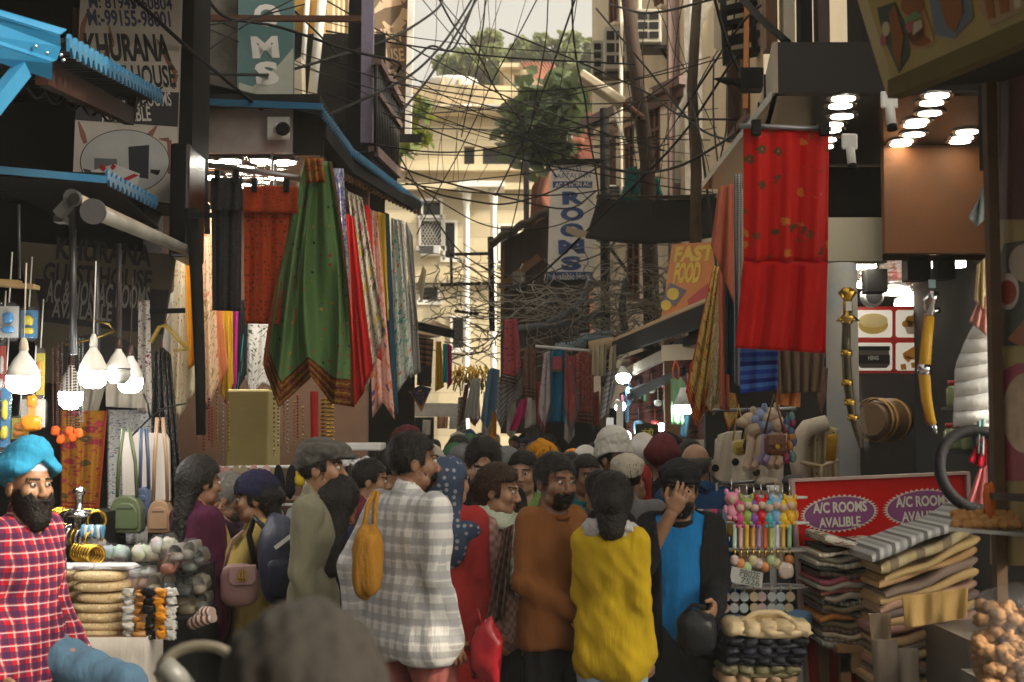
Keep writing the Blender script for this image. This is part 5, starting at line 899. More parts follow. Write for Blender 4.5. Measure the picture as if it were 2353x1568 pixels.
def awnings_mid():
 D=drape
 t=thing('black_tarpaulin','black tarpaulin sagging across the street beside the ROOMS board','tarpaulin',at(1500,510,16.5))
 def f(u,v):
  T=(1372+276*u,458+4*math.sin(u*3.1)-2*u);B=(1345+290*u,547+14*math.sin(u*3.1)-2*u);s_=.16*math.sin(v*3.1)
  return at(T[0]+(B[0]-T[0])*v**1.2,T[1]+(B[1]-T[1])*v,17.5-1.4*v+.1*math.sin(9*u+3*v)+s_)
 m=MB();m.sheet(f,30,12);obj('sheet',m,FB['tarp'],t,solid=.01)
 m=MB();m.sheet(lambda u,v:f(u,0)+Vector((0,.3*v,.06+.04*math.sin(5*u)*v)),30,2);obj('grey_edge',m,mat('grey tarp edge',(.14,.13,.12),.8),t,solid=.01)
 m=MB();m.prism([at(1302,520,16.4),at(1350,532,16.4),at(1365,540,16.4),at(1330,546,16.4),at(1300,533,16.4)],(0,.05,0));obj('loose_corner',m,FB['beige'],t)
 t=thing('tan_awning','long tan canvas awning sloping over the right hand stalls','awning',at(1520,740,13))
 m=MB();m.sheet(lambda u,v:at(1398+250*u,784-108*u+13*v,16.5-6*u)+Vector((.9*v*0,0,0)),20,1);m.sheet(lambda u,v:at(1398+250*u,784-108*u,16.5-6*u)+Vector((1.1*v,.2*v,.35*v+.05*math.sin(8*u)*v)),20,4);obj('canvas',m,FB['canvasb'],t,solid=.015)
 m=MB();m.bar(at(1402,806,16.5),at(1655,712,10.4),.06,.16);m.bar(at(1440,830,16.7),at(1655,760,11),.05,.08);obj('beam',m,black,t)
 m=MB();m.lathe(at(1404,792,16.2),[(.08,-.05),(.09,0),(.08,.25)],14,axis=(-.9,0,-.15));obj('rolled_end',m,FB['canvasb'],t)
 t=thing('shade_cloth','black shade cloth slung low under the tan awning','awning',at(1480,880,14))
 m=MB();m.sheet(lambda u,v:at(1424+150*u,905-62*u+30*v*(1-.4*u),15-3*u+.4*v),16,4);obj('cloth',m,FB['blacknet'],t,solid=.01)
 m=MB();m.bar(at(1415,882,15.2),at(1440,828,14.9),.08,.03);m.bar(at(1424,866,15.1),at(1560,800,13),.05,.1);obj('grey_board',m,mat('pale beam',(.35,.32,.26),.7),t)
 t=thing('market_stall','dim market stall with a pink floral back under the tan awning','stall',at(1540,997,14))
 D('floral_back',None,None,FB['flora'],[(1440,820),(1640,800)],[(1440,1010),(1640,1010)],15.2,5,.05,parent=t)
 m=MB();m.bar(at(1546,1100,13.4),at(1541,780,13.4),.14,.1);obj('brown_post',m,wood,t);m=MB();m.box((at(1430,0,14).x,13.4,0),(2.6,15.0,.95));obj('counter',m,dark,t)
 m=MB();m.bar(at(1524,812,12.8),at(1640,806,12.4),.05,.14);obj('white_beam',m,cream,t)
 rng=random.Random(5)
 cols=[(.5,.05,.05),(.1,.25,.4),(.6,.4,.1),(.6,.6,.55),(.1,.3,.15),(.5,.2,.3),(.05,.05,.07)]
 for k in range(26):
  u,v=rng.uniform(1425,1640),rng.uniform(840,985);d=14.6+rng.uniform(-.5,.3);c=rng.choice(cols);w_,h_=rng.uniform(.04,.1),rng.uniform(.06,.2);p=at(u,v,d);m=MB()
  m.lathe(p,[(w_*.3,0),(w_*.55,-h_*.15),(w_*.5,-h_*.8),(w_*.25,-h_)],8);m.tube([p,p+Vector((0,0,.12))],.004,4)
  obj('hanging_trinket',m,mat('trinket %d'%cols.index(c),c,.4),None,'small bright trinket hung against the floral stall back','trinket','trinkets in the market stall')
 t=thing('tin_roof','pale blue tin sheets on the stall roofs behind the tunics','roof',at(1350,790,18))
 for(u0,v0,u1,v1,d)in((1270,788,1345,806,18.5),(1326,766,1405,788,18),(1340,776,1390,782,17.7)):m=MB();m.prism([at(u0,v1,d),at(u1,v1-6,d),at(u1+4,v0-4,d+1),at(u0+8,v0+4,d+1)],(0,0,.02));obj('sheet',m,mat('pale blue tin',(.22,.36,.45),.5,var=.2),t)
 t=thing('market_stall','dark stall row down the right side below the wire tangle','stall',(1.4,20,0));m=MB();m.box((at(1235,0,20).x,19.6,0),(2.0,21,2.1));obj('counter',m,dark,t);m=MB();m.box((.25,23.8,0),(1.3,23.98,4.4));obj('back_panel',m,shackwood,t)
 t=thing('market_stall','pale stall front on the left beyond the scarf row','stall',(-2,19,0));m=MB();m.box((-4,18.8,0),(at(955,0,18.8).x,19,3.4));obj('front',m,dark,t);m=MB();m.box((-4,21.6,0),(at(1000,0,21.6).x,21.7,2.0));obj('back',m,dark,t)
 m=MB();m.prism([at(950,765,17.8),at(1000,738,17.8),at(1035,752,17.2),at(1030,766,17.2),at(1008,775,17.4)],(-.2,1,.05));obj('rolled_canvas',m,FB['canvasb'],t);m=MB();m.bar(at(955,748,17.6),at(1040,768,17.0),.05,.1);obj('beam',m,black,t)
 m=MB();m.prism([at(958,655,17.6),at(972,610,17.6),at(975,615,17.6),at(966,690,17.6)],(0,.4,0));obj('edge_board',m,FB['beige'],t)
 def lamp(u,v,d,lab,r=.05,st=45,dr=(0,-.5,-.8)):
  t=thing('stall_lamp',lab,'lamp',at(u,v,d),'lit lamps over the far stalls');dr=Vector(dr).normalized();p=at(u,v,d);m=MB();m.lathe(p,[(r*.4,-r*1.8),(r*.6,-r*1.2),(r*1.15,-.005)],14,axis=dr);obj('shade',m,white,t)
  m=MB();m.lathe(p,[(r*1.05,-.004),(r*.95,r*.4),(r*.5,r*.7)],14,axis=dr);obj('bulb',m,lamp_mat('cool lamp glow',(.95,1,.95),40),t)
 lamp(1432,868,14.5,'flat white work lamp under the black shade',.07);lamp(1425,935,13.6,'clip lamp shining left above the printed sheet',.05,dr=(.3,-.6,-.6));lamp(1438,1003,14.6,'bare white lamp low among the heads',.05,dr=(0,-1,0));lamp(1519,982,14.3,'white lamp shining beside the round Hindi sign',.04,dr=(-.5,-.8,0));lamp(1412,1010,15,'far lamp left of the bare white one',.04,dr=(0,-1,0))
 lamp(1573,934,11.8,'white cone shade lamp under the mint garments',.085,dr=(0,-.05,-1))
 for k,(u,w_)in enumerate(((1545,16),(1560,14))):
  D('mint_garment',['mint green folded cloth in a clear bag, left one','mint green folded cloth in a clear bag, right one'][k],'garment',FB['mint'],[(u-4,872),(u+4,866),(u+w_,880)],[(u-2,976),(u+w_-1,976)],11.9+.1*k,1,.02,nu=10,nv=12)
 D('dark_trousers','dark trousers hanging beside the mint garments','garment',FB['tealdk'],[(1566,910),(1590,905)],[(1562,1005),(1578,1010)],12,2,.02,nu=12,nv=12)
 m=MB();p=at(1553,862,11.8)
 for s_ in(-1,1):m.tube([p+Vector((s_*.02,0,-.04)),p+Vector((s_*.025,0,.05)),p+Vector((0,0,.12))],.008,6)
 obj('coral_hook',m,mat('coral plastic',(.7,.12,.03),.4),None,'coral plastic hooks above the mint garments','hook')
 rng=random.Random(11);m=MB();c=at(1495,425,19.4)
 for k in range(16):
  a=c+Vector((rng.uniform(-.3,.3),rng.uniform(-.1,.1),rng.uniform(-.1,.25)));m.tube([a,a+Vector((rng.uniform(-.15,.15),.05,-.2)),a+Vector((rng.uniform(-.25,.25),0,-.45))],[.05,.07,.03],5)
 obj('torn_netting',m,mat('teal netting',(.01,.09,.09),.8),None,'torn teal netting knotted round the wires','netting')
awnings_mid()
# ================================================================== NEAR STALLS
plastic=None
def clear_plastic():
 g=NG('clear plastic wrap');g.base((.5,.5,.5));g.rough(.08);g.b.inputs['Alpha'].default_value=.08;g.b.inputs['Specular IOR Level'].default_value=.9
 g.bump(g.noise(g.coord('Object'),22,3),.9,.03);MATS['clear']=g.m;return g.m
CLEAR=clear_plastic()
WET={}
def glossy(name,c,r=.25):return mat(name,c,r,0,var=.15,bump=.25,bs=30)
def crumple(m,c,r,seed=0,seg=18,ring=12,amp=.12,M=None,sq=.75):
 """lumpy soft pillow shape of half sizes r"""
 c=Vector(c);rng=random.Random(seed);o=Vector((rng.uniform(0,50),rng.uniform(0,50),0));n0=len(m.v)
 pw=lambda x:math.copysign(abs(x)**sq,x)
 for i in range(ring+1):
  th=math.pi*i/ring
  for k in range(seg):
   a=2*math.pi*k/seg;x,y,z=pw(math.sin(th))*pw(math.cos(a)),pw(math.sin(th))*pw(math.sin(a)),pw(math.cos(th))
   q=1+amp*mnoise.noise(Vector((x,y,z))*1.8+o)*2;p=Vector((x*r[0]*q,y*r[1]*q,z*r[2]*q));m.v.append(c+(M@p if M else p))
 for i in range(ring):
  for k in range(seg):
   a=n0+i*seg+k;b=n0+i*seg+(k+1)%seg;m.face((a,a+seg,b+seg,b),0,None,True)
ORD=['topmost','second from the top','third from the top','fourth from the top','fifth from the top','sixth from the top','seventh from the top','eighth from the top','ninth from the top','tenth from the top','eleventh from the top','twelfth from the top','thirteenth from the top','fourteenth from the top','fifteenth from the top','sixteenth from the top','seventeenth from the top','eighteenth from the top','nineteenth from the top','twentieth from the top']
def left_stall():
 hw=mat('white bulb housing',(.72,.70,.66),.4,var=.06);cap=mat('dark bulb holder',(.05,.02,.015),.5);wh=mat('pale bulb holder',(.6,.52,.42),.5)
 def bulb(u,vt,vb,w_,d,lab,lit,hold,r0=1.0,band=False):
  t=thing('led_bulb',lab,'light bulb',at(u,vb,d),'led bulbs hanging over the left stall');c=at(u,vb,d);H=px(vb-vt,d);r=px(w_/2,d)
  m=MB();m.lathe(c,[(r*1.0,H*.40),(r*1.0,H*.46),(r*.93,H*.55),(r*.6,H*.78),(r*.30,H*.93),(r*.24,H*1.0)],22);obj('housing',m,hw,t)
  m=MB();m.lathe(c,[(r*.02,0),(r*.55,H*.02),(r*.9,H*.12),(r*.99,H*.25),(r*.99,H*.395)],22);obj('diffuser',m,lamp_mat('lit bulb glow',(1,.97,.88),32)if lit else mat('unlit diffuser',(.45,.45,.43),.35,var=.05),t)
  m=MB();m.lathe(c,[(r*.26,H*1.0),(r*.30,H*1.02),(r*.24,H*1.2),(r*.12,H*1.3)],14);m.tube([c+Vector((0,0,H*1.3)),c+Vector((.004,0,H*1.3+.35))],.004,5);obj('holder',m,hold,t)
  if band:m=MB();m.lathe(c,[(r*1.01,H*.42),(r*1.01,H*.45)],22,cap=False);obj('band',m,black,t)
 bulb(52,806,905,76,6.6,'largest lit bulb hanging in front of the toy packets',True,wh)
 bulb(213,796,893,64,6.8,'lit bulb hanging alone in the middle of the left stall',True,hw)
 bulb(271,802,884,56,6.9,'unlit grey bulb with a dark band',False,cap,band=True)
 bulb(299,818,904,56,7.3,'lit bulb half hidden behind the unlit one',True,cap)
 bulb(162,840,942,56,8.0,'lit bulb glowing behind the bead necklaces',True,cap)
 rng=random.Random(2);k=0
 for(u,w_,v0,v1,c,lab)in((126,10,800,985,'m','brown bead necklace, leftmost of the hanging necklaces'),(138,9,790,1004,'m','brown bead necklace beside the leftmost one'),(158,9,775,985,'k','dark bead necklace hanging below the rod'),(166,8,770,1000,'m','long brown bead necklace in the middle of the bunch'),(178,9,765,990,'k','black bead necklace crossing the glowing bulb'),(186,8,780,975,'g','grey glass bead necklace, rightmost of the bunch')):
  d=7.3;m=MB();n=34;t=thing('bead_necklace',lab,'necklace',at(u,v1,d),'bead necklaces hanging in the left stall')
  for s_ in(-1,1):
   for i in range(n):
    f=i/n;v=v0+(v1-v0)*f;uu=u+s_*(w_*.5)*(1-.2*f);m.ball(at(uu,v,d+rng.uniform(-.01,.01)),px(2.6,d),6,4)
  obj('beads',m,mat('necklace %s'%c,{'m':(.07,.025,.018),'k':(.012,.012,.012),'g':(.12,.14,.13)}[c],.3),t);
  if c!='g':m=MB();crumple(m,at(u+2,v1+6,d),(.022,.022,.025),k);obj('tassel',m,mat('orange tassel',(.60,.10,.02),.9),t)
  k+=1
 m=MB();pts=[(150,793),(215,778),(262,762),(250,745),(200,735)];m.tube([at(u,v,7.0)for u,v in pts],.006,5);obj('brass_chain',m,mat('brass chain',(.35,.24,.06),.3,.9),None,'thin brass chain looped from the rod to the bulbs','chain')
 tb=[(.05,.25,.55),(.6,.05,.05),(.65,.55,.05),(.6,.6,.6),(.75,.25,.02)]
 names=['blue','red','yellow','white','orange']
 for i,(u,v,w_,h_,ci,lab)in enumerate(((20,740,50,90,3,'toy packet with red and white print highest at the left edge'),(66,745,44,80,0,'blue toy packet hanging right of the red and white one'),(75,950,64,80,4,'orange and white toy boat in a clear packet below the large bulb'),(12,960,26,170,0,'blue plastic toy strip at the left edge'),(45,985,44,60,2,'yellow toy packet behind the turbaned man'),(92,860,22,120,2,'cream card toy strip beside the large bulb'),(5,855,14,150,1,'red plastic toy strip at the very left edge'))):
  d=7.0+.05*i;t=thing('toy_packet',lab,'toy',at(u,v+h_/2,d),'packed toys hanging in the left stall');c=at(u,v,d);W,H_=px(w_,d)/2,px(h_,d)/2
  m=MB();crumple(m,c,(W,.03,H_),i,amp=.05,sq=.5);obj('packet',m,CLEAR,t)
  m=MB();m.box(c+Vector((-W*.85,.004,-H_*.8)),c+Vector((W*.85,.012,H_*.8)));obj('card',m,mat('toy card %d'%i,tuple(x*.8 for x in tb[ci])if i!=2 else(.4,.38,.36),.5),t)
  m=MB()
  if i==2:crumple(m,c+Vector((0,-.01,-.05)),(W*.7,.03,.04),3,sq=.6);crumple(m,c+Vector((0,-.01,.06)),(W*.35,.025,.03),4);m.bar(c+Vector((0,-.01,-.04)),c+Vector((0,-.01,.05)),.03,.02)
  else:crumple(m,c+Vector((0,-.008,H_*.2)),(W*.5,.02,H_*.28),i+5);crumple(m,c+Vector((0,-.008,-H_*.4)),(W*.6,.02,H_*.18),i+9)
  obj('toy',m,glossy('toy %s'%names[(ci+2*(i!=2))%5],tb[(ci+2*(i!=2))%5]),t)
  m=MB();m.tube([c+Vector((0,0,H_)),c+Vector((.01,0,H_+.25))],.004,4);obj('string',m,whiteink,t)
 m=MB();d=8.15;P=[(286,993),(380,996),(388,1010),(390,1150),(374,1172),(310,1170),(282,1150),(280,1004)];m.prism([at(u,v,d)for u,v in P],(0,.03,0));obj('foam_board',m,mat('scuffed white foam board',(.55,.50,.46),.7,var=.08),None,'scuffed white foam board hanging behind the hand bags','board')
 def bag(u,v,w_,h_,d,c,lab,vt,cn):
  t=thing('sling_bag',lab,'bag',at(u,v+h_/2,d),'sling bags hanging in the left stall');b=at(u,v,d);W,H_=px(w_,d)/2,px(h_,d)/2;mm=mat('bag leather '+cn,c,.45,var=.12,bump=.2)
  m=MB();P=[(b.x+W*x,b.y,b.z+H_*z)for x,z in((-1,-.85),(-.85,-1),(.85,-1),(1,-.85),(.95,.3),(.7,.8),(.3,1),(-.3,1),(-.7,.8),(-.95,.3))];m.prism(P,(0,.1,0));obj('body',m,mm,t,bevel=.02)
  m=MB();m.prism([(x*.82+b.x*.18,y-.012,z*.7+(b.z-H_*.25)*.3)for x,y,z in P],(0,.02,0));obj('front_pocket',m,mm,t,bevel=.008)
  m=MB()
  for s_ in(-1,1):m.tube([(b.x+s_*W*.6,b.y+.04,b.z+H_*.9),(b.x+s_*W*.5,b.y+.03,(b.z+H_+at(0,vt,d).z)/2),(b.x+s_*.015,b.y,at(0,vt,d).z)],.011,5)
  obj('strap',m,mm,t);m=MB();m.box((b.x-W*.5,b.y-.013,b.z+H_*.28),(b.x+W*.5,b.y-.006,b.z+H_*.34));obj('zip',m,dkmetal,t)
 bag(287,1183,76,86,7.7,(.085,.11,.05),'olive green sling bag hanging left of the blue one',985,'olive');bag(327,1165,34,90,7.85,(.07,.10,.20),'slate blue narrow sling bag between green and tan ones',985,'slate');bag(364,1188,54,74,7.7,(.30,.18,.10),'tan sling bag nearest the sequinned dress',960,'tan')
 m=MB();m.tube([at(300,1005,8),at(345,960,8),at(382,935,8),at(428,928,8)],.006,5);m.tube([at(345,960,8),at(340,930,8),at(330,905,8)],.006,5);obj('wire_hanger',m,dkmetal,None,'bent wire hanger holding the sling bags','hanger')
 t=thing('stall_table','stall table covered with a white cloth beside the turbaned man','table',at(250,1700,6.9));zt=at(0,1462,6.5).z
 x0,x1=at(60,0,6.5).x,at(372,0,6.6).x
 m=MB();m.box((x0,6.45,zt-.04),(x1,8.2,zt));obj('table_top',m,wood,t)
 def f(u,v):
  X=x0+(x1-x0+.02)*u;return Vector((X+.02*math.sin(20*u)*v,6.44-.03*v+.025*math.sin(26*u+1)*v-.006,zt+.004-(zt-.05)*v))
 m=MB();m.sheet(f,50,10);m.sheet(lambda u,v:Vector((x1+.015+.02*math.sin(15*u)*v,6.44+1.7*u,zt+.004-(zt-.05)*v)),20,8);obj('cloth',m,fabric('white table cloth',(.50,.45,.40)),t,solid=.004)
 for sx in(x0+.05,x1-.05):
  for yy in(6.5,8.1):m=MB();m.box((sx-.025,yy-.025,0),(sx+.025,yy+.025,zt-.041));obj('leg',m,wood,t)
 rice=fabric('puffed rice in clear bag',(.62,.46,.25),[(.78,.64,.42),(.44,.30,.13)],'sequin',60,1,coord='Object',rough=.35,dsize=.35)
 for col,(u0,u1,vs,d,nm)in enumerate(((162,282,[1327,1350,1376,1398,1420,1442,1459],6.55,'stack nearest the hair clip packets'),(132,166,[1328,1350,1372,1396,1418,1440],6.75,'stack half hidden by the checked shirt'))):
  for i,v in enumerate(vs):
   t=thing('rice_bag','puffed rice bag, %s in the %s'%(ORD[i],nm),'bag',at((u0+u1)/2,v+12,d),'stacked bags of puffed rice');c=at((u0+u1)/2+(i%3)*3-3,v,d);m=MB();crumple(m,c+Vector((0,.1,0)),(px((u1-u0)/2,d)*(1.0 if i%2 else .95),.12,px(13,d)),i+col*9,22,12,.05,sq=.62);obj('contents',m,rice,t)
   m=MB();e=c+Vector((px((u1-u0)/2,d),.05,0));m.sheet(lambda a,b_:e+Vector((.01+.07*a,.08*b_+.01*math.sin(9*a),.02*math.sin(7*b_+i)*(1-a*.5))),5,5);obj('bag_neck',m,CLEAR,t)
 m=MB();c=at(215,1310,6.6)
 for k in range(4):crumple(m,c+Vector((-.14+.09*k,.05,.012)),(.06,.07,.014),k+40,sq=.6)
 obj('paper_stack',m,mat('white folded papers',(.6,.6,.62),.5),None,'loose white wrappers lying on the rice bags','wrapper')
 for i,(u,v,w_,h_,c,lab)in enumerate(((262,1272,70,44,(.16,.26,.24),'clear packet with green striped soft shoes'),(336,1272,66,48,(.45,.42,.24),'clear packet of pastel yellow and blue soft shoes'),(258,1304,60,36,(.34,.12,.20),'clear packet of pink soft shoes under the green packet'),(328,1316,66,36,(.42,.40,.38),'clear packet of white pastel soft shoes'),(318,1340,60,40,(.58,.22,.10),'clear packet of orange soft shoes lowest in the heap'),(215,1252,50,34,(.4,.3,.26),'crumpled clear packet above the gold bangles'),(376,1258,60,54,(.38,.30,.22),'clear bag of beige straps on top of the heap'))):
  d=6.9;t=thing('shoe_packet',lab,'packet',at(u,v+h_/2,d),'clear packets heaped on the left stall');m=MB();c3=at(u,v,d)
  ga=NG('pastel %d'%i);nn=ga.noise(ga.coord('Object'),16,2,out=1);ga.base(ga.mix(.35,c,nn));ga.rough(.5)
  for s_ in(-1,1):crumple(m,c3+Vector((s_*px(w_,d)*.22,.01,0)),(px(w_,d)*.27,.06,px(h_,d)*.40),i+3*s_+20,amp=.15)
  obj('contents',m,ga.m,t);m=MB();crumple(m,c3,(px(w_,d)*.54,.09,px(h_,d)*.52),i+60,20,14,.22);obj('wrap',m,CLEAR,t)
 def shoe(u,v,w_,h_,d,c,lab,i):
  t=thing('wrapped_shoe',lab,'shoe',at(u,v+h_/2,d),'plastic wrapped shoes heaped at the stall corner');b=at(u,v,d);W,H_=px(w_,d)/2,px(h_,d)/2;M=Matrix.Rotation(R(random.Random(i).uniform(-25,25)),3,'Y')
  m=MB();n0=len(m.v)
  def g(a,q):
   th=2*math.pi*a;rr=(1-.0*q);x=W*math.cos(th)*(1-.25*q*q);z=H_*math.sin(th)*(1-.1*q);p=Vector((x,-.05+.16*q,z));return b+(M@p)
  m.sheet(g,20,4);m.sheet(lambda a,q:b+(M@Vector((W*math.cos(2*math.pi*a)*(1-.14*q),-.05+.0*q-.02*math.sin(q*3.14),H_*math.sin(2*math.pi*a)*(1-.14*q)))),20,3);o=crumple(m,b+(M@Vector((0,-.055,-H_*.5))),(W*.96,.035,H_*.52),i+33,14,10,.08);obj('upper',m,glossy('shoe leather %d'%i,tuple(x*.7 for x in c),.35),t)
  m=MB();m.sheet(lambda a,q:b+(M@Vector((W*.87*math.cos(2*math.pi*a)*(1-q),-.05+.03*q,H_*.87*math.sin(2*math.pi*a)*(1-q)))),18,3);obj('insole',m,mat('insole %d'%(i%3),((.35,.27,.17),(.06,.06,.05),(.3,.28,.24))[i%3],.5),t)
  m=MB();crumple(m,b+Vector((0,-.01,0)),(W*1.12,.1,H_*1.1),i+90,16,10,.18);obj('wrap',m,CLEAR,t)
 SH=((397,1293,34,52,(.34,.12,.07),'terracotta wrapped shoe in the heap'),(410,1268,36,40,(.35,.32,.29),'pale grey wrapped shoe near the top of the heap'),(440,1262,30,44,(.30,.28,.25),'silver wrapped shoe highest in the heap'),(440,1292,38,42,(.12,.14,.12),'olive grey wrapped shoe at the right of the heap'),(462,1278,28,40,(.10,.10,.10),'black wrapped shoe at the right edge of the heap'),(362,1340,34,48,(.32,.27,.17),'beige wrapped slipper left in the heap'),(396,1336,34,50,(.08,.10,.11),'dark grey wrapped shoe in the middle of the heap'),(428,1344,40,50,(.06,.07,.07),'black wrapped shoe with a pale rim'),(462,1340,34,46,(.34,.30,.22),'cream wrapped shoe low at the right of the heap'),(436,1385,46,54,(.20,.16,.08),'brown wrapped shoe lowest at the front of the heap'),(470,1380,30,44,(.22,.20,.16),'taupe wrapped shoe beside the lowest brown one'),(404,1390,40,40,(.16,.06,.06),'wine red wrapped shoe at the bottom left of the heap'))
 for i,s_ in enumerate(SH):shoe(*s_[:4],6.75+.02*i,s_[4],s_[5],i)
 for i,(a,b_)in enumerate((((455,1425),(488,1405)),((440,1435),(492,1420)))):m=MB();p,q=at(*a,6.7),at(*b_,6.6);m.tube([p,(p+q)/2+Vector((0,0,.01)),q],[.03,.035,.02],10);obj('striped_slipper',m,fabric('brown white stripe',(.20,.05,.03),[(.55,.5,.45)],'hstripe',1,5),None,['brown and white striped slipper sticking out at the stall corner','lower striped slipper under the first one'][i],'slipper')
 t=thing('corner_crate','dark crate carrying the heap of wrapped shoes','crate',(at(420,0,7).x,7,0));m=MB();m.box((at(375,0,6.8).x,6.75,0),(at(486,0,6.8).x,7.6,at(0,1415,6.8).z));obj('box',m,black,t,bevel=.01);m=MB();m.box((at(378,0,6.8).x,6.95,at(0,1415,6.8).z),(at(478,0,6.8).x,7.6,at(0,1300,6.9).z));obj('inner_tray',m,dark,t)
 rng=random.Random(4)
 for i in range(30):
  u,v=296+(i%5)*24+rng.uniform(-3,3),1362+(i//5)*19+rng.uniform(-2,2);d=6.5;c=((.5,.48,.44),(.40,.18,.04),(.012,.012,.012),(.65,.25,.01),(.55,.53,.5))[i%5];m=MB();crumple(m,at(u,v,d+rng.uniform(-.02,.02)),(px(rng.uniform(10,15),d),.014,px(rng.uniform(6,9),d)),i,14,10,.4,sq=.55);crumple(m,at(u+rng.uniform(-6,6),v+6,d-.01),(px(8,d),.012,px(5,d)),i+50,10,8,.4,sq=.6)
  obj('clip_packet',m,glossy('clip packet %d'%(i%5),c,.2),None,['pale clear packet of hair clips in the hanging rows','brown packet of hair clips in the hanging rows','black packet of hair clips in the hanging rows','orange packet of hair clips in the hanging rows','white packet of hair clips in the hanging rows'][i%5],'packet','packets of hair clips hanging from the table, %s'%('clear','brown','black','orange','white')[i%5])
 gold=mat('gold bangle metal',(.60,.36,.05),.2,.9,var=.2);blk=glossy('black bangle',(.012,.012,.012),.15);sil=mat('silver bangle metal',(.55,.55,.55),.2,.9)
 def roll(u0,v0,u1,v1,r,d,m_,lab,n=7):
  a,b_=at(u0,v0,d),at(u1,v1,d-.15);t=thing('bangle_roll',lab,'bangles',a,'bangle rolls on the left stall');ax=(b_-a).normalized();L=(b_-a).length
  for k in range(n):
   c=a+ax*(L*k/(n-1));m=MB();prof=[(r+.008*math.cos(x),.008*math.sin(x))for x in np.linspace(0,2*math.pi,9)];m.lathe(c,prof,22,axis=ax,cap=False);obj('bangle',m,m_ if k%3 or m_ is blk else gold,t)
 roll(182,1268,220,1276,.042,6.9,gold,'gold bangle roll lying above the rice bags');roll(150,1228,214,1242,.046,7.0,sil,'black and silver bangle roll behind the gold one');roll(150,1195,212,1200,.05,7.1,blk,'black bangle roll around the chrome stand',9);roll(135,1190,150,1196,.048,7.2,gold,'gold bangle end left of the black roll',4);roll(196,1192,222,1196,.045,7.1,gold,'gold bangle end right of the black roll',4);roll(150,1262,180,1268,.045,7.1,blk,'black bangle roll low beside the shirt',6)
 t=thing('bangle_stand','chrome bangle stand with a round knob','stand',at(180,1260,6.9));c=at(180,1260,6.9);H_=px(140,6.9);m=MB();m.lathe(c,[(.02,0),(.02,H_*.5),(.06,H_*.52),(.062,H_*.56),(.03,H_*.6),(.02,H_*.62),(.018,H_*.86),(.03,H_*.88),(.03,H_*.96),(.01,H_)],18);obj('stem',m,chrome,t)
 m=MB();m.box(at(135,1330,7.4),at(230,1180,7.4)+Vector((0,.5,0)));obj('display_box',m,black,None,'black display box behind the bangle rolls','box')
 for i in range(7):m=MB();u=193+i*7;crumple(m,at(u,1222,6.85),(px(5,6.85),.03,px(15,6.85)),i,10,8,.2,sq=.6);obj('key_fob',m,glossy('fob %d'%(i%2),((.10,.28,.45),(.62,.64,.66))[i%2],.2),None,['blue padded key fob in the hanging bunch','white padded key fob in the hanging bunch'][i%2],'key fob',['blue key fobs in the hanging bunch','white key fobs in the hanging bunch'][i%2])
 t=thing('scooter','scooter handlebar grip and mirror seen at the bottom edge','scooter',(at(440,1568,3.2).x,3.2,0));d=3.2
 m=MB();m.tube([at(372,1528,d),at(404,1558,d),at(430,1585,d+.1)],[.028,.028,.024],12);obj('grip',m,mat('grey rubber grip',(.10,.10,.09),.5),t)
 m=MB();c=at(458,1562,d);m.tube([c+Vector((.085*math.cos(a),.02*math.sin(a),.052*math.sin(a)+.02))for a in np.linspace(-.4,3.6,14)],.014,8);m.tube([at(430,1585,d+.1),at(520,1640,d+.3)],.016,8);obj('mirror_frame',m,mat('bronze mirror frame',(.16,.14,.10),.3,.6),t)
 m=MB();m.tube([at(470,1600,d+.2),Vector((at(470,0,d).x,d+.35,.3))],.03,8);m.box((at(430,0,d).x,d+.2,.25),(at(520,0,d).x,d+1.3,.7));m.lathe((at(470,0,d).x,d+.1,.22),[(.2,-.04),(.22,0),(.2,.04)],20,axis=(1,0,0));obj('body',m,dkmetal,t)
left_stall()
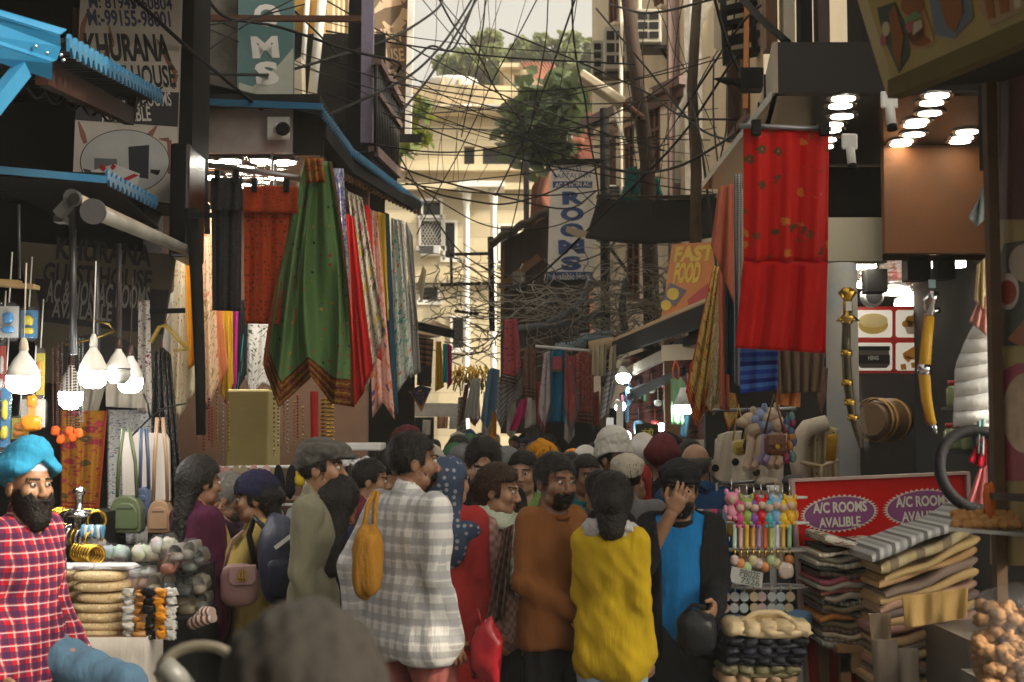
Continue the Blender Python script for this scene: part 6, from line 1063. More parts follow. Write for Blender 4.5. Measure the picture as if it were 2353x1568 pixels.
def slippers():
 t=thing('slipper_rack','white wire rack holding pairs of fluffy slippers','rack',at(590,1160,9.6));m=MB();m.tube([at(470,1076,9.7),at(705,1072,9.7)],.012,6);m.tube([at(470,1160,9.7),at(705,1160,9.7)],.01,6);m.tube([at(475,1076,9.72),at(475,1700,9.72)],.012,6);m.tube([at(700,1072,9.72),at(700,1700,9.72)],.012,6);obj('frame',m,white,t)
 m=MB();m.box((at(452,0,10).x,9.9,0),(at(720,0,10).x,10.6,at(0,1150,9.9).z));obj('shop_counter',m,mat('brown counter',(.12,.07,.04),.6),None,'brown counter front under the slipper rack','counter')
 rng=random.Random(8)
 def slip(u,v,w_,h_,c,lab,name,up,d=9.55):
  t=thing('slipper',lab,'slipper',at(u,v,d),'slippers hooked on the white wire rack');b=at(u,v,d);W,H_=px(w_,d)/2,px(h_,d)/2;M=Matrix.Rotation(R(rng.uniform(-10,10)),3,'Y')
  m=MB();m.prism([b+(M@Vector((W*math.cos(a)*(1-.2*(math.sin(a)<0)),0,H_*math.sin(a))))for a in np.linspace(0,2*math.pi,22)[:-1]],(0,.025,0));obj('sole',m,mat('slipper '+name,c,.9,var=.1,bump=.7,bs=60),t)
  m=MB();crumple(m,b+(M@Vector((0,-.015,-H_*.35))),(W*1.02,.04,H_*.5),int(u),14,10,.1);obj('upper',m,mat('slipper upper '+name,up,.9,var=.1,bump=.8,bs=50),t)
 P,W_,B_=(.55,.32,.28),(.62,.57,.5),(.015,.015,.018)
 for(u,v,w_,h_,c,nm,up,lab)in((482,1092,20,44,(.30,.32,.42),'lilac',(.4,.4,.48),'lilac slipper at the left end of the rack'),(500,1095,22,50,P,'pink',P,'pink fluffy slipper, left of its pair by the lilac one'),(520,1096,22,50,P,'pink',P,'pink fluffy slipper, right of its pair by the beige ones'),(540,1098,24,56,(.34,.28,.17),'beige',W_,'beige slipper, left one of the beige pair'),(562,1098,24,56,(.34,.28,.17),'beige',W_,'beige slipper, right one of the beige pair'),(584,1094,22,52,P,'pink',(.6,.42,.38),'pink slipper between the beige pair and the long eared one'),(608,1098,24,60,(.6,.38,.34),'rose',W_,'rose long eared slipper left of the black pair'),(642,1108,24,80,B_,'black',B_,'black clog, left of the pair'),(668,1108,24,80,B_,'black',B_,'black clog, right of the pair'),(690,1096,24,50,(.60,.42,.03),'yellow',(.6,.42,.03),'yellow slipper half behind the olive shirt'),(640,1195,24,56,(.30,.34,.34),'grey',(.34,.38,.38),'pale grey slipper, left of the lower pair'),(668,1195,24,56,(.30,.34,.34),'grey',(.34,.38,.38),'pale grey slipper, right of the lower pair')):slip(u,v,w_,h_,c,lab,nm,up)
 for i in range(22):
  u=455+i*11.5+rng.uniform(-3,3)
  if 530<u<628:continue
  v0,v1=rng.uniform(900,945),rng.uniform(1010,1070);d=11.0;c=rng.choice(((.4,.25,.06),(.35,.02,.02),(.3,.28,.25)));m=MB();n=14
  for k in range(n):m.ball(at(u,v0+(v1-v0)*k/n,d),px(3,d),6,4)
  obj('jewellery_string',m,mat('jewel %d'%int(c[0]*100),c,.25,.7),None,'string of gold, red or silver jewellery hung in the scarf shop','jewellery','jewellery strings in the scarf shop')
 t=thing('bangle_tree','tall stack of gold bangles on a rod beside the yellow cabinet','bangles',at(735,1070,11));m=MB()
 for k in range(24):m.lathe(at(752,920+k*9,11),[(.05,-.01),(.058,0),(.05,.01)],14,cap=False)
 obj('bangles',m,mat('gold bangle metal',(.6,.36,.05)),t)
 m=MB();m.tube([at(722,900,10.7),at(724,1150,10.7)],.03,8);obj('red_garland',m,mat('red garland',(.35,.02,.02),.7,bump=.8),None,'red glitter garland hanging behind the capped man','garland')
 t=thing('trinket_stand','white rimmed display tray with round hand mirrors beside the capped man','display stand',at(830,1100,9.2));m=MB();m.box(at(790,1036,9.3),at(875,1018,9.3)+Vector((0,.4,0)));obj('tray',m,white,t,bevel=.01);m=MB();m.tube([at(800,1036,9.3),at(800,1500,9.5)],.02,6);m.tube([at(870,1036,9.3),at(870,1500,9.5)],.02,6);obj('frame',m,dkmetal,t)
 for i,u in enumerate((795,818,842)):m=MB();m.lathe(at(u,1060,9.2),[(px(11,9.2),0),(px(12,9.2),.012)],18,axis=(0,-1,.1));obj('mirror',m,chrome,t)
slippers()
def right_stall():
 rng=random.Random(21)
 def folded(u0,u1,vb,h,d,m_,lab,group,seed,dep=.42,tilt=0,sag=.3):
  r=random.Random(seed);a,b=at(u0,vb,d),at(u1,vb,d);H_=px(h,d);o=r.uniform(0,9);nz=2
  L=b-a
  def f(u,v):
   th=v*2
   p=a+L*u;bz=tilt*u+.007*math.sin(5*u+o)+.004*math.sin(13*u+o*2);k=1+.15*math.sin(7*u+o)
   if th<.7:y,z=dep*(1-th/.7),0
   elif th>1.3:y,z=dep*(th-1.3)/.7,H_*k
   else:q=(th-.7)/.6*math.pi;y,z=-H_*.5*math.sin(q)*(1-.35*math.sin(q)**8*abs(math.cos(3*q))),H_*k*(.5-.5*math.cos(q))
   e=min(u,1-u);rd=1-math.exp(-e*45)
   return p+Vector((0,y+.02*math.sin(3*u+o),bz+H_*.5+(z-H_*.5)*(.55+.45*rd)))
  m=MB();m.sheet(f,36,18);n=len(m.v);
  for uu in(0,1):m.face([m_i for m_i in([j*37+uu*36 for j in range(19)])][::(1 if uu else-1)])
  return obj('folded_shawl',m,m_,None,lab,'shawl',group)
 def stk(name,cols,kind='hstripe',sc=1,asp=5,base=None):return fabric(name,base or cols[0],cols[1:],kind,sc,asp,trl=0)
 pal=[((0.62,0.598,0.468),(0.482,0.333,0.25),(0.599,0.551,0.421)),((0.039,0.195,0.208),(0.367,0.312,0.114),(0.25,0.125,0.177)),((0.62,0.598,0.52),(0.521,0.473,0.38),(0.404,0.395,0.364)),((0.078,0.091,0.078),(0.109,0.122,0.101),(0.055,0.06,0.055)),((0.117,0.078,0.065),(0.156,0.109,0.096),(0.086,0.062,0.057)),((0.416,0.065,0.117),(0.517,0.198,0.07),(0.244,0.135,0.187)),((0.39,0.364,0.312),(0.312,0.286,0.25),(0.452,0.419,0.359)),((0.364,0.13,0.104),(0.302,0.107,0.088),(0.419,0.286,0.198)),((0.468,0.429,0.351),(0.421,0.374,0.296),(0.343,0.304,0.234)),((0.078,0.104,0.104),(0.304,0.26,0.159),(0.07,0.088,0.081)),((0.234,0.195,0.104),(0.328,0.273,0.151),(0.172,0.148,0.081)),((0.078,0.072,0.117),(0.265,0.224,0.164),(0.125,0.091,0.109)),((0.585,0.26,0.039),(0.468,0.151,0.055),(0.312,0.182,0.109)),((0.182,0.156,0.091),(0.143,0.125,0.075),(0.244,0.211,0.13)),((0.13,0.078,0.065),(0.177,0.125,0.104),(0.107,0.07,0.057)),((0.546,0.468,0.338),(0.413,0.359,0.26),(0.452,0.343,0.252)),((0.468,0.429,0.364),(0.382,0.226,0.2),(0.265,0.296,0.278)),((0.52,0.481,0.416),(0.286,0.317,0.283),(0.364,0.348,0.322))]
 names=['cream shawl with fine red stripes','teal, mustard and plum patterned shawl','off white checked shawl','charcoal shawl','dark brown shawl','magenta and orange patterned shawl','grey herringbone shawl','brick red shawl','stone grey shawl','dark green shawl with beige sprigs','olive patterned shawl','indigo patterned shawl','orange and red patterned shawl','moss brown shawl','dark cocoa shawl','sand coloured shawl','cream shawl with red blocks','cream shawl with green stripes']
 v=1492;G='folded shawls in the left pile on the stool';n=18;hs=[13.6]*18
 for i in range(n):
  k=n-1-i;j=rng.uniform(-5,5);x0=1888+j-(k<8)*8+(k>14)*6
  kd=['block','hstripe','check','hstripe','vstripe'][k%5]
  folded(x0,2012+rng.uniform(-6,6),v,13,6.55,fabric('shawl fabric %d'%k,pal[k][0],pal[k][1:],'vstripe' if k in(0,2,16,17)else kd,8 if kd=='block' else 9,2,trl=0,dsize=.38),'folded %s, %s of the left pile'%(names[k],ORD[min(k+2,19)]),G,i);v-=12.6
 folded(1890,2048,v,14,6.55,fabric('black shawl',(.02,.02,.02)),'folded black shawl, second from the top of the left pile',G,50);v-=13
 folded(1896,2072,v,22,6.5,fabric('white chain stitch',(.60,.56,.48),[(.35,.12,.06),(.2,.22,.12),(.3,.1,.05)],'floral',3,2),'folded white shawl with embroidered brown vines, topmost of the left pile',G,51,sag=.8,tilt=-.05)
 pal2=[(0.6,0.432,0.203),(0.54,0.338,0.162),(0.27,0.203,0.162),(0.594,0.405,0.189),(0.486,0.297,0.216),(0.216,0.162,0.149),(0.567,0.378,0.176),(0.405,0.23,0.176),(0.54,0.365,0.189),(0.297,0.23,0.189),(0.6,0.446,0.23),(0.486,0.27,0.203),(0.324,0.243,0.189),(0.567,0.378,0.189)]
 nm2=['honey','tan','grey brown','ochre','dusty rose','dark brown','caramel','rose brown','amber brown','smoky brown','wheat','mauve','umber','golden brown']
 v=1580;G='folded blankets in the tall right pile'
 for i in range(14):
  k=13-i;folded(2010+rng.uniform(-8,8)+(13-k)*1.5,2248+rng.uniform(-6,2),v,19.5,6.2,fabric('blanket %d'%k,pal2[k],[tuple(x*.8 for x in pal2[k])],'plain',4),'folded %s wool blanket, %s of the tall right pile'%(nm2[k],ORD[k+2]),G,i+60,dep=.4,tilt=.02+.012*i);v-=18.2
 folded(2026,2262,v+2,26,6.15,fabric('cream brown checks',(.50,.40,.22),[(.26,.2,.14),(.55,.47,.28)],'vstripe',4,1),'folded cream and taupe checked blanket, second from the top of the tall right pile',G,90,tilt=.21);v-=26
 folded(2004,2262,v+4,24,6.12,fabric('grey white zigzag',(.42,.42,.42),[(.14,.14,.14),(.52,.52,.51),(.3,.3,.3)],'vstripe',7,1),'folded grey, white and black zigzag shawl on top of the tall right pile',G,91,tilt=.22)
 drape('hanging_blanket','ochre blanket with dark piping hanging down the front of the right pile','blanket',fabric('ochre piping blanket',(.42,.27,.10)),[(2072,1372),(2225,1350)],[(2080,1445),(2222,1420)],6.02,2,.015)
 for i,(u0,u1,v0,v1,c)in enumerate(((2002,2062,1470,1590,(.2,.16,.12)),(2040,2110,1490,1600,(.36,.30,.24)),(1996,2046,1410,1500,(.3,.22,.15)))):drape('loose_shawl_end',['dark loose shawl end hanging at the left of the tall pile','pale loose shawl end hanging at the foot of the tall pile','brown loose shawl end beside the stool'][i],'shawl',fabric('loose end %d'%i,c),[(u0,v0),(u1,v0)],[(u0+9,v1),((u0+u1)/2,v1-14),(u1+3,v1+6)],6.1+.02*i,.7,.02)
 t=thing('wooden_stool','plain wooden stool under the left pile of shawls','stool',at(1950,1900,6.7));zt=at(0,1484,6.5).z;xa,xb=at(1900,0,6.5).x,at(2030,0,6.5).x;pw=mat('pale raw wood',(.36,.20,.09),.7,var=.2);m=MB();m.box((xa,6.48,zt-.03),(xb,7.0,zt));m.box((xa+.02,6.5,zt-.12),(xb-.02,6.53,zt-.032));obj('seat',m,pw,t)
 for x in(xa+.02,xb-.06):
  for y in(6.5,6.94):m=MB();m.box((x,y,0),(x+.045,y+.045,zt-.031));obj('leg',m,pw,t)
 t=thing('display_table','low table under the tall right pile of blankets','table',at(2140,1900,6.3));zt=at(0,1583,6.2).z;xa,xb=at(2000,0,6.2).x,at(2270,0,6.2).x;m=MB();m.box((xa,6.1,zt-.04),(xb,6.7,zt-.001));obj('table_top',m,pw,t)
 for x in(xa+.02,xb-.06):
  for y in(6.12,6.64):m=MB();m.box((x,y,0),(x+.045,y+.045,zt-.041));obj('leg',m,pw,t)
 jc=[((.55,.42,.24),'cream quilted jacket with a peaked top fold, topmost'),((.012,.013,.018),'black padded jacket under the cream one'),((.02,.022,.035),'blue black padded jacket, third'),((.014,.014,.02),'black padded jacket, fourth'),((.17,.15,.07),'olive padded jacket'),((.40,.25,.14),'tan padded jacket'),((.02,.02,.024),'black padded jacket near the bottom')]
 v=1462
 for i,(c,lab)in enumerate(jc):
  d=6.3;u0,u1=1670-i*3,1858-i*6;h=34 if i==0 else 24;t=thing('folded_jacket',lab+' of the jacket pile','jacket',at((u0+u1)/2,v,d),'padded jackets piled in front of the key rings');m=MB();mm=mat('padded nylon %d'%i,c,.5,var=.1,bump=.8,bs=14);n=5
  for k in range(n):q=at(u0+(u1-u0)*(k+.5)/n,v-h/2,d);crumple(m,q+Vector((0,.08,0)),(px((u1-u0)/n*.62,d),.15,px(h*.55,d)),i*7+k,14,10,.12,sq=.6)
  obj('padding',m,mm,t);m=MB();crumple(m,at((u0+u1)/2,v-h*.4,d+.1),(px((u1-u0)*.49,d),.16,px(h*.42,d)),i+3,18,10,.1,sq=.5);obj('body',m,mm,t)
  if i==0:
   m=MB();m.sheet(lambda a,b_:at(1690+150*a,1432-(1-abs(2*a-1)**1.3)*30*(1-b_)+b_*12+3*math.sin(16*a),d+.05+.12*b_-.1*b_*b_),24,6);obj('hood',m,mm,t,solid=.02)
  v+=22
 m=MB();m.box((at(1650,0,6.3).x,6.25,0),(at(1850,0,6.3).x,6.9,at(0,1618,6.3).z));obj('pile_box',m,black,None,'black box under the pile of padded jackets','box')
 m=MB();m.tube([at(1668,1500,6.5),at(1690,1418,6.5),at(1640,1650,6.4)],.018,8);obj('steel_leg',m,greymetal,None,'slanting steel leg beside the jacket pile','stand leg')
 t=thing('blue_jeans_fold','folded blue garment peeking behind the cream jacket','garment',at(1830,1440,6.8));m=MB();crumple(m,at(1830,1425,6.75),(.07,.1,.05),5);crumple(m,at(1690,1428,6.75),(.06,.1,.03),6);obj('cloth',m,FB['denim'],t)
 t=thing('key_ring_rack','white wire carousel rack hung with straps, dolls and key rings','rack',at(1778,1700,6.9));D=6.9;m=MB();m.tube([at(1776,1120,D),at(1778,1700,D)],.017,10);obj('pole',m,white,t);m=MB();m.lathe(at(1776,1130,D),[(.03,0),(.03,.03)],12);obj('cap',m,white,t)
 for v,ru in((1142,88),(1200,92),(1262,96),(1345,96)):
  c=at(1760,v,D);r=px(ru,D);m=MB();m.tube([c+Vector((r*math.cos(a),.5*r*math.sin(a)-.05,0))for a in np.linspace(0,2*math.pi,30)],.006,5)
  for a in(.3,1.9,3.5,5.1):m.tube([at(1777,v+4,D),c+Vector((r*math.cos(a),.5*r*math.sin(a)-.05,0))],.004,4)
  obj('hoop',m,white,t)
 dc=[((.75,.30,.42),'pink'),((.55,.05,.18),'raspberry'),((.28,.42,.08),'green'),((.20,.06,.36),'violet'),((.60,.01,.01),'red'),((.05,.40,.42),'turquoise'),((.22,.42,.68),'sky blue'),((.75,.50,.02),'yellow'),((.75,.42,.02),'golden')]
 for i,(c,cn)in enumerate(dc):
  u,v,d=1683+i*16.5+(i==0)*-2,1172+(i%2)*6-(i==0)*12,6.72;mm=glossy('doll '+cn,c,.3);tt=thing('key_ring_doll','%s plastic eared doll key ring on the top hoop'%cn,'key ring',at(u,v+18,d),'eared doll key rings');p=at(u,v,d)
  m=MB();m.ball(p+Vector((0,0,.028)),(.034,.03,.032),14,10);m.ball(p+Vector((0,0,-.03)),(.028,.024,.034),12,8)
  for s_ in(-1,1):m.ball(p+Vector((s_*.024,0,.06)),(.011,.01,.016),8,6);m.ball(p+Vector((s_*.03,-.006,-.022)),(.01,.01,.022),8,6);m.ball(p+Vector((s_*.014,-.01,-.062)),(.013,.018,.012),8,6)
  obj('body',m,mm,tt);m=MB();m.ball(p+Vector((0,-.018,.024)),(.022,.016,.02),10,8);obj('face',m,mat('doll face',(.6,.42,.32),.4),tt)
  m=MB();m.tube([p+Vector((0,0,.07)),p+Vector((0,0,.12))],.004,5);obj('ring',m,chrome,tt)
 sc=[((.10,.12,.30),'indigo'),((.30,.22,.40),'lilac'),((.55,.5,.45),'ivory'),((.08,.10,.26),'navy'),((.50,.12,.08),'red patterned'),((.62,.04,.18),'magenta'),((.05,.04,.10),'black spotted'),((.30,.52,.60),'aqua'),((.70,.38,.03),'orange'),((.02,.10,.42),'royal blue'),((.66,.52,.16),'pale yellow')]
 for i,(c,cn)in enumerate(sc):
  u=1588+i*11;d=7.0;tt=thing('strap','%s wrist strap in the row left of the dolls'%cn,'strap',at(u,1222,d),'wrist straps on the rack');m=MB();L_=54 if i<4 else 62;m.sheet(lambda a,b_:at(u-5+10*a,1170+L_*b_,d+.01*math.sin(a*3+b_*2)),2,6);obj('ribbon',m,mat('strap '+cn,c,.5),tt,solid=.006);m=MB();m.tube([at(u,1170+L_,d),at(u,1184+L_,d)],.005,5);obj('clasp',m,chrome,tt)
 sc2=[((.50,.62,.48),'mint'),((.72,.42,.40),'salmon'),((.72,.46,.02),'yellow'),((.70,.30,.05),'tangerine'),((.40,.22,.42),'mauve'),((.64,.1,.02),'vermilion'),((.45,.55,.10),'lime'),((.60,.62,.62),'silver grey'),((.68,.40,.08),'apricot'),((.3,.5,.3),'leaf green')]
 for i,(c,cn)in enumerate(sc2):
  u=1688+i*14;d=6.7;tt=thing('strap','%s strap with a charm on the second hoop'%cn,'strap',at(u,1300,d),'charm straps on the second hoop');m=MB();m.sheet(lambda a,b_:at(u-4.5+9*a,1206+56*b_,d+.01*math.sin(b_*4)),2,6);obj('ribbon',m,mat('strap '+cn,c,.4),tt,solid=.006);m=MB();m.ball(at(u,1288+(i%3)*8,d),(.024,.018,.026),10,8);obj('charm',m,glossy('charm %d'%(i%4),((.6,.45,.4),(.65,.25,.08),(.45,.6,.3),(.6,.55,.3))[i%4],.12),tt);m=MB();m.tube([at(u,1260,d),at(u+2,1282,d)],.006,5);obj('chain',m,gold_(),tt)
 for i in range(16):
  u,v,d=1668+(i%8)*21+rng.uniform(-3,3),1372+(i//8)*26,6.72;c=((.55,.40,.42),(.5,.5,.5),(.45,.55,.55),(.62,.5,.3))[i%4];m=MB();m.lathe(at(u,v,d),[(px(10,d),-.006),(px(11.5,d),0),(px(10,d),.006)],16,axis=(0,-1,.1));m.tube([at(u,v-11,d),at(u,v-28,d)],.005,5)
  obj('key_ring',m,glossy('acrylic %d'%(i%4),c,.08),None,['pinkish acrylic disc key ring on the lower hoop','grey acrylic disc key ring on the lower hoop','bluish acrylic disc key ring on the lower hoop','amber acrylic disc key ring on the lower hoop'][i%4],'key ring',['pinkish disc key rings','grey disc key rings','bluish disc key rings','amber disc key rings'][i%4])
 b=board('number_plate','small silver number plate key ring tilted on the rack','number plate',[(1682,1303,6.62),(1754,1318,6.62),(1750,1352,6.62),(1676,1337,6.62)],mat('plate silver',(.55,.57,.56),.3,.3));write(b,'lettering',[('PB02E',1700,1746,1312,1328,.02),('7526',1702,1746,1330,1344,.02)],mat('plate letters',(.12,.14,.13),.5))
 m=MB();c=at(1806,1312,6.62);crumple(m,c,(px(18,6.6),.015,px(18,6.6)),3,18,12,.06);obj('heart_mirror',m,glossy('pearly pink',(.60,.48,.42),.15),None,'pearly heart shaped mirror key ring at the right of the rack','key ring')
 for i,(u,c)in enumerate(((1636,(.16,.06,.32)),(1652,(.12,.05,.28)),(1668,(.05,.25,.40)))):m=MB();m.lathe(at(u,1462,6.6),[(px(9,6.6),-.02),(px(12,6.6),0),(px(9,6.6),.02)],14,axis=(.2,-1,0),cap=False);m.tube([at(u,1450,6.6),at(u+4,1420,6.6)],.005,5);obj('ring_charm',m,glossy('ring charm %d'%i,c),None,['violet round charm hanging lowest on the rack','second violet charm beside the turquoise one','turquoise round charm low on the rack'][i],'key ring')
 t=thing('ivory_coat','ivory wool coat with a cape collar and dark flower buttons','coat',at(1690,1300,8.3));d=8.3
 drape('coat_body',None,None,FB['creamcoat'],[(1644,1010),(1668,994),(1700,990),(1740,1000),(1800,1020)],[(1628,1300),(1700,1320),(1800,1300)],d,4,.05,parent=t,nu=40);drape('cape',None,None,FB['creamcoat'],[(1650,1000),(1672,992),(1706,990),(1745,1002)],[(1632,1092),(1660,1110),(1720,1120),(1752,1080)],d-.09,3,.03,parent=t,nu=30)
 drape('sleeve',None,None,FB['creamcoat'],[(1630,1060),(1656,1050)],[(1640,1180),(1662,1190)],d-.05,1,.03,parent=t,nu=12)
 for k,(u,v)in enumerate(((1690,1062),(1644,1076),(1738,1086),(1722,1128),(1660,1136))):m=MB();m.lathe(at(u,v,d-.14),[(.022,0),(.02,.01)],12,axis=(0,-1,0));obj('button',m,black,t)
 m=MB();m.tube([at(1646,1110,8.1),at(1656,1300,8.1)],.014,6);m.tube([at(1648,1112,8.1),at(1745,1106,8.1)],.01,6);m.tube([at(1636,944,8.2),at(1830,940,8.0)],.012,6);obj('garment_frame',m,greymetal,None,'thin steel frame in front of the ivory coat','rail')
 t=thing('spotted_coat','spotted beige belted coat with cream fur edges','coat',at(1880,1110,8.6));d=8.6
 drape('coat_body',None,None,FB['spotcoat'],[(1836,990),(1880,975),(1925,985)],[(1838,1200),(1880,1210),(1928,1195)],d,4,.05,parent=t);m=MB()
 for pts in([(1842,1110),(1832,1060),(1836,1010),(1856,984),(1900,972)],):m.tube([at(u,v,d-.06)for u,v in pts],[.05,.05,.055,.055,.05],10)
 obj('fur_trim',m,FB['fur'],t);m=MB();m.tube([at(1838,1062,d-.1),at(1888,1072,d-.12),at(1926,1058,d-.1)],.012,6);m.tube([at(1888,1072,d-.12),at(1886,1110,d-.12)],.012,6);obj('belt',m,FB['spotcoat'],t)
 m=MB();m.tube([at(1908,1000,8.3),at(1912,1010,8.3),at(1908,1060,8.3)],.03,8);obj('yellow_ribbon',m,FB['mustard'],None,'mustard ribbon hanging from the bracket of the column','ribbon')
 pf=fabric('cream plush',(.60,.47,.34),rough=1,wr=.5);lf=fabric('lilac plush',(.42,.36,.58),rough=1,wr=.5);bf=fabric('blue plush',(.30,.38,.58),rough=1,wr=.5)
 for(u,v,mm,lab,s_)in((1722,965,pf,'cream long legged plush animal hanging left of the lilac one',1),(1748,958,bf,'blue and lilac long legged plush animal in the middle',.95),(1776,955,pf,'cream long legged plush animal above the brown bag',1.05)):
  d=7.6;t=thing('plush_animal',lab,'plush toy',at(u,v+100,d),'long legged plush animals');c=at(u,v,d);m=MB();m.ball(c,(.045,.045,.04),12,8);m.ball(c+Vector((-.04,-.02,-.015)),(.035,.03,.028),10,7)
  for q in(-1,1):m.ball(c+Vector((.02,q*.03,.045)),(.012,.01,.028),8,6)
  m.tube([c+Vector((.01,0,-.02)),c+Vector((.03,0,-.08))],.045,10);obj('body',m,mm,t);m2=lf if mm is bf else mm
  for q in(-1,1):m=MB();m.tube([c+Vector((.03+q*.02,-.01,-.08)),c+Vector((.02+q*.025,-.01,-.2*s_)),c+Vector((.0+q*.02,-.01,-.25*s_)),c+Vector((-.01+q*.02,-.02,-.26*s_))],[.025,.022,.026,.02],8);obj('leg',m,m2,t)
 def box_bag(u,v,w_,h_,d,c,lab):
  t=thing('small_bag',lab,'bag',at(u,v+h_/2,d));b=at(u,v,d);W,H_=px(w_,d)/2,px(h_,d)/2;mm=mat('leather %d'%int(u),c,.4,var=.1);m=MB();m.box(b+Vector((-W,0,-H_)),b+Vector((W,.1,H_)));obj('body',m,mm,t,bevel=.025);m=MB();m.box(b+Vector((-W*.95,-.02,-H_*.1)),b+Vector((W*.95,-.004,H_*.95)));obj('flap',m,mm,t,bevel=.012);m=MB();m.tube([b+Vector((-W,.05,H_)),b+Vector((0,.05,H_+.2)),b+Vector((W,.05,H_))],.007,6);obj('strap',m,mm,t);m=MB();m.lathe(b+Vector((0,-.022,-.01)),[(.015,0),(.012,.01)],10,axis=(0,-1,0));obj('clasp',m,gold_(),t)
 box_bag(1784,1022,46,50,7.3,(.15,.05,.02),'boxy brown leather bag hanging beside the plush animals');box_bag(1702,1030,30,34,7.9,(.62,.50,.10),'pale yellow mini purse hanging on the ivory coat');box_bag(1720,1025,22,30,7.85,(.02,.02,.02),'black mini purse hanging beside the yellow one')
 for i in range(14):u,v=1806+rng.uniform(-10,18),955+rng.uniform(0,100);m=MB();m.ball(at(u,v,7.4),(.02,.016,.03),8,6);m.tube([at(u,v-6,7.4),at(u+1,v-24,7.4)],.004,4);obj('bead_charm',m,glossy('bead charm %d'%(i%4),((.3,.03,.1),(.05,.1,.2),(.5,.2,.05),(.1,.25,.25))[i%4]),None,'small beaded charm in the bunch beside the spotted coat','charm','beaded charms beside the spotted coat')
 t=thing('plaid_hat','brown plaid flat cap on display above the rack','cap',at(1762,1120,7.2));m=MB();crumple(m,at(1764,1112,7.2),(px(28,7.2),.09,px(16,7.2)),3,amp=.05,sq=.9);obj('crown',m,fabric('brown plaid',(.12,.09,.07),[(.40,.34,.26),(.05,.04,.03)],'check',12,coord='Object'),t);m=MB();crumple(m,at(1742,1122,7.1),(px(18,7.2),.07,px(4,7.2)),4);obj('brim',m,dark,t)
 m=MB();crumple(m,at(1824,1106,7.25),(px(26,7.2),.09,px(15,7.2)),7,amp=.05,sq=.9);obj('felt_hat',m,fabric('grey felt',(.09,.10,.11)),None,'dark grey cap on display beside the red board','cap')
 t=thing('ornamental_sword','curved ornamental sword with gilt scabbard in a clear sleeve','sword',at(1975,1035,5.9));d=5.9;pts=[(1946,728),(1944,800),(1948,880),(1958,950),(1972,1000),(1979,1030)]
 m=MB();m.tube([at(u,v,d)for u,v in pts],[.018,.02,.02,.018,.014,.008],8);obj('scabbard',m,mat('black gilt scabbard',(.06,.045,.015),.3,.6,var=.9,vs=30),t);m=MB()
 for(u,v)in((1946,738),(1945,812),(1947,880),(1953,925),(1960,960)):m=MB();m.lathe(at(u,v,d),[(.024,-.012),(.024,.012)],10);obj('gilt_band',m,gold_(),t)
 m=MB()
 m.lathe(at(1948,722,d),[(.05,-.03),(.02,0),(.018,.06),(.04,.09),(.02,.11)],12);obj('gilt_hilt',m,gold_(),t)
 m=MB();m.sheet(lambda a,b_:at(1934+30*a+26*b_**1.6+8*b_,700+330*b_,d-.04-.02*math.sin(3*a)),6,14);obj('clear_sleeve',m,CLEAR,t);m=MB();m.box(at(1944,714,d-.06),at(1957,693,d-.06)+Vector((0,.004,0)));obj('tag',m,whiteink,t)
 t=thing('toy_sword','long curved sword with a yellow and red scabbard hanging point down','sword',at(2150,1000,5.7));d=5.7;pts=[(2136,728),(2128,800),(2124,860),(2130,920),(2140,965),(2145,975)]
 m=MB();m.tube([at(u,v,d)for u,v in pts],[.02,.024,.024,.021,.017,.014],8);obj('scabbard',m,mat('yellow scabbard',(.62,.34,.01),.4),t);m=MB();m.tube([at(u-7,v,d+.01)for u,v in pts],[.012]*6,6);obj('red_edge',m,mat('red scabbard edge',(.45,.02,.01),.4),t);m=MB();m.lathe(at(2124,850,d),[(.028,-.02),(.028,.02)],10);obj('steel_band',m,chrome,t);m=MB();m.tube([at(2145,975,d),at(2152,998,d)],[.014,.004],8);obj('steel_tip',m,chrome,t);m=MB();m.tube([at(2137,728,d),at(2143,690,d),at(2147,672,d)],[.018,.016,.022],8);m.tube([at(2124,722,d),at(2160,712,d)],.012,6);m.tube([at(2126,718,d),at(2122,690,d),at(2140,674,d)],.006,6);obj('steel_hilt',m,chrome,t);m=MB();m.box(at(2134,662,d-.03),at(2150,643,d-.03)+Vector((0,.004,0)));obj('tag',m,mat('blue tag',(.25,.35,.42)),t)
 t=thing('puffer_jacket','white quilted puffer jacket hanging beside the rusty post','jacket',at(2228,990,5.5));d=5.5
 def f(a,b_):
  lf=2244-44*min(1,b_*2.4)**.7-8*b_;u=lf+a*(2285-lf);v=748+232*b_+6*a*math.sin(9*b_);return at(u,v,d-.035*abs(math.sin(b_*7*math.pi+1.2*a))**.6*math.sin(math.pi*min(1,.5*a+.25))+.06*(1-a)**3)
 m=MB();m.sheet(f,14,80);obj('quilted_body',m,FB['puffer'],t,solid=.012)
 for n_,lab,c,top,bot in(('sky_blue_knit','pale blue frayed knit hanging high beside the rusty post',(.42,.52,.58),[(2248,462),(2262,420)],[(2226,500),(2246,520),(2266,500)]),('cream_knit','cream knit hanging beside the rusty post',(.60,.48,.28),[(2246,610),(2266,590)],[(2240,690),(2266,720)]),('pink_knit','pale pink knit above the white puffer jacket',(.60,.30,.27),[(2250,690),(2266,680)],[(2228,740),(2266,770)]),('crimson_wool','crimson wool shawl point beside the black tyre',(.48,.015,.04),[(2258,1000),(2268,980)],[(2226,1060),(2266,1082)]),('rose_wool','rose pink wool shawl behind the snack tray',(.58,.18,.20),[(2250,1080),(2268,1070)],[(2212,1180),(2268,1190)]),('aqua_fringe','aqua fringe hanging under the white puffer jacket',(.25,.40,.40),[(2246,970),(2264,960)],[(2244,1040),(2262,1050)])):
  drape(n_,lab,'knitwear',fabric('wool '+n_,c,rough=.95),top,bot,5.35,2,.02,nu=12,nv=12)
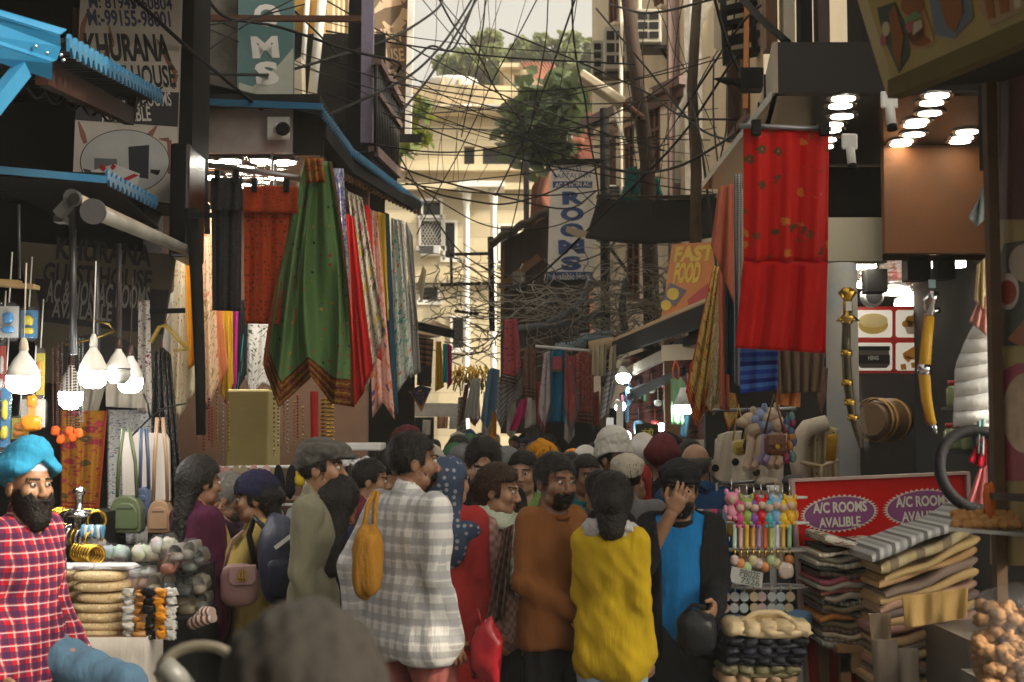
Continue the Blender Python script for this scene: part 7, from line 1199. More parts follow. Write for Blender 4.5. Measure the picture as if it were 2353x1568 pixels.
 t=thing('bicycle_tyre','black bicycle tyre hanging beside the snack cart','tyre',at(2240,1170,5.3));d=5.3;c=at(2248,1080,d);m=MB();r=px(90,d);m.tube([c+Vector((r*.98*math.cos(a),.05*math.sin(a),r*math.sin(a)))for a in np.linspace(0,2*math.pi,40)],.022,10);obj('tyre',m,mat('tyre rubber',(.016,.016,.018),.6,bump=.5,bs=60),t)
 for i,(u,v)in enumerate(((2198,912),(2192,1010),(2212,1012),(2216,915))):
  t=thing('sweet_jar',['clear jar of green sweets on the upper shelf, left one','clear jar of green sweets on the lower shelf, left one','clear jar of green sweets on the lower shelf, right one','clear jar of green sweets on the upper shelf, right one'][i],'jar',at(u,v+20,8.5),'sweet jars in the dark shop');p=at(u,v+24,8.5);m=MB();m.lathe(p,[(.055,0),(.06,.02),(.06,.11),(.045,.13)],14);obj('glass',m,glossy('green jar',(.22,.28,.14),.1),t);m=MB();m.lathe(p,[(.05,.131),(.05,.16)],14);obj('lid',m,mat('red lid',(.4,.03,.03),.4),t)
 m=MB();m.bar(at(2180,938,8.5),at(2262,938,8.5),.3,.02);m.bar(at(2180,1038,8.5),at(2262,1038,8.5),.3,.02);obj('jar_shelf',m,dkmetal,None,'dark metal shelves carrying the sweet jars','shelf')
 t=thing('snack_tray','steel tray heaped with round fried snacks on the cart','tray',at(2290,1225,4.75));d=4.75;m=MB();m.prism([at(2180,1212,d),at(2360,1226,d),at(2420,1215,d+.4),at(2230,1200,d+.4)],(0,0,-.012));obj('tray',m,mat('zinc tray',(.3,.3,.29),.35,.7),t)
 fr=mat('fried dough ball',(.42,.21,.07),.6,var=.3,vs=30,bump=.7,bs=60)
 for i in range(26):u,v=2200+(i%9)*17+rng.uniform(-4,4),1206-(i//9)*11+rng.uniform(-2,2);m=MB();crumple(m,at(u,v,d+.06+.03*(i//9)),(.021,.021,.018),i,10,8,.2,sq=1);obj('fried_snack',m,fr,None,'round golden fried snack heaped on the steel tray','snack','fried snacks on the tray')
 t=thing('snack_sack','clear sack of puffed snacks tied at the bottom right corner','sack',at(2300,1568,4.6));m=MB();[crumple(m,at(2310+rng.uniform(-62,62),1478+rng.uniform(-92,100),4.6+rng.uniform(-.09,.06)),(.024,.022,.02),i,9,7,.25,sq=1)for i in range(150)];obj('contents',m,mat('puffed snack',(.30,.16,.07),.6,var=.5,vs=40,bump=1,bs=40),t);m=MB();crumple(m,at(2310,1470,4.58),(px(80,4.6),.12,px(122,4.6)),9,24,16,.12,sq=.7);obj('wrap',m,CLEAR,t)
 m=MB();m.box((at(2240,0,4.7).x,4.45,0),(2.6,5.0,at(0,1585,4.6).z));obj('cart_shelf',m,mat('zinc shelf',(.2,.19,.18),.4,.5),None,'zinc shelf box under the snack sack','shelf')
 m=MB();m.bar(at(2275,1140,4.86),at(2420,1148,4.3),.02,.025);obj('cart_rail',m,dkmetal,None,'dark rail across the snack cart panel','rail')
 m=MB();crumple(m,at(2273,1150,4.85),(.02,.02,.06),4);obj('orange_twine',m,mat('orange twine',(.5,.12,.02),.8),None,'orange twine knotted round the rusty post','twine')
def gold_():return mat('gold bangle metal',(.60,.36,.05),.2,.9,var=.2)
right_stall()
# ================================================================== PEOPLE
def surfnets(D,lo,h):
 s=D<0;n=D.shape;off=np.array([(i,j,k)for i in(0,1)for j in(0,1)for k in(0,1)])
 cs=[s[o[0]:n[0]-1+o[0],o[1]:n[1]-1+o[1],o[2]:n[2]-1+o[2]]for o in off];cnt=sum(c.astype(np.int8)for c in cs)
 act=(cnt>0)&(cnt<8);I=np.argwhere(act);idx=-np.ones(act.shape,np.int64);idx[act]=np.arange(len(I))
 V=[D[I[:,0]+o[0],I[:,1]+o[1],I[:,2]+o[2]]for o in off];acc=np.zeros((len(I),3));ce=np.zeros(len(I))
 for a in range(8):
  for b in range(a+1,8):
   if np.abs(off[a]-off[b]).sum()!=1:continue
   m=(V[a]<0)!=(V[b]<0);t=np.where(m,V[a]/np.where(m,V[a]-V[b],1),0);acc+=m[:,None]*(off[a]+(off[b]-off[a])*t[:,None]);ce+=m
 P=np.array(lo)+(I+acc/np.maximum(ce,1)[:,None])*h;Fs=[]
 for ax in range(3):
  o1,o2=[(1,2),(2,0),(0,1)][ax];sl0=[slice(1,-1)]*3;sl1=[slice(1,-1)]*3;sl0[ax]=slice(0,-1);sl1[ax]=slice(1,None)
  sa,sb=s[tuple(sl0)],s[tuple(sl1)];E=np.argwhere(sa!=sb);f=sa[sa!=sb]
  base=np.ones(3,int);base[ax]=0;E=E+base;q=[]
  for d1,d2 in((-1,-1),(0,-1),(0,0),(-1,0)):
   c=E.copy();c[:,o1]+=d1;c[:,o2]+=d2;q.append(idx[c[:,0],c[:,1],c[:,2]])
  q=np.stack(q,1);q[~f]=q[~f][:,::-1];Fs.append(q)
 return P,np.concatenate(Fs)
class SDF:
 """smooth union of capsules and ellipsoids; meshed as one continuous skin"""
 def __init__(s):s.p=[]
 def cap(s,a,b,ra,rb,k=.03,fl=(1,1,1),op='+'):s.p.append(('c',np.array(a,float),np.array(b,float),ra,rb,k,np.array(fl,float),op));return s
 def ell(s,c,r,k=.02,M=None,op='+'):s.p.append(('e',np.array(c,float),np.array(r,float),M,None,k,None,op));return s
 def ev(s,q,X):
  if q[0]=='c':
   a,b,ra,rb,fl=q[1],q[2],q[3],q[4],q[6];A=(X-a)/fl;d=(b-a)/fl;L=d@d+1e-12;t=np.clip(A@d/L,0,1);return np.sqrt(((A-t[...,None]*d)**2).sum(-1))-(ra+(rb-ra)*t)
  A=X-q[1]
  if q[3]is not None:A=A@q[3]
  k0=np.sqrt(((A/q[2])**2).sum(-1));k1=np.sqrt(((A/q[2]**2)**2).sum(-1));return k0*(k0-1)/np.maximum(k1,1e-6)
 def bounds(s):
  lo=np.full(3,9.);hi=-lo
  for q in s.p:
   if q[7]=='-':continue
   pts,r=((q[1],q[2]),max(q[3],q[4])*q[6])if q[0]=='c' else((q[1],),np.full(3,q[2].max()))
   for p in pts:lo=np.minimum(lo,p-r);hi=np.maximum(hi,p+r)
  return lo-.03,hi+.03
 def mesh(s,res,cut=None,wr=0,seed=0,wl=.09):
  lo,hi=s.bounds();n=np.ceil((hi-lo)/res).astype(int)+1;ax=[lo[i]+np.arange(n[i])*res for i in range(3)];G=np.stack(np.meshgrid(*ax,indexing='ij'),-1);D=np.full(n,.5)
  for q in s.p:
   pts,r=((q[1],q[2]),max(q[3],q[4])*q[6])if q[0]=='c' else((q[1],),np.full(3,q[2].max()))
   pl,ph=np.min(pts,0)-r-.05,np.max(pts,0)+r+.05;i0=np.clip(((pl-lo)/res).astype(int),0,n);i1=np.clip(((ph-lo)/res).astype(int)+2,0,n);S_=tuple(slice(a,b)for a,b in zip(i0,i1))
   if any(a>=b for a,b in zip(i0,i1)):continue
   d=s.ev(q,G[S_]);k=q[5];o=D[S_]
   if q[7]=='+':h_=np.clip(.5+.5*(o-d)/k,0,1);D[S_]=o*(1-h_)+d*h_-k*h_*(1-h_)
   else:h_=np.clip(.5-.5*(o+d)/k,0,1);D[S_]=o*(1-h_)-d*h_+k*h_*(1-h_)
  if wr:
   r=np.random.RandomState(seed)
   for _ in range(7):v=r.normal(size=3)*np.array([1,1,.38 if wl>.08 else .8]);v*=6.28/wl/np.linalg.norm(v)*r.uniform(.5,1.6);D=D+wr*.42*np.sin(G@v+r.uniform(0,6)+1.2*np.sin(G@v[::-1]*.4))
   if res<.012 and wl>.08:
    for _ in range(5):v=r.normal(size=3);v*=6.28/.05/np.linalg.norm(v)*r.uniform(.6,1.3);D=D+wr*.09*np.sin(G@v+2*np.sin(G@v[::-1]*.5))
  if cut is not None:D=np.maximum(D,cut(G))
  return surfnets(D,lo,res)
def join(parts):
 Vs,Fs,Ms,o=[],[],[],0
 for P,Q,m in parts:Vs.append(P);Fs.append(Q+o);Ms.append(np.full(len(Q),m)if np.isscalar(m)else m);o+=len(P)
 return np.concatenate(Vs),np.concatenate(Fs),np.concatenate(Ms)
def np_obj(name,V,Q,M,mats,parent):
 me=bpy.data.meshes.new(name);me.from_pydata(V.tolist(),[],Q.tolist())
 for m in mats:me.materials.append(m)
 me.polygons.foreach_set('material_index',M.astype(np.int32));me.polygons.foreach_set('use_smooth',np.ones(len(Q),bool));me.update()
 o=bpy.data.objects.new(name,me);COL.objects.link(o);o.parent=parent;return o
def rotm(yaw=0,pitch=0,roll=0):return np.array(Matrix.Rotation(R(yaw),3,'Z')@Matrix.Rotation(R(pitch),3,'X')@Matrix.Rotation(R(roll),3,'Y'))
SKIN=[mat('skin %d'%i,c,.5,0,var=.10,vs=14,bump=.12,bs=160,sss=.12)for i,c in enumerate(((.30,.155,.085),(.22,.105,.055),(.38,.21,.125)))]
HAIRM=mat('black hair',(.010,.008,.007),.45,var=.5,vs=60,bump=.8,bs=120);GREYH=mat('grey hair',(.12,.11,.10),.55,var=.5,vs=60,bump=.8,bs=120);LIP=mat('lips',(.24,.085,.065),.45,bump=0);EYEW=mat('eye white',(.5,.47,.43),.2,var=0,bump=0);EYEB=mat('iris dark',(.012,.008,.006),.12,var=0,bump=0)
def head_sdf(female=False):
 s=SDF();s.ell((0,.012,.035),(.077,.098,.092),.02);s.ell((0,-.02,-.04),(.060,.072,.076),.03);s.ell((0,-.062,-.092),(.026,.026,.022),.03);s.cap((-.045,-.035,-.075),(.045,-.035,-.075),.022,.022,.03)
 for q in(-1,1):s.ell((q*.042,-.062,-.022),(.026,.026,.028),.02);s.ell((q*.032,-.100,.008),(.021,.018,.013),.012,op='-');s.ell((q*.079,.014,-.008),(.009,.021,.032),.006);s.cap((q*.012,-.088,.028),(q*.05,-.078,.026),.011,.008,.014);s.ell((q*.013,-.103,-.034),(.010,.011,.009),.007)
 s.cap((0,-.086,.018),(0,-.112,-.028),.009,.013,.012);s.cap((-.018,-.089,-.060),(.018,-.089,-.060),.007,.007,.008);s.cap((-.014,-.087,-.071),(.014,-.087,-.071),.008,.008,.008);s.ell((0,-.104,-.0655),(.024,.014,.0022),.004,op='-')
 s.cap((0,.012,-.06),(0,.025,-.17),.054,.058,.03);return s
def head_parts(res):
 s=head_sdf();P,Q=s.mesh(res);M=np.zeros(len(Q));c=P[Q].mean(1);ax=np.abs(c[:,0])
 lip=(c[:,1]<-.083)&(ax<.024-.25*np.abs(c[:,2]+.066))&(c[:,2]>-.079)&(c[:,2]<-.054);brow=(np.abs(c[:,2]-.031+.10*np.abs(ax-.03))<.0055)&(ax>.012)&(ax<.054)&(c[:,1]<-.06)
 M[lip]=1;M[brow]=2;out=[(P,Q,M)]
 for q in(-1,1):
  for r,dx,m in((.0125,0,3),(.0072,-.0068,4)):
   mb=MB().ball((q*.032,-.0835+dx,.008),(r,r,r*(.78 if m==3 else 1)),12,8);V=np.array([tuple(v)for v in mb.v]);out.append((V,np.array(mb.f),m))
 return join(out)
def hand_parts(res,curl,side):
 """hand along -z from the wrist, palm towards +y... thumb on the side"""
 s=SDF();s.cap((0,0,.02),(0,0,-.03),.024,.03,.02,(1.1,.75,1));s.ell((0,0,-.06),(.040,.017,.042),.015)
 for i,(x,L)in enumerate(((-.030,.062),(-.010,.072),(.011,.068),(.030,.052))):
  a=np.array([x,0,-.088]);th=0
  for k,f in enumerate((.45,.32,.25)):
   th+=curl*(.5 if k==0 else .9)+.05*i;b=a+np.array([x*.08,-math.sin(th)*L*f*1.15,-math.cos(th)*L*f*1.15]);s.cap(a,b,.0092-.0008*k,.0086-.0009*k,.004);a=b
 a=np.array([-.032,-.002,-.04]);b=a+np.array([-.026,-.014,-.024]);c=b+np.array([-.006,-.012-.012*curl,-.028]);s.cap(a,b,.0125,.0105,.01);s.cap(b,c,.0105,.0085,.004)
 P,Q=s.mesh(res);P=P*np.array([side,1,1]);Q=Q if side>0 else Q[:,::-1];return P,Q
CACHE={}
def cached(key,fn):
 if key not in CACHE:CACHE[key]=fn()
 return CACHE[key]
ARMS=dict(down=((.025,.02,-.28),(.03,-.06,-.53)),swing=((.06,.12,-.26),(.06,.10,-.50)),fwd=((.03,-.05,-.27),(.0,-.27,-.36)),clasp=((.045,-.01,-.28),(-.12,-.19,-.42)),face=((.06,-.17,-.20),(-.09,-.24,.03)),brow=((.03,-.20,-.17),(-.11,-.25,.085)),lean=((.07,.03,-.28),(.10,-.10,-.52)))
def person(label,u,v,d,yaw,h=1.70,wd=1.0,arms=('down','down'),curl=.5,skin=0,head=(0,0),top=None,bottom=None,hair='short',hairm=None,beard=None,gear=None,gearm=None,female=False,legs='stand',hem=.80,fine=True,lean=0,opening=None,inner=None,scarf=None,group='people in the street',base=0,sleeve=1.0):
 """u, v = photo position of the head centre (v None: feet on the street); d = depth"""
 k=h/1.70;p=at(u,v or 1000,d);loc=Vector((p.x,d,base));body_res=.011 if fine else .02;hres=.0055 if fine else .009
 T=lambda q:np.array(q,float)*np.array([wd,1,1])*k;Lr=np.array(Matrix.Rotation(R(lean),3,'X'))
 def B(q):q=T(q);return T((0,0,.92))+Lr@(q-T((0,0,.92)))if lean else q
 seed=int(abs(u)*7+d*13);f=1 if not female else .92
 sh=[B((s_*.172*f,.012,1.395))for s_ in(-1,1)];el,wr_=[],[]
 for i,s_ in enumerate((-1,1)):
  e,w_=ARMS[arms[i]];m=np.array([s_,1,1])*k;el.append(sh[i]+np.array(e)*m);wr_.append(sh[i]+np.array(w_)*m)
 hip=[T((s_*.088,0,.90))for s_ in(-1,1)]
 if legs=='walk':kn=[T((-.09,-.10,.50)),T((.09,.03,.48))];an=[T((-.09,-.20,.09)),T((.09,.26,.13))]
 elif legs=='perch':kn=[T((-.10,-.08,.48)),T((.14,-.42,.80))];an=[T((-.10,-.02,.09)),T((.16,-.46,.38))]
 else:kn=[T((-.10,-.02,.49)),T((.10,-.03,.49))];an=[T((-.10,.02,.08)),T((.105,.01,.08))]
 hc=B((0,-.012,1.575))+np.array([0,-.02*math.sin(R(max(0,-head[1]))),0]);HM=rotm(head[0],-head[1])@Lr
 def torso(s,g,x=1):
  s.cap(T((-.075,0,.94)),T((.075,0,.94)),.110*k+g,.110*k+g,.05,(1*wd,.88,1));s.cap(B((0,0,.98)),B((0,-.008,1.16)),.118*k+g,.122*k+g,.05,(1.18*wd*f,.86,1));s.cap(B((-.075*f,0,1.27)),B((.075*f,0,1.27)),.118*k+g,.118*k+g,.06,(1*wd,.86,1));s.cap(B((-.135*f,.012,1.385)),B((.135*f,.012,1.385)),.055*k+g,.055*k+g,.06);s.cap(B((0,.02,1.38)),B((0,.016,1.47)),.07*k+g*.8,.052*k+g*.6,.05)
  if female:
   for q in(-1,1):s.ell(B((q*.07,-.085,1.24)),(.06+g,.05+g,.065+g),.03)
 def arm(s,i,g,cuff=1.0,to=1.0):
  s.cap(sh[i],el[i],.054*k+g,.044*k+g,.035)
  if to>.5:w2=el[i]+(wr_[i]-el[i])*to;s.cap(el[i],w2,.044*k+g,.032*k+g*cuff,.02)
 def leg(s,i,g,gc):s.cap(hip[i],kn[i],.092*k+g,.062*k+g,.04);s.cap(kn[i],an[i],.060*k+g,.040*k+gc,.03)
 t=thing('person',label,'person',loc,group);t.rotation_euler=(0,0,R(yaw))
 s=SDF();torso(s,-.006);[arm(s,i,0)for i in(0,1)];[leg(s,i,0,0)for i in(0,1)]
 for i in(0,1):s.cap(an[i]+T((0,.03,-.03)),an[i]+T((0,-.13,-.045)),.04,.032,.03)
 s.cap(B((0,.018,1.42)),hc+HM@np.array([0,.01,-.03]),.056,.052,.03)
 P,Q=s.mesh(max(body_res,.018));parts=[(P,Q,0)]
 HV,HQ,HMat=cached(('head',hres),lambda:head_parts(hres));parts.append(((HV*k**.3)@HM.T+hc,HQ,HMat))
 for i,s_ in enumerate((-1,1)):
  hv,hq=cached(('hand',fine,curl,s_),lambda:hand_parts(.0048 if fine else .009,curl,-s_));z=el[i]-wr_[i];z=z/np.linalg.norm(z);fw=np.array([-s_*1.0,-.35,0])if arms[i]not in('face','brow')else np.array([0,1.,.2]);y=-(fw-z*(fw@z));y/=np.linalg.norm(y);x=np.cross(y,z);parts.append((hv@np.stack([x,y,z])+wr_[i]+z*.012,hq,0))
 V,Q,M=join(parts);hm=hairm or HAIRM;np_obj('body',V,Q,M,[SKIN[skin],LIP,hm,EYEW,EYEB],t)
 H_=lambda q:hc+HM@np.array(q,float)
 def headmesh(name,s,m,cutf=None,wr=0,wl=.05,res=None):
  P,Q=s.mesh(res or hres*1.2,cutf,wr,seed,wl)
  if name in('hair','beard'):
   r=np.random.RandomState(seed);n=1100 if fine else 260;c0=np.array([0,.012,.03])if name=='hair' else np.array([0,-.03,-.05]);b=P[r.randint(len(P),size=n)];nr=b-c0;nr/=np.linalg.norm(nr,axis=1)[:,None]
   g_=np.array([0,.35,-1.])if name=='hair' else np.array([0,-.1,-1.]);w_=(g_+r.normal(size=(n,3))*.38);w_-=nr*(w_*nr).sum(1)[:,None];w_/=np.linalg.norm(w_,axis=1)[:,None];L=r.uniform(.018,.045,n)[:,None]*(1 if name=='hair' else .6);sd_=np.cross(w_,nr)*(.0011 if fine else .002)
   p0=b-nr*.002;p1=b+w_*L*.5+nr*r.uniform(.002,.006,n)[:,None];p2=b+w_*L+nr*r.uniform(-.002,.006,n)[:,None];k0=len(P);P=np.concatenate([P,np.stack([p0-sd_,p0+sd_,p1+sd_,p1-sd_,p2+sd_*.3,p2-sd_*.3],1).reshape(-1,3)]);ii=k0+np.arange(n)[:,None]*6;Q=np.concatenate([Q,ii+np.array([0,1,2,3]),ii+np.array([3,2,4,5])])
  np_obj(name,P@HM.T+hc,Q,np.zeros(len(Q)),[m],t)
 if hair in('short','grey','bald','long','bun','boy'):
  s=SDF();g={'boy':.020,'long':.016,'bun':.014}.get(hair,.011);s.ell((0,.014,.038),(.077+g,.098+g,.092+g),.01)
  if hair in('long','bun'):s.cap((0,.07,.0),(0,.095,-.12 if hair=='bun' else-.30),.07,.05,.05,(1.15,.75,1));
  if hair=='bun':s.ell((0,.12,.0),(.045,.04,.045),.02)
  top_=-.02 if hair=='bald' else None
  def cut(G,long_=hair in('long','bun'),bald=hair=='bald',boy=hair=='boy'):
   x,y,z=G[...,0],G[...,1],G[...,2];face=np.maximum(-(y+.052+.25*np.abs(x)-.62*np.maximum(z-.065,-.2)*(1 if not boy else .8)),-9)
   c=np.where(z<.055,-(y-(-.035 if not long_ else-.03)+.0*z)+.0,-(y+.07+(z-.055)*1.0))if not boy else-(y+.075-np.maximum(0,.045-z)*1.2)
   c=np.maximum(c,-(z+(.07 if not long_ else 9))+np.maximum(0,.0));c=np.maximum(c,np.where(z<-.012,-(y-.025),-9))if not long_ else np.maximum(c,np.where(z<-.03,-(y-.02),-9))
   if bald:c=np.maximum(c,z-.052)
   return c
  headmesh('hair',s,GREYH if hair=='grey' or hairm is GREYH else hm,cut,.0022,.022)
 if beard:
  s=SDF();b={'full':.02,'short':.006,'big':.03}[beard];s.ell((0,-.026,-.055),(.060+b*.45,.070+b*.75,.068+b*.9),.02);s.cap((-.03,-.084,-.052),(.03,-.084,-.052),.012+b*.15,.012+b*.15,.02)
  if beard=='big':s.ell((0,-.07,-.125),(.05,.045,.05),.03)
  s.ell((0,-.115,-.0655),(.026,.026,.007),.004,op='-')
  def cutb(G):x,y,z=G[...,0],G[...,1],G[...,2];ax=np.abs(x);return np.maximum(np.maximum(z+.047-np.maximum(0,ax-.03)*1.7,y-.022),-9)
  headmesh('beard',s,hm,cutb,.0022,.018)
 if gear=='turban':
  s=SDF();
  s.ell((0,.045,.07),(.106,.122,.088),.02,rotm(0,-10));s.ell((0,.0,.118),(.084,.105,.082),.04,rotm(0,-22));s.cap((-.07,.0,.07),(.07,.0,.07),.05,.05,.03,(1,1.9,.8))
  def cutt(G):
   x,y,z=G[...,0],G[...,1],G[...,2];gro=.0035*np.sin((z*1.0-np.abs(x)*1.25+.35*y)*150);front=-(z-.052-(.07-np.abs(x))*.75+(y+.05)*0);lowb=np.where(y<-.01,front,-(z+.03-(.0)+(y-.1)*.0));return np.maximum(np.maximum(lowb,-(z+.045)),-9)+gro*0
  P,Q=s.mesh(hres*1.2,cutt,.0008,seed,.05);x,y,z=P.T;P=P*(1+.014*np.abs(np.sin((z-np.abs(x+.012)*1.1+.45*y)*62)))[:,None];np_obj('turban',P@HM.T+hc,Q,np.zeros(len(Q)),[gearm],t)
  if fine:s=SDF();s.ell((0,.012,.037),(.080,.101,.094),.01);headmesh('inner_band',s,mat('white under turban',(.6,.6,.6),.8),lambda G:np.maximum(np.maximum(-(G[...,2]-.058),G[...,1]+.05),G[...,2]-.12))
 if gear in('cap','beanie','pillbox','patka','wrap'):
  s=SDF();g={'cap':.018,'beanie':.022,'pillbox':.03,'patka':.014,'wrap':.03}[gear]
  s.ell((0,.014,.042),(.077+g,.098+g,.092+g*(1.0 if gear!='pillbox' else .2)),.01)
  if gear=='pillbox':s.cap((0,.015,.06),(0,.01,.115),.105,.1,.01,(.95,1.1,1))
  if gear=='wrap':s.cap((-.05,.01,.05),(.05,.01,.05),.08,.08,.02,(1,1.4,.8))
  if gear=='cap':s.ell((0,-.02,.088),(.10,.12,.05),.02);s.ell((0,-.115,.058),(.075,.065,.010),.015)
  if gear=='patka':s.ell((0,.02,.135),(.03,.03,.03),.02);s.cap((0,.09,0),(0,.1,-.08),.05,.03,.03)
  lz={'cap':.045,'beanie':.035,'pillbox':.045,'patka':.04,'wrap':.04}[gear];headmesh({'cap':'cap','beanie':'beanie','pillbox':'cap','patka':'head_cloth','wrap':'head_wrap'}[gear],s,gearm,lambda G:np.maximum(-(G[...,2]-lz+.35*np.maximum(0,G[...,1]+.03)),np.where(G[...,1]<-.04,-(G[...,2]-lz),-9)),.003,.04)
 if gear=='headscarf':
  s=SDF();s.ell((0,.02,.03),(.092,.112,.106),.02);s.cap((0,.035,-.03),(0,.05,-.18),.082,.088,.04,(1.05,.85,1));s.cap((-.14,.02,-.225),(.14,.02,-.225),.062,.062,.08);s.ell((.01,.085,-.30),(.17,.05,.13),.06);s.ell((0,-.10,-.02),(.058,.075,.085),.015,op='-');s.ell((0,.0,.01),(.074,.09,.085),.01,op='-');headmesh('headscarf',s,gearm,None,.003,.12)
 def cloth(name,s,m,cut,wr=.006,wl=.10):
  P,Q=s.mesh(body_res,cut,wr,seed,wl);return np_obj(name,P,Q,np.zeros(len(Q)),[m],t)
 nk=B((0,-.045,1.50));zc=hem*k
 def neckcut(rad=.075):return lambda G:np.maximum(-(np.sqrt((((G-nk)*np.array([1,.85,.62]))**2).sum(-1))-rad*k),-(G[...,2]-zc-.012*np.sin(G[...,0]*25+seed)))
 if bottom:
  s=SDF();s.cap(T((-.075,0,.93)),T((.075,0,.93)),.110*k,.110*k,.05,(1*wd,.86,1));s.cap(T((-.06,0,1.0)),T((.06,0,1.0)),.098*k,.098*k,.04,(1*wd,.86,1));[leg(s,i,.013,.028)for i in(0,1)];cloth('trousers',s,bottom,lambda G:np.maximum(G[...,2]-1.05*k,-(G[...,2]-.06*k)),.006,.12)
 if inner:s=SDF();torso(s,.012);cloth('inner_shirt',s,inner,neckcut(.07))
 if top:
  s=SDF();torso(s,.013 if not opening else .022);[arm(s,i,.012 if not opening else .017,1.2,sleeve)for i in(0,1)]
  s.cap(T((-.09,0,.84)),T((.09,0,.84)),.140*k,.140*k,.06,(1*wd,1.0,1));s.cap(T((-.08,0,1.0)),T((.08,0,1.0)),.127*k,.127*k,.06,(1*wd,.9,1))
  if hem<.68:s.cap(T((-.08,0,hem+.05)),T((.08,0,hem+.05)),.15*k,.15*k,.12,(1*wd,.9,1));s.cap(T((-.08,0,.95)),T((.08,0,.95)),.135*k,.135*k,.08,(1*wd,.9,1))
  nc=neckcut();cut=nc
  if opening:cut=lambda G:np.maximum(nc(G),np.where(G[...,1]<-.01,opening+.15*np.maximum(0,G[...,2]-1.25*k)-np.abs(G[...,0]),-9))
  cloth('jacket' if opening else 'shirt',s,top,cut,.005 if opening else .0034,.10)
  s=SDF();n=18
  if not female:
   for j in range(n):a0,a1=2*math.pi*j/n,2*math.pi*(j+1)/n;ring=lambda a:B((0,.012,1.432))+np.array([.078*math.sin(a),.066*math.cos(a)-.006,.022*math.cos(a)])*k;s.cap(ring(a0),ring(a1),.014,.014,.006)
   P,Q=s.mesh(.009);np_obj('collar',P,Q,np.zeros(len(Q)),[top],t)
 if scarf:
  s=SDF();n=14
  for j in range(n):a0,a1=2*math.pi*j/n,2*math.pi*(j+1)/n;ring=lambda a:B((0,.0,1.435))+np.array([.105*math.sin(a),.085*math.cos(a)-.01,.03*math.cos(a)])*k;s.cap(ring(a0),ring(a1),.034,.034,.02)
  s.cap(B((.07,-.09,1.40)),B((.09,-.15,1.02)),.04,.05,.04,(1.2,.6,1));s.cap(B((-.06,-.09,1.40)),B((-.07,-.15,1.1)),.035,.05,.04,(1.2,.6,1));cloth('scarf',s,scarf,None,.009,.05)
 for i in(0,1):
  pass
 s=SDF()
 for i in(0,1):s.cap(an[i]+T((0,.035,-.035)),an[i]+T((0,-.14,-.05)),.05,.042,.03)
 P,Q=s.mesh(.016,lambda G:-(G[...,2]-(.004 if base==0 else-9)));np_obj('shoes',P,Q,np.zeros(len(Q)),[SHOE],t)
 if v:dz=p.z-(hc[2]);t.location.z=base+(dz if legs=='perch' else 0)
 WORLD[t.name]=t.location.copy();return t
SHOE=mat('dark shoe leather',(.02,.018,.016),.5)
def cl(name,c,kind='plain',cols=(),sc=6,**k):k.setdefault('wr',.4);return fabric(name,c,cols,kind,sc,1,'Object',**k)
def hz(v,d):return CAMZ+(997-v)/F*d+.125
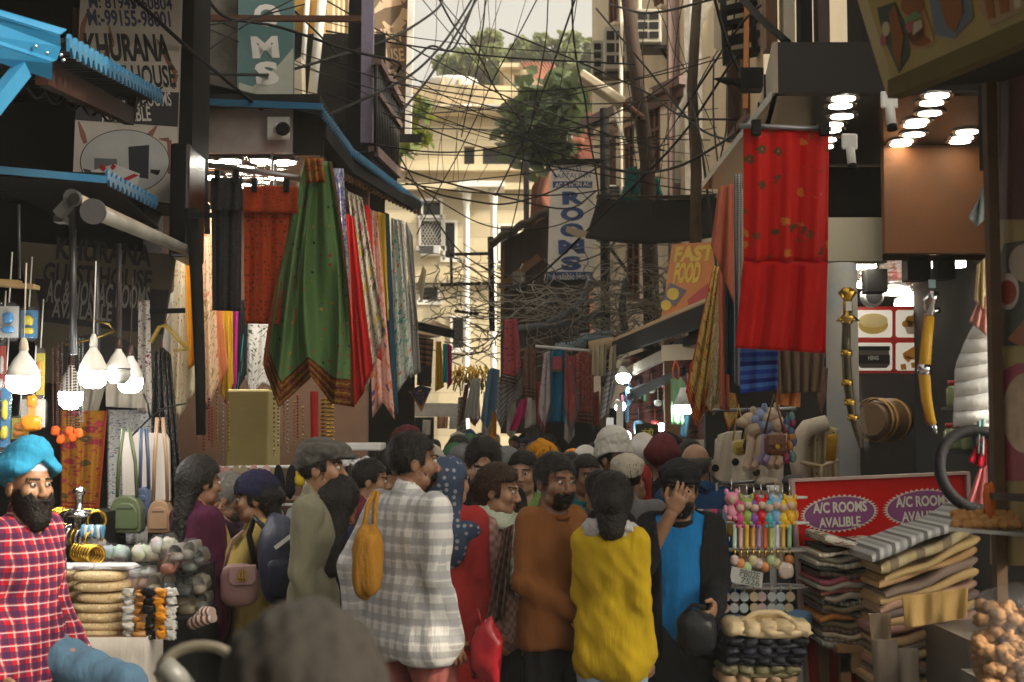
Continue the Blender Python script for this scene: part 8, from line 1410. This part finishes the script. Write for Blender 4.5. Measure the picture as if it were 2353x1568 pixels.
def near_people():
 jeans=cl('blue denim',(.075,.14,.21));ltj=cl('pale denim',(.26,.34,.42));blk=cl('black cotton',(.012,.012,.014));dkt=cl('dark trousers',(.02,.02,.024))
 check=cl('red check flannel',(.34,.010,.018),'check',[(.02,.016,.05),(.5,.42,.42)],20)
 plaid=cl('grey white plaid',(.56,.55,.53),'check',[(.30,.30,.31),(.64,.62,.6)],15)
 knit=cl('pink waffle knit',(.42,.26,.22),'knit')
 Hn=lambda v,d:hz(v,d)
 person('bearded man in a sky blue turban and red checked shirt at the left edge',60,1118,5.7,66,Hn(1118,5.7)+.02,.86,('down','lean'),.5,0,(-14,0),check,jeans,None,None,'big','turban',cl('sky blue turban cloth',(.03,.24,.42)),legs='perch',hem=.78)
 t=thing('bar_stool','plain black stool under the turbaned man','stool',(at(44,0,5.7).x,5.75,0));c=t.location;m=MB();m.lathe((c.x,c.y,.74),[(.17,0),(.18,.02),(.17,.05)],18);obj('seat',m,black,t)
 for a in range(4):m=MB();x,y=.13*math.cos(a*1.57+.8),.13*math.sin(a*1.57+.8);m.tube([(c.x+x,c.y+y,.74),(c.x+x*1.4,c.y+y*1.4,0)],.015,6);obj('leg',m,dkmetal,t)
 person('woman with long black hair in a maroon sweater turned to the slipper rack',456,1112,7.3,130,Hn(1112,7.3),.95,('fwd','down'),.6,1,(0,-5),cl('maroon wool',(.06,.010,.03)),dkt,'long',None,female=True,hem=.7)
 person('grey haired man in profile bending towards the woman with the backpack',522,1150,7.7,88,Hn(1150,7.7),1,('down','down'),.5,0,(0,-16),cl('dark purple jumper',(.05,.02,.05)),dkt,'grey',GREYH,'short')
 person('woman in a mustard sweater with a navy head cloth eating from her hand',592,1152,7.4,-75,Hn(1152,7.4),.95,('face','face'),1.0,1,(-14,-6),cl('mustard sweater',(.33,.24,.07)),dkt,'bun',None,None,'beanie',cl('navy head cloth',(.015,.015,.04)),female=True,hem=.72)
 person('man in a grey flat cap and olive shirt standing in profile',733,1078,6.7,84,Hn(1078,6.7),.98,('down','down'),.5,0,(4,0),cl('olive grey shirt',(.18,.17,.115)),dkt,'short',None,'short','cap',cl('grey tweed',(.09,.085,.075),'check',[(.06,.055,.05)],30))
 person('person in a dark navy padded jacket with back to the street',778,1165,6.7,168,Hn(1165,6.7),1.0,('down','down'),.5,1,(0,-8),cl('navy padded nylon',(.018,.018,.05)),dkt,'long',None,female=True,hem=.72)
 person('broad man in a grey and white plaid shirt walking away in the middle',945,1062,6.2,128,Hn(1062,6.2),1.18,('down','swing'),.6,1,(-20,0),plaid,cl('faded red trousers',(.26,.08,.07)),'short',None,'short',legs='walk',hem=.76)
 person('boy in black with thick black hair looking down',1110,1066,7.6,4,Hn(1066,7.6),.95,('fwd','fwd'),.9,2,(0,-24),blk,dkt,'boy')
 person('woman in a pink waffle knit sweater facing right',1140,1132,7.1,68,Hn(1132,7.1),.92,('down','fwd'),.6,2,(6,-8),knit,dkt,'bun',mat('brown hair',(.035,.016,.009),.45,var=.5,vs=60,bump=.8,bs=120),None,female=True,hem=.74,scarf=cl('pale green scarf',(.42,.47,.36)))
 person('bearded man in a rust brown sweater with hands clasped in front',1272,1110,6.6,42,Hn(1110,6.6),.86,('clasp','clasp'),.8,1,(-8,-4),cl('rust brown wool',(.20,.075,.022)),dkt,'short',None,'short',hem=.80)
 person('woman in a yellow jacket and pale jeans with a grey shawl round her neck',1404,1160,6.3,155,Hn(1160,6.3),.82,('down','fwd'),.5,2,(20,-5),cl('yellow jacket cloth',(.46,.31,.012)),ltj,'bun',None,None,female=True,legs='walk',hem=.74,scarf=cl('grey white shawl',(.42,.40,.40)))
 person('man in a bright blue t-shirt and open black jacket raising a hand to his face',1562,1130,6.7,-6,Hn(1130,6.7),.88,('brow','fwd'),.55,0,(6,-6),cl('black track jacket',(.014,.014,.016)),cl('dark grey trousers',(.03,.034,.04)),'short',None,'short','cap',cl('black cap cloth',(.012,.012,.014)),opening=.085,inner=cl('bright blue jersey',(.012,.19,.50)),hem=.76)
 person('short person in a dark grey knitted hat seen from behind at the bottom edge',700,1650,1.7,178,1.75+(997-1650)/F*1.7+.10,1,('down','down'),.5,1,(0,0),cl('charcoal coat',(.05,.048,.045)),dkt,'short',None,None,'beanie',cl('dark grey knit',(.022,.019,.016)))
 G='people further up the street'
 person('man in a white pillbox turban and black jacket looking right',1410,1056,8.8,38,Hn(1056,8.8),1,('down','fwd'),.5,0,(10,0),blk,dkt,'short',None,'short','pillbox',cl('white turban',(.6,.58,.53)),group=G)
 person('balding man in a blue hooded sweatshirt seen from behind',1598,1072,8.2,158,Hn(1072,8.2),1,('down','down'),.5,2,(0,0),cl('blue sweatshirt',(.02,.075,.19)),dkt,'bald',GREYH,group=G,scarf=cl('blue hood',(.018,.07,.17)))
 person('child with an orange head cloth facing right',1246,1068,8.7,84,Hn(1068,8.7),.9,('down','down'),.5,1,(0,0),cl('white school shirt',(.5,.48,.46)),dkt,'short',None,None,'patka',cl('orange head cloth',(.60,.25,.015)),group=G)
 person('woman with a tied bun glancing towards the camera behind the rust sweater',1203,1092,8.3,-12,Hn(1092,8.3),.92,('down','down'),.5,2,(0,0),cl('leaf green kurta',(.13,.22,.06)),dkt,'bun',None,None,female=True,hem=.5,group=G)
 person('woman in a dark blue patterned headscarf walking away',1032,1112,7.0,160,Hn(1112,7.0),.95,('down','down'),.5,2,(-14,0),cl('red kurta',(.35,.03,.03)),dkt,None,None,None,'headscarf',cl('blue patterned scarf',(.05,.07,.12),'dots',[(.3,.3,.32)],30),female=True,hem=.5,group=G)
near_people()
def crowd():
 rng=random.Random(17);G='people far up the crowded street'
 C=dict(grey=(.16,.16,.165),black=(.014,.014,.016),navy=(.02,.025,.06),maroon=(.11,.02,.025),brown=(.12,.06,.03),olive=(.13,.12,.06),cream=(.5,.45,.36),white=(.58,.56,.53),teal=(.02,.13,.14),pink=(.5,.2,.22),mustard=(.4,.26,.04),red=(.40,.03,.03),green=(.05,.14,.06),lilac=(.3,.24,.38),orange=(.5,.18,.02),blue=(.03,.11,.26))
 F_={k:cl('crowd %s cloth'%k,c)for k,c in C.items()}
 pr=[]
 for key,kw in(('m',dict(hair='short',beard='short')),('b',dict(hair='short')),('t',dict(hair=None,beard='full',gear='turban',gearm=F_['navy'])),('c',dict(hair='short',beard='short',gear='cap',gearm=F_['grey'])),('n',dict(hair='short',gear='beanie',gearm=F_['grey'])),('w',dict(hair='bun',female=True,hem=.5)),('s',dict(hair=None,female=True,gear='headscarf',gearm=F_['pink'],hem=.5))):
  pr.append((key,kw))
 base={}
 word=dict(m='bare headed bearded man',b='bare headed young man',t='bearded man in a %s turban',c='man in a %s flat cap',n='man in a %s knitted hat',w='woman with a tied bun',s='woman under a %s headscarf')
 part=dict(t='turban',c='cap',n='beanie',s='headscarf');used=set()
 def put(key,u,d,yaw,h,gear,top,wd=1.0):
  lab=(word[key]%gear if '%s' in word[key]else word[key])+' in a %s %s'%(top,'kurta' if key in 'ws' else rngc(('jacket','sweater')))+(', facing the camera' if abs(yaw)<50 else(', walking away' if abs(yaw)>130 else(', turned right' if yaw>0 else ', turned left')))
  if lab in used:return False
  used.add(lab)
  if key not in base:
   kw=dict(pr)[key];kw=dict(kw);tp=F_[top]
   if gear and 'gear' in kw:kw['gearm']=F_[gear]
   base[key]=person(lab,u,None,d,yaw,1.70,wd,('down','fwd'),.6,{'m':1,'b':0,'t':0,'c':1,'n':0,'w':2,'s':2}[key],(0,-4),tp,F_['black'],fine=False,group=G,**kw);base[key].scale=(h/1.7,)*3
  else:
   mm={'shirt':F_[top],'collar':F_[top],'trousers':F_[rng.choice(('black','navy','grey','brown'))],'body':SKIN[rng.randrange(3)]}
   if key in part and gear:mm[part[key]]=F_[gear]
   dup(base[key],(at(u,1000,d).x,d,0),R(yaw),lab,G,mm,h/1.7)
  return True
 rngc=lambda s_:rng.choice(s_)
 for a in(('n',985,9.2,150,1.66,'cream','grey'),('n',1045,9.8,170,1.66,'green','olive'),('n',935,9.9,120,1.78,'maroon','black'),('t',1478,9.4,175,1.68,'white','navy'),('t',1522,8.9,165,1.68,'maroon','black'),('c',1528,9.9,150,1.74,'black','grey'),('b',1585,9.6,170,1.70,None,'black'),('s',1345,10.2,160,1.66,'white','cream'),('s',1462,8.5,-20,1.58,'red','mustard'),('m',905,8.6,100,1.66,None,'brown'),('b',848,8.0,95,1.60,None,'maroon'),('m',990,8.1,60,1.62,None,'brown'),('c',1065,8.8,60,1.66,'grey','brown'),('b',1345,8.3,20,1.62,None,'teal'),('w',1380,7.6,-160,1.55,None,'black'),('m',1310,9.3,10,1.62,None,'olive'),('c',1440,7.9,170,1.62,'cream','grey'),('n',1165,9.5,-30,1.64,'grey','navy'),('b',1230,10.5,170,1.68,None,'navy'),('s',1290,10.4,30,1.6,'lilac','pink'),('w',1120,10.6,20,1.62,None,'red'),('m',1395,10.8,160,1.7,None,'grey'),('b',1660,9.0,140,1.52,None,'olive'),('w',890,10.8,150,1.64,None,'teal')):put(*a)
 n=0;tries=0
 while n<44 and tries<400:
  tries+=1;d=11.5+n*.42+rng.uniform(-.4,.4);x=rng.uniform(-1.15-.0*d,.95)if d<17 else rng.uniform(-1.1,.55);u=1176.5+x/d*F
  if put(rng.choice('mmbbtcnwws'),u,d,rng.choice((0,15,-20,180,165,-170,95,-90)),rng.uniform(1.56,1.76),rng.choice(('white','orange','navy','maroon','grey','black','pink','blue','green','cream','red')),rng.choice(list(C))):n+=1
crowd()
def carried():
 d=7.15;t=thing('backpack','navy backpack worn by the woman in the mustard sweater','backpack',at(640,1380,d));m=MB();crumple(m,at(642,1285,d),(px(44,d),.12,px(100,d)),3,22,16,.07,sq=.7);obj('body',m,mat('navy nylon',(.022,.026,.055),.5,var=.3,bump=.6,bs=20),t);m=MB();crumple(m,at(646,1330,d-.1),(px(34,d),.05,px(46,d)),5,16,10,.06,sq=.6);obj('front_pocket',m,mat('dark navy nylon',(.012,.014,.03),.5),t)
 m=MB();m.tube([at(610,1215,d-.05),at(585,1190,d-.02),at(572,1230,d),at(590,1310,d)],.016,6);obj('strap',m,dkmetal,t);m=MB();m.bar(at(632,1260,d-.13),at(668,1232,d-.13),.01,.02);obj('reflective_tape',m,whiteink,t)
 d=6.9;t=thing('handbag','dusty pink quilted handbag with a gold clasp','handbag',at(550,1390,d));b=at(550,1345,d);pk=mat('dusty pink leather',(.22,.12,.11),.4,var=.1);m=MB();crumple(m,b,(px(42,d),.06,px(48,d)),2,20,14,.04,sq=.55);obj('body',m,pk,t);m=MB();m.prism([at(u,v,d-.075)for u,v in((524,1302),(588,1298),(588,1335),(580,1345),(534,1347),(525,1338))],(0,.02,0));obj('flap',m,mat('pale pink leather',(.27,.16,.15),.4),t,bevel=.006)
 m=MB();m.bar(at(550,1334,d-.085),at(552,1312,d-.085),.008,.008);m.bar(at(556,1334,d-.085),at(558,1306,d-.085),.008,.008);m.bar(at(562,1334,d-.085),at(564,1312,d-.085),.008,.008);m.bar(at(546,1334,d-.085),at(566,1332,d-.085),.008,.01);obj('clasp',m,gold_(),t);m=MB();m.tube([at(515,1310,d),at(535,1240,d-.02),at(560,1220,d)],.008,6);obj('strap',m,pk,t)
 d=6.0;t=thing('shoulder_bag','mustard cloth bag hanging beside the plaid shirt','bag',at(845,1370,d));m=MB();crumple(m,at(846,1290,d),(px(36,d),.09,px(82,d)),12,22,16,.10,sq=.75);obj('body',m,fabric('mustard bag cloth',(.30,.14,.02),wr=.9),t);m=MB();m.tube([at(836,1215,d),at(846,1160,d+.08),at(862,1130,d+.1)],.012,6);m.tube([at(860,1215,d),at(862,1160,d+.08),at(868,1130,d+.1)],.012,6);obj('strap',m,fabric('mustard bag cloth',(.30,.14,.02)),t)
 d=6.1;t=thing('carrier_bag','glossy red plastic carrier bag beside the plaid shirted man','bag',at(1115,1568,d));m=MB();crumple(m,at(1118,1500,d),(px(36,d),.08,px(70,d)),6,20,14,.18,sq=.7);obj('body',m,glossy('red plastic',(.28,.012,.02),.2),t);m=MB();m.tube([at(1108,1440,d),at(1098,1400,d),at(1090,1440,d)],.008,6);obj('handle',m,glossy('red plastic',(.28,.012,.02),.2),t)
 d=6.3;t=thing('black_bag','black zipped bag held by the man in the blue t-shirt','bag',at(1600,1500,d));m=MB();crumple(m,at(1600,1455,d),(px(44,d),.08,px(52,d)),15,20,14,.08,sq=.65);obj('body',m,mat('black bag nylon',(.013,.013,.016),.35,bump=.5,bs=20),t);m=MB();m.tube([at(1572,1412,d-.03),at(1590,1390,d-.03),at(1622,1396,d-.03)],.01,6);obj('handle',m,black,t)
 d=6.9;drape('knitted_shawl','brown pink knitted shawl hanging from the arm of the woman in pink','shawl',cl('brown pink knit',(.25,.15,.12),'knit'),[(1158,1215),(1180,1205)],[(1112,1420),(1134,1432),(1160,1418)],d,3,.03)
 d=20;t=tag(thing('pigeon','grey pigeon perched on the cables below the ROOMS board','pigeon',at(1262,695,d)));s=SDF();K=px(1,d)
 s.ell((0,0,0),(.135,.075,.07),.02,rotm(0,0,-32));s.cap((.075,0,.05),(.125,0,.115),.05,.034,.03);s.ell((.14,0,.14),(.034,.028,.03),.02);s.cap((.165,0,.138),(.19,0,.13),.009,.005,.006);s.cap((-.09,0,-.06),(-.235,0,-.115),.04,.022,.04,(1,1.3,.6));s.cap((.0,.02,-.06),(.01,.02,-.105),.01,.008,.01);s.cap((.0,-.02,-.06),(.01,-.02,-.105),.01,.008,.01)
 P,Q=s.mesh(.009);P=P*.95;o=np_obj('body',P,Q,np.zeros(len(Q)),[mat('pigeon grey',(.09,.09,.105),.6,var=.3,vs=12)],t);s=SDF();s.ell((-.04,.055,-.01),(.13,.025,.05),.02,rotm(0,0,-32));s.ell((-.04,-.055,-.01),(.13,.025,.05),.02,rotm(0,0,-32));P,Q=s.mesh(.012);np_obj('wings',P*.95,Q,np.zeros(len(Q)),[mat('pigeon wing',(.14,.14,.155),.6,var=.5,vs=8)],t)
carried()
# ================================================================== CABLES
def smooth(pts,n=8):
 P=[np.array(p,float)for p in pts];P=[2*P[0]-P[1]]+P+[2*P[-1]-P[-2]];out=[]
 for i in range(1,len(P)-2):
  for t in np.linspace(0,1,n,endpoint=False):a,b,c,d=P[i-1],P[i],P[i+1],P[i+2];out.append(.5*(2*b+(c-a)*t+(2*a-5*b+4*c-d)*t*t+(3*b-a-3*c+d)*t**3))
 return out+[P[-2]]
def wires():
 def wire(pts,d0,d1,r,lab,group=None,m_=None):
  q=smooth(pts,6);n=len(q);m=MB();dm=(d0+d1)/2;m.tube([at(p[0],p[1],d0+(d1-d0)*i/(n-1))for i,p in enumerate(q)],px(r,dm),5 if r<2 else 7);obj('overhead_cable',m,m_ or cable,None,lab,'cable',group)
 big=[([(304,-8),(430,110),(520,185),(600,250),(660,277),(735,270),(820,235),(905,195),(960,160),(1010,110),(1050,55),(1090,-10)],9,17,3.6,'thickest black cable sagging over the scarf shop header and up to the sky'),([(470,-10),(520,40),(640,62),(800,115),(912,142),(915,165)],11,14,3.6,'thick black cable ending in a hook at the balcony rail'),([(440,168),(574,172),(640,168),(790,125),(905,85),(1000,25),(1020,-10)],11,17,3.4,'thick grey cable rising from the teal board to the sky'),([(860,330),(915,265),(985,180),(1060,60),(1100,-10)],15,17,3,'straight thick cable climbing steeply beside the brown board'),([(905,180),(960,130),(992,106),(1035,117),(1062,75),(1095,-10)],15.5,17,2.8,'thick cable with a bent loop against the sky'),([(1780,-10),(1700,60),(1560,270)],13,15,3,'thick black cable slanting down behind the iron stair'),([(1700,-10),(1745,40),(1810,98)],12,11,9,'shaggy thick cable bundle reaching the canopy corner'),([(1640,-10),(1668,90),(1700,170),(1712,200)],13,13.5,4,'black cable dropping to the insulator by the canopy'),([(1580,210),(1610,330),(1640,560),(1648,640)],13,11,3,'black cable hanging straight down beside the tarpaulin end'),([(1370,20),(1480,150),(1600,290),(1700,330)],18,13,2.6,'black cable crossing the cream wall downwards'),([(1149,68),(1300,130),(1480,210),(1570,268),(1690,275)],17,12,2.4,'long cable from the sky to the canopy corner'),([(1149,290),(1283,352),(1445,395),(1552,385),(1646,336),(1700,300)],17,12,3,'heavy cable pair sagging in front of the ROOMS board heading'),([(1149,660),(1230,640),(1380,500),(1560,320),(1690,130)],19,14,2.8,'black cable slashing diagonally across the ROOMS board'),([(1670,-10),(1500,30),(1400,10)],14,18,3,'black cable along the top edge by the air conditioners'),([(1640,130),(1640,280),(1655,420)],13.5,12,2.2,'thin vertical black drop by the cream house'),([(300,0),(330,40),(430,60),(560,45),(700,10)],9.3,12,2,'black cable drooping across the phone number'),([(640,-10),(780,130),(850,240),(930,380),(1040,560),(1149,640)],13,22,2,'long thin cable running down the left side to the shack'),([(330,240),(420,160),(560,60),(690,-10)],9.2,12,2,'cable rising over the guest house board'),([(820,335),(960,400),(1149,450),(1300,480),(1370,440)],15,20,2.2,'cable sagging from the balcony to the black pole')]
 for p,d0,d1,r,lab in big:wire(p,d0,d1,r,lab)
 rng=random.Random(31);A='thin cables crossing the street between the house fronts'
 for k in range(54):
  kind=k%6
  if kind in(0,1):a=(rng.uniform(430,930),rng.uniform(-10,330));b=(rng.uniform(1380,1720),rng.uniform(60,460));d0,d1,sg=rng.uniform(12,16),rng.uniform(14,20),rng.uniform(10,90)
  elif kind==2:a=(rng.uniform(860,960),rng.uniform(360,480));b=(rng.uniform(1380,1660),rng.uniform(330,560));d0,d1,sg=15.5,rng.uniform(15,20),rng.uniform(20,90)
  elif kind==3:a=(rng.uniform(950,1350),-10);b=(rng.uniform(950,1400),rng.uniform(300,560));d0,d1,sg=rng.uniform(15,18),rng.uniform(18,24),rng.uniform(-10,10)
  elif kind==4:a=(rng.uniform(1040,1140),rng.uniform(560,720));b=(rng.uniform(1380,1640),rng.uniform(520,720));d0,d1,sg=25,rng.uniform(14,20),rng.uniform(30,80)
  else:a=(rng.uniform(1400,1720),-10);b=(rng.uniform(1440,1700),rng.uniform(280,520));d0,d1,sg=rng.uniform(13,18),rng.uniform(13,17),rng.uniform(-5,5)
  m_=[((a[0]*(1-t)+b[0]*t)+rng.uniform(-7,7),a[1]*(1-t)+b[1]*t+sg*4*t*(1-t)+rng.uniform(-4,4))for t in np.linspace(0,1,7)]
  if kind!=3 and any(1255<q_[0]<1375 and 425<q_[1]<640 for q_ in smooth(m_,6))and k%4:continue
  wire(m_,d0,d1,rng.choice((1,1.2,1.5,1.8,2.2)),'thin dark cable in the tangle strung over the street',A)
 br=mat('brown bare wire',(.16,.08,.04),.7)
 for k in range(9):
  a=rng.uniform(960,1250);wire([(a,-10),(a-20+rng.uniform(-30,30),120),(a-60+rng.uniform(-40,40),280),(a-90+rng.uniform(-40,40),420)],17,20,.8,'kinked thin wire hanging against the yellow hotel','kinked wires against the yellow hotel',br)
 def tangle(n,box,d,lab,m_,r,L):
  m=MB()
  for _ in range(n):
   u,v=rng.uniform(box[0],box[2]),rng.uniform(box[1],box[3]);a=rng.uniform(0,6.28);pts=[]
   for j in range(6):pts.append((u,v));a+=rng.uniform(-.9,.9);u+=L*math.cos(a);v+=L*.6*math.sin(a)+2
   dd=d+rng.uniform(-.6,.6);m.tube([at(p[0],p[1],dd+.1*math.sin(i))for i,p in enumerate(smooth(pts,4))],px(rng.uniform(.6,r),d),4)
  obj('wire_tangle',m,m_,None,lab,'wires',kind='stuff')
 pale=mat('pale old wire',(.30,.28,.24),.7,var=.3)
 tangle(190,(1190,660,1600,790),18.6,'matted tangle of pale old wires under the ROOMS board',pale,1.6,34);tangle(60,(1380,560,1570,720),17.2,'pale hanging wires below the black tarpaulin',pale,1.4,24);tangle(70,(990,600,1150,830),25.2,'grey wire tangle around the cross arms',mat('grey old wire',(.16,.15,.13),.7),1.5,24);tangle(50,(1150,640,1420,780),19.5,'black wire tangle behind the pale wires',cable,1.6,30)
 for a,b,c in(((1385,720),(1300,742),(1150,760)),((1360,640),(1330,700),(1260,745)),((1440,640),(1430,700),(1436,760))):m=MB();m.tube([at(*p,18.4)for p in smooth([a,b,c],5)],.05,7);obj('pipe',m,mat('grey blue pipe',(.16,.18,.20),.6),None,['grey blue pipe slanting down from the black pole','grey blue pipe bent under the ROOMS board','upright pipe stub in the wire tangle'][{1385:0,1360:1,1440:2}[a[0]]],'pipe')
 m=MB();c=at(1712,195,13.2);m.box(c+Vector((-.05,-.1,-.06)),c+Vector((.16,.1,.14)));m.lathe(c+Vector((-.05,0,.02)),[(.05,0),(.03,.06),(.045,.1),(.02,.2),(.005,.25)],10,axis=(-1,0,.15));obj('insulator_box',m,black,None,'black insulator box hanging beside the canopy corner','insulator')
 m=MB();p=at(1722,285,7.9);m.lathe(p,[(.015,-.12),(.04,-.05),(.03,.02),(.012,.06)],10);obj('plastic_knot',m,CLEAR,None,'knotted clear plastic at the canopy corner above the scarlet scarf','plastic')
wires()
# ================================================================== AIR
def air():
 m=MB();m.box((-150,-40,-1),(150,310,45));g=bpy.data.materials.new('winter haze');g.use_nodes=True;t=g.node_tree;t.nodes.clear();o=t.nodes.new('ShaderNodeOutputMaterial');v=t.nodes.new('ShaderNodeVolumePrincipled');v.inputs['Color'].default_value=(.96,.93,.86,1);v.inputs['Density'].default_value=.0015;v.inputs['Anisotropy'].default_value=.2;t.links.new(v.outputs[0],o.inputs['Volume']);obj('haze',m,g,kind='stuff')
air()
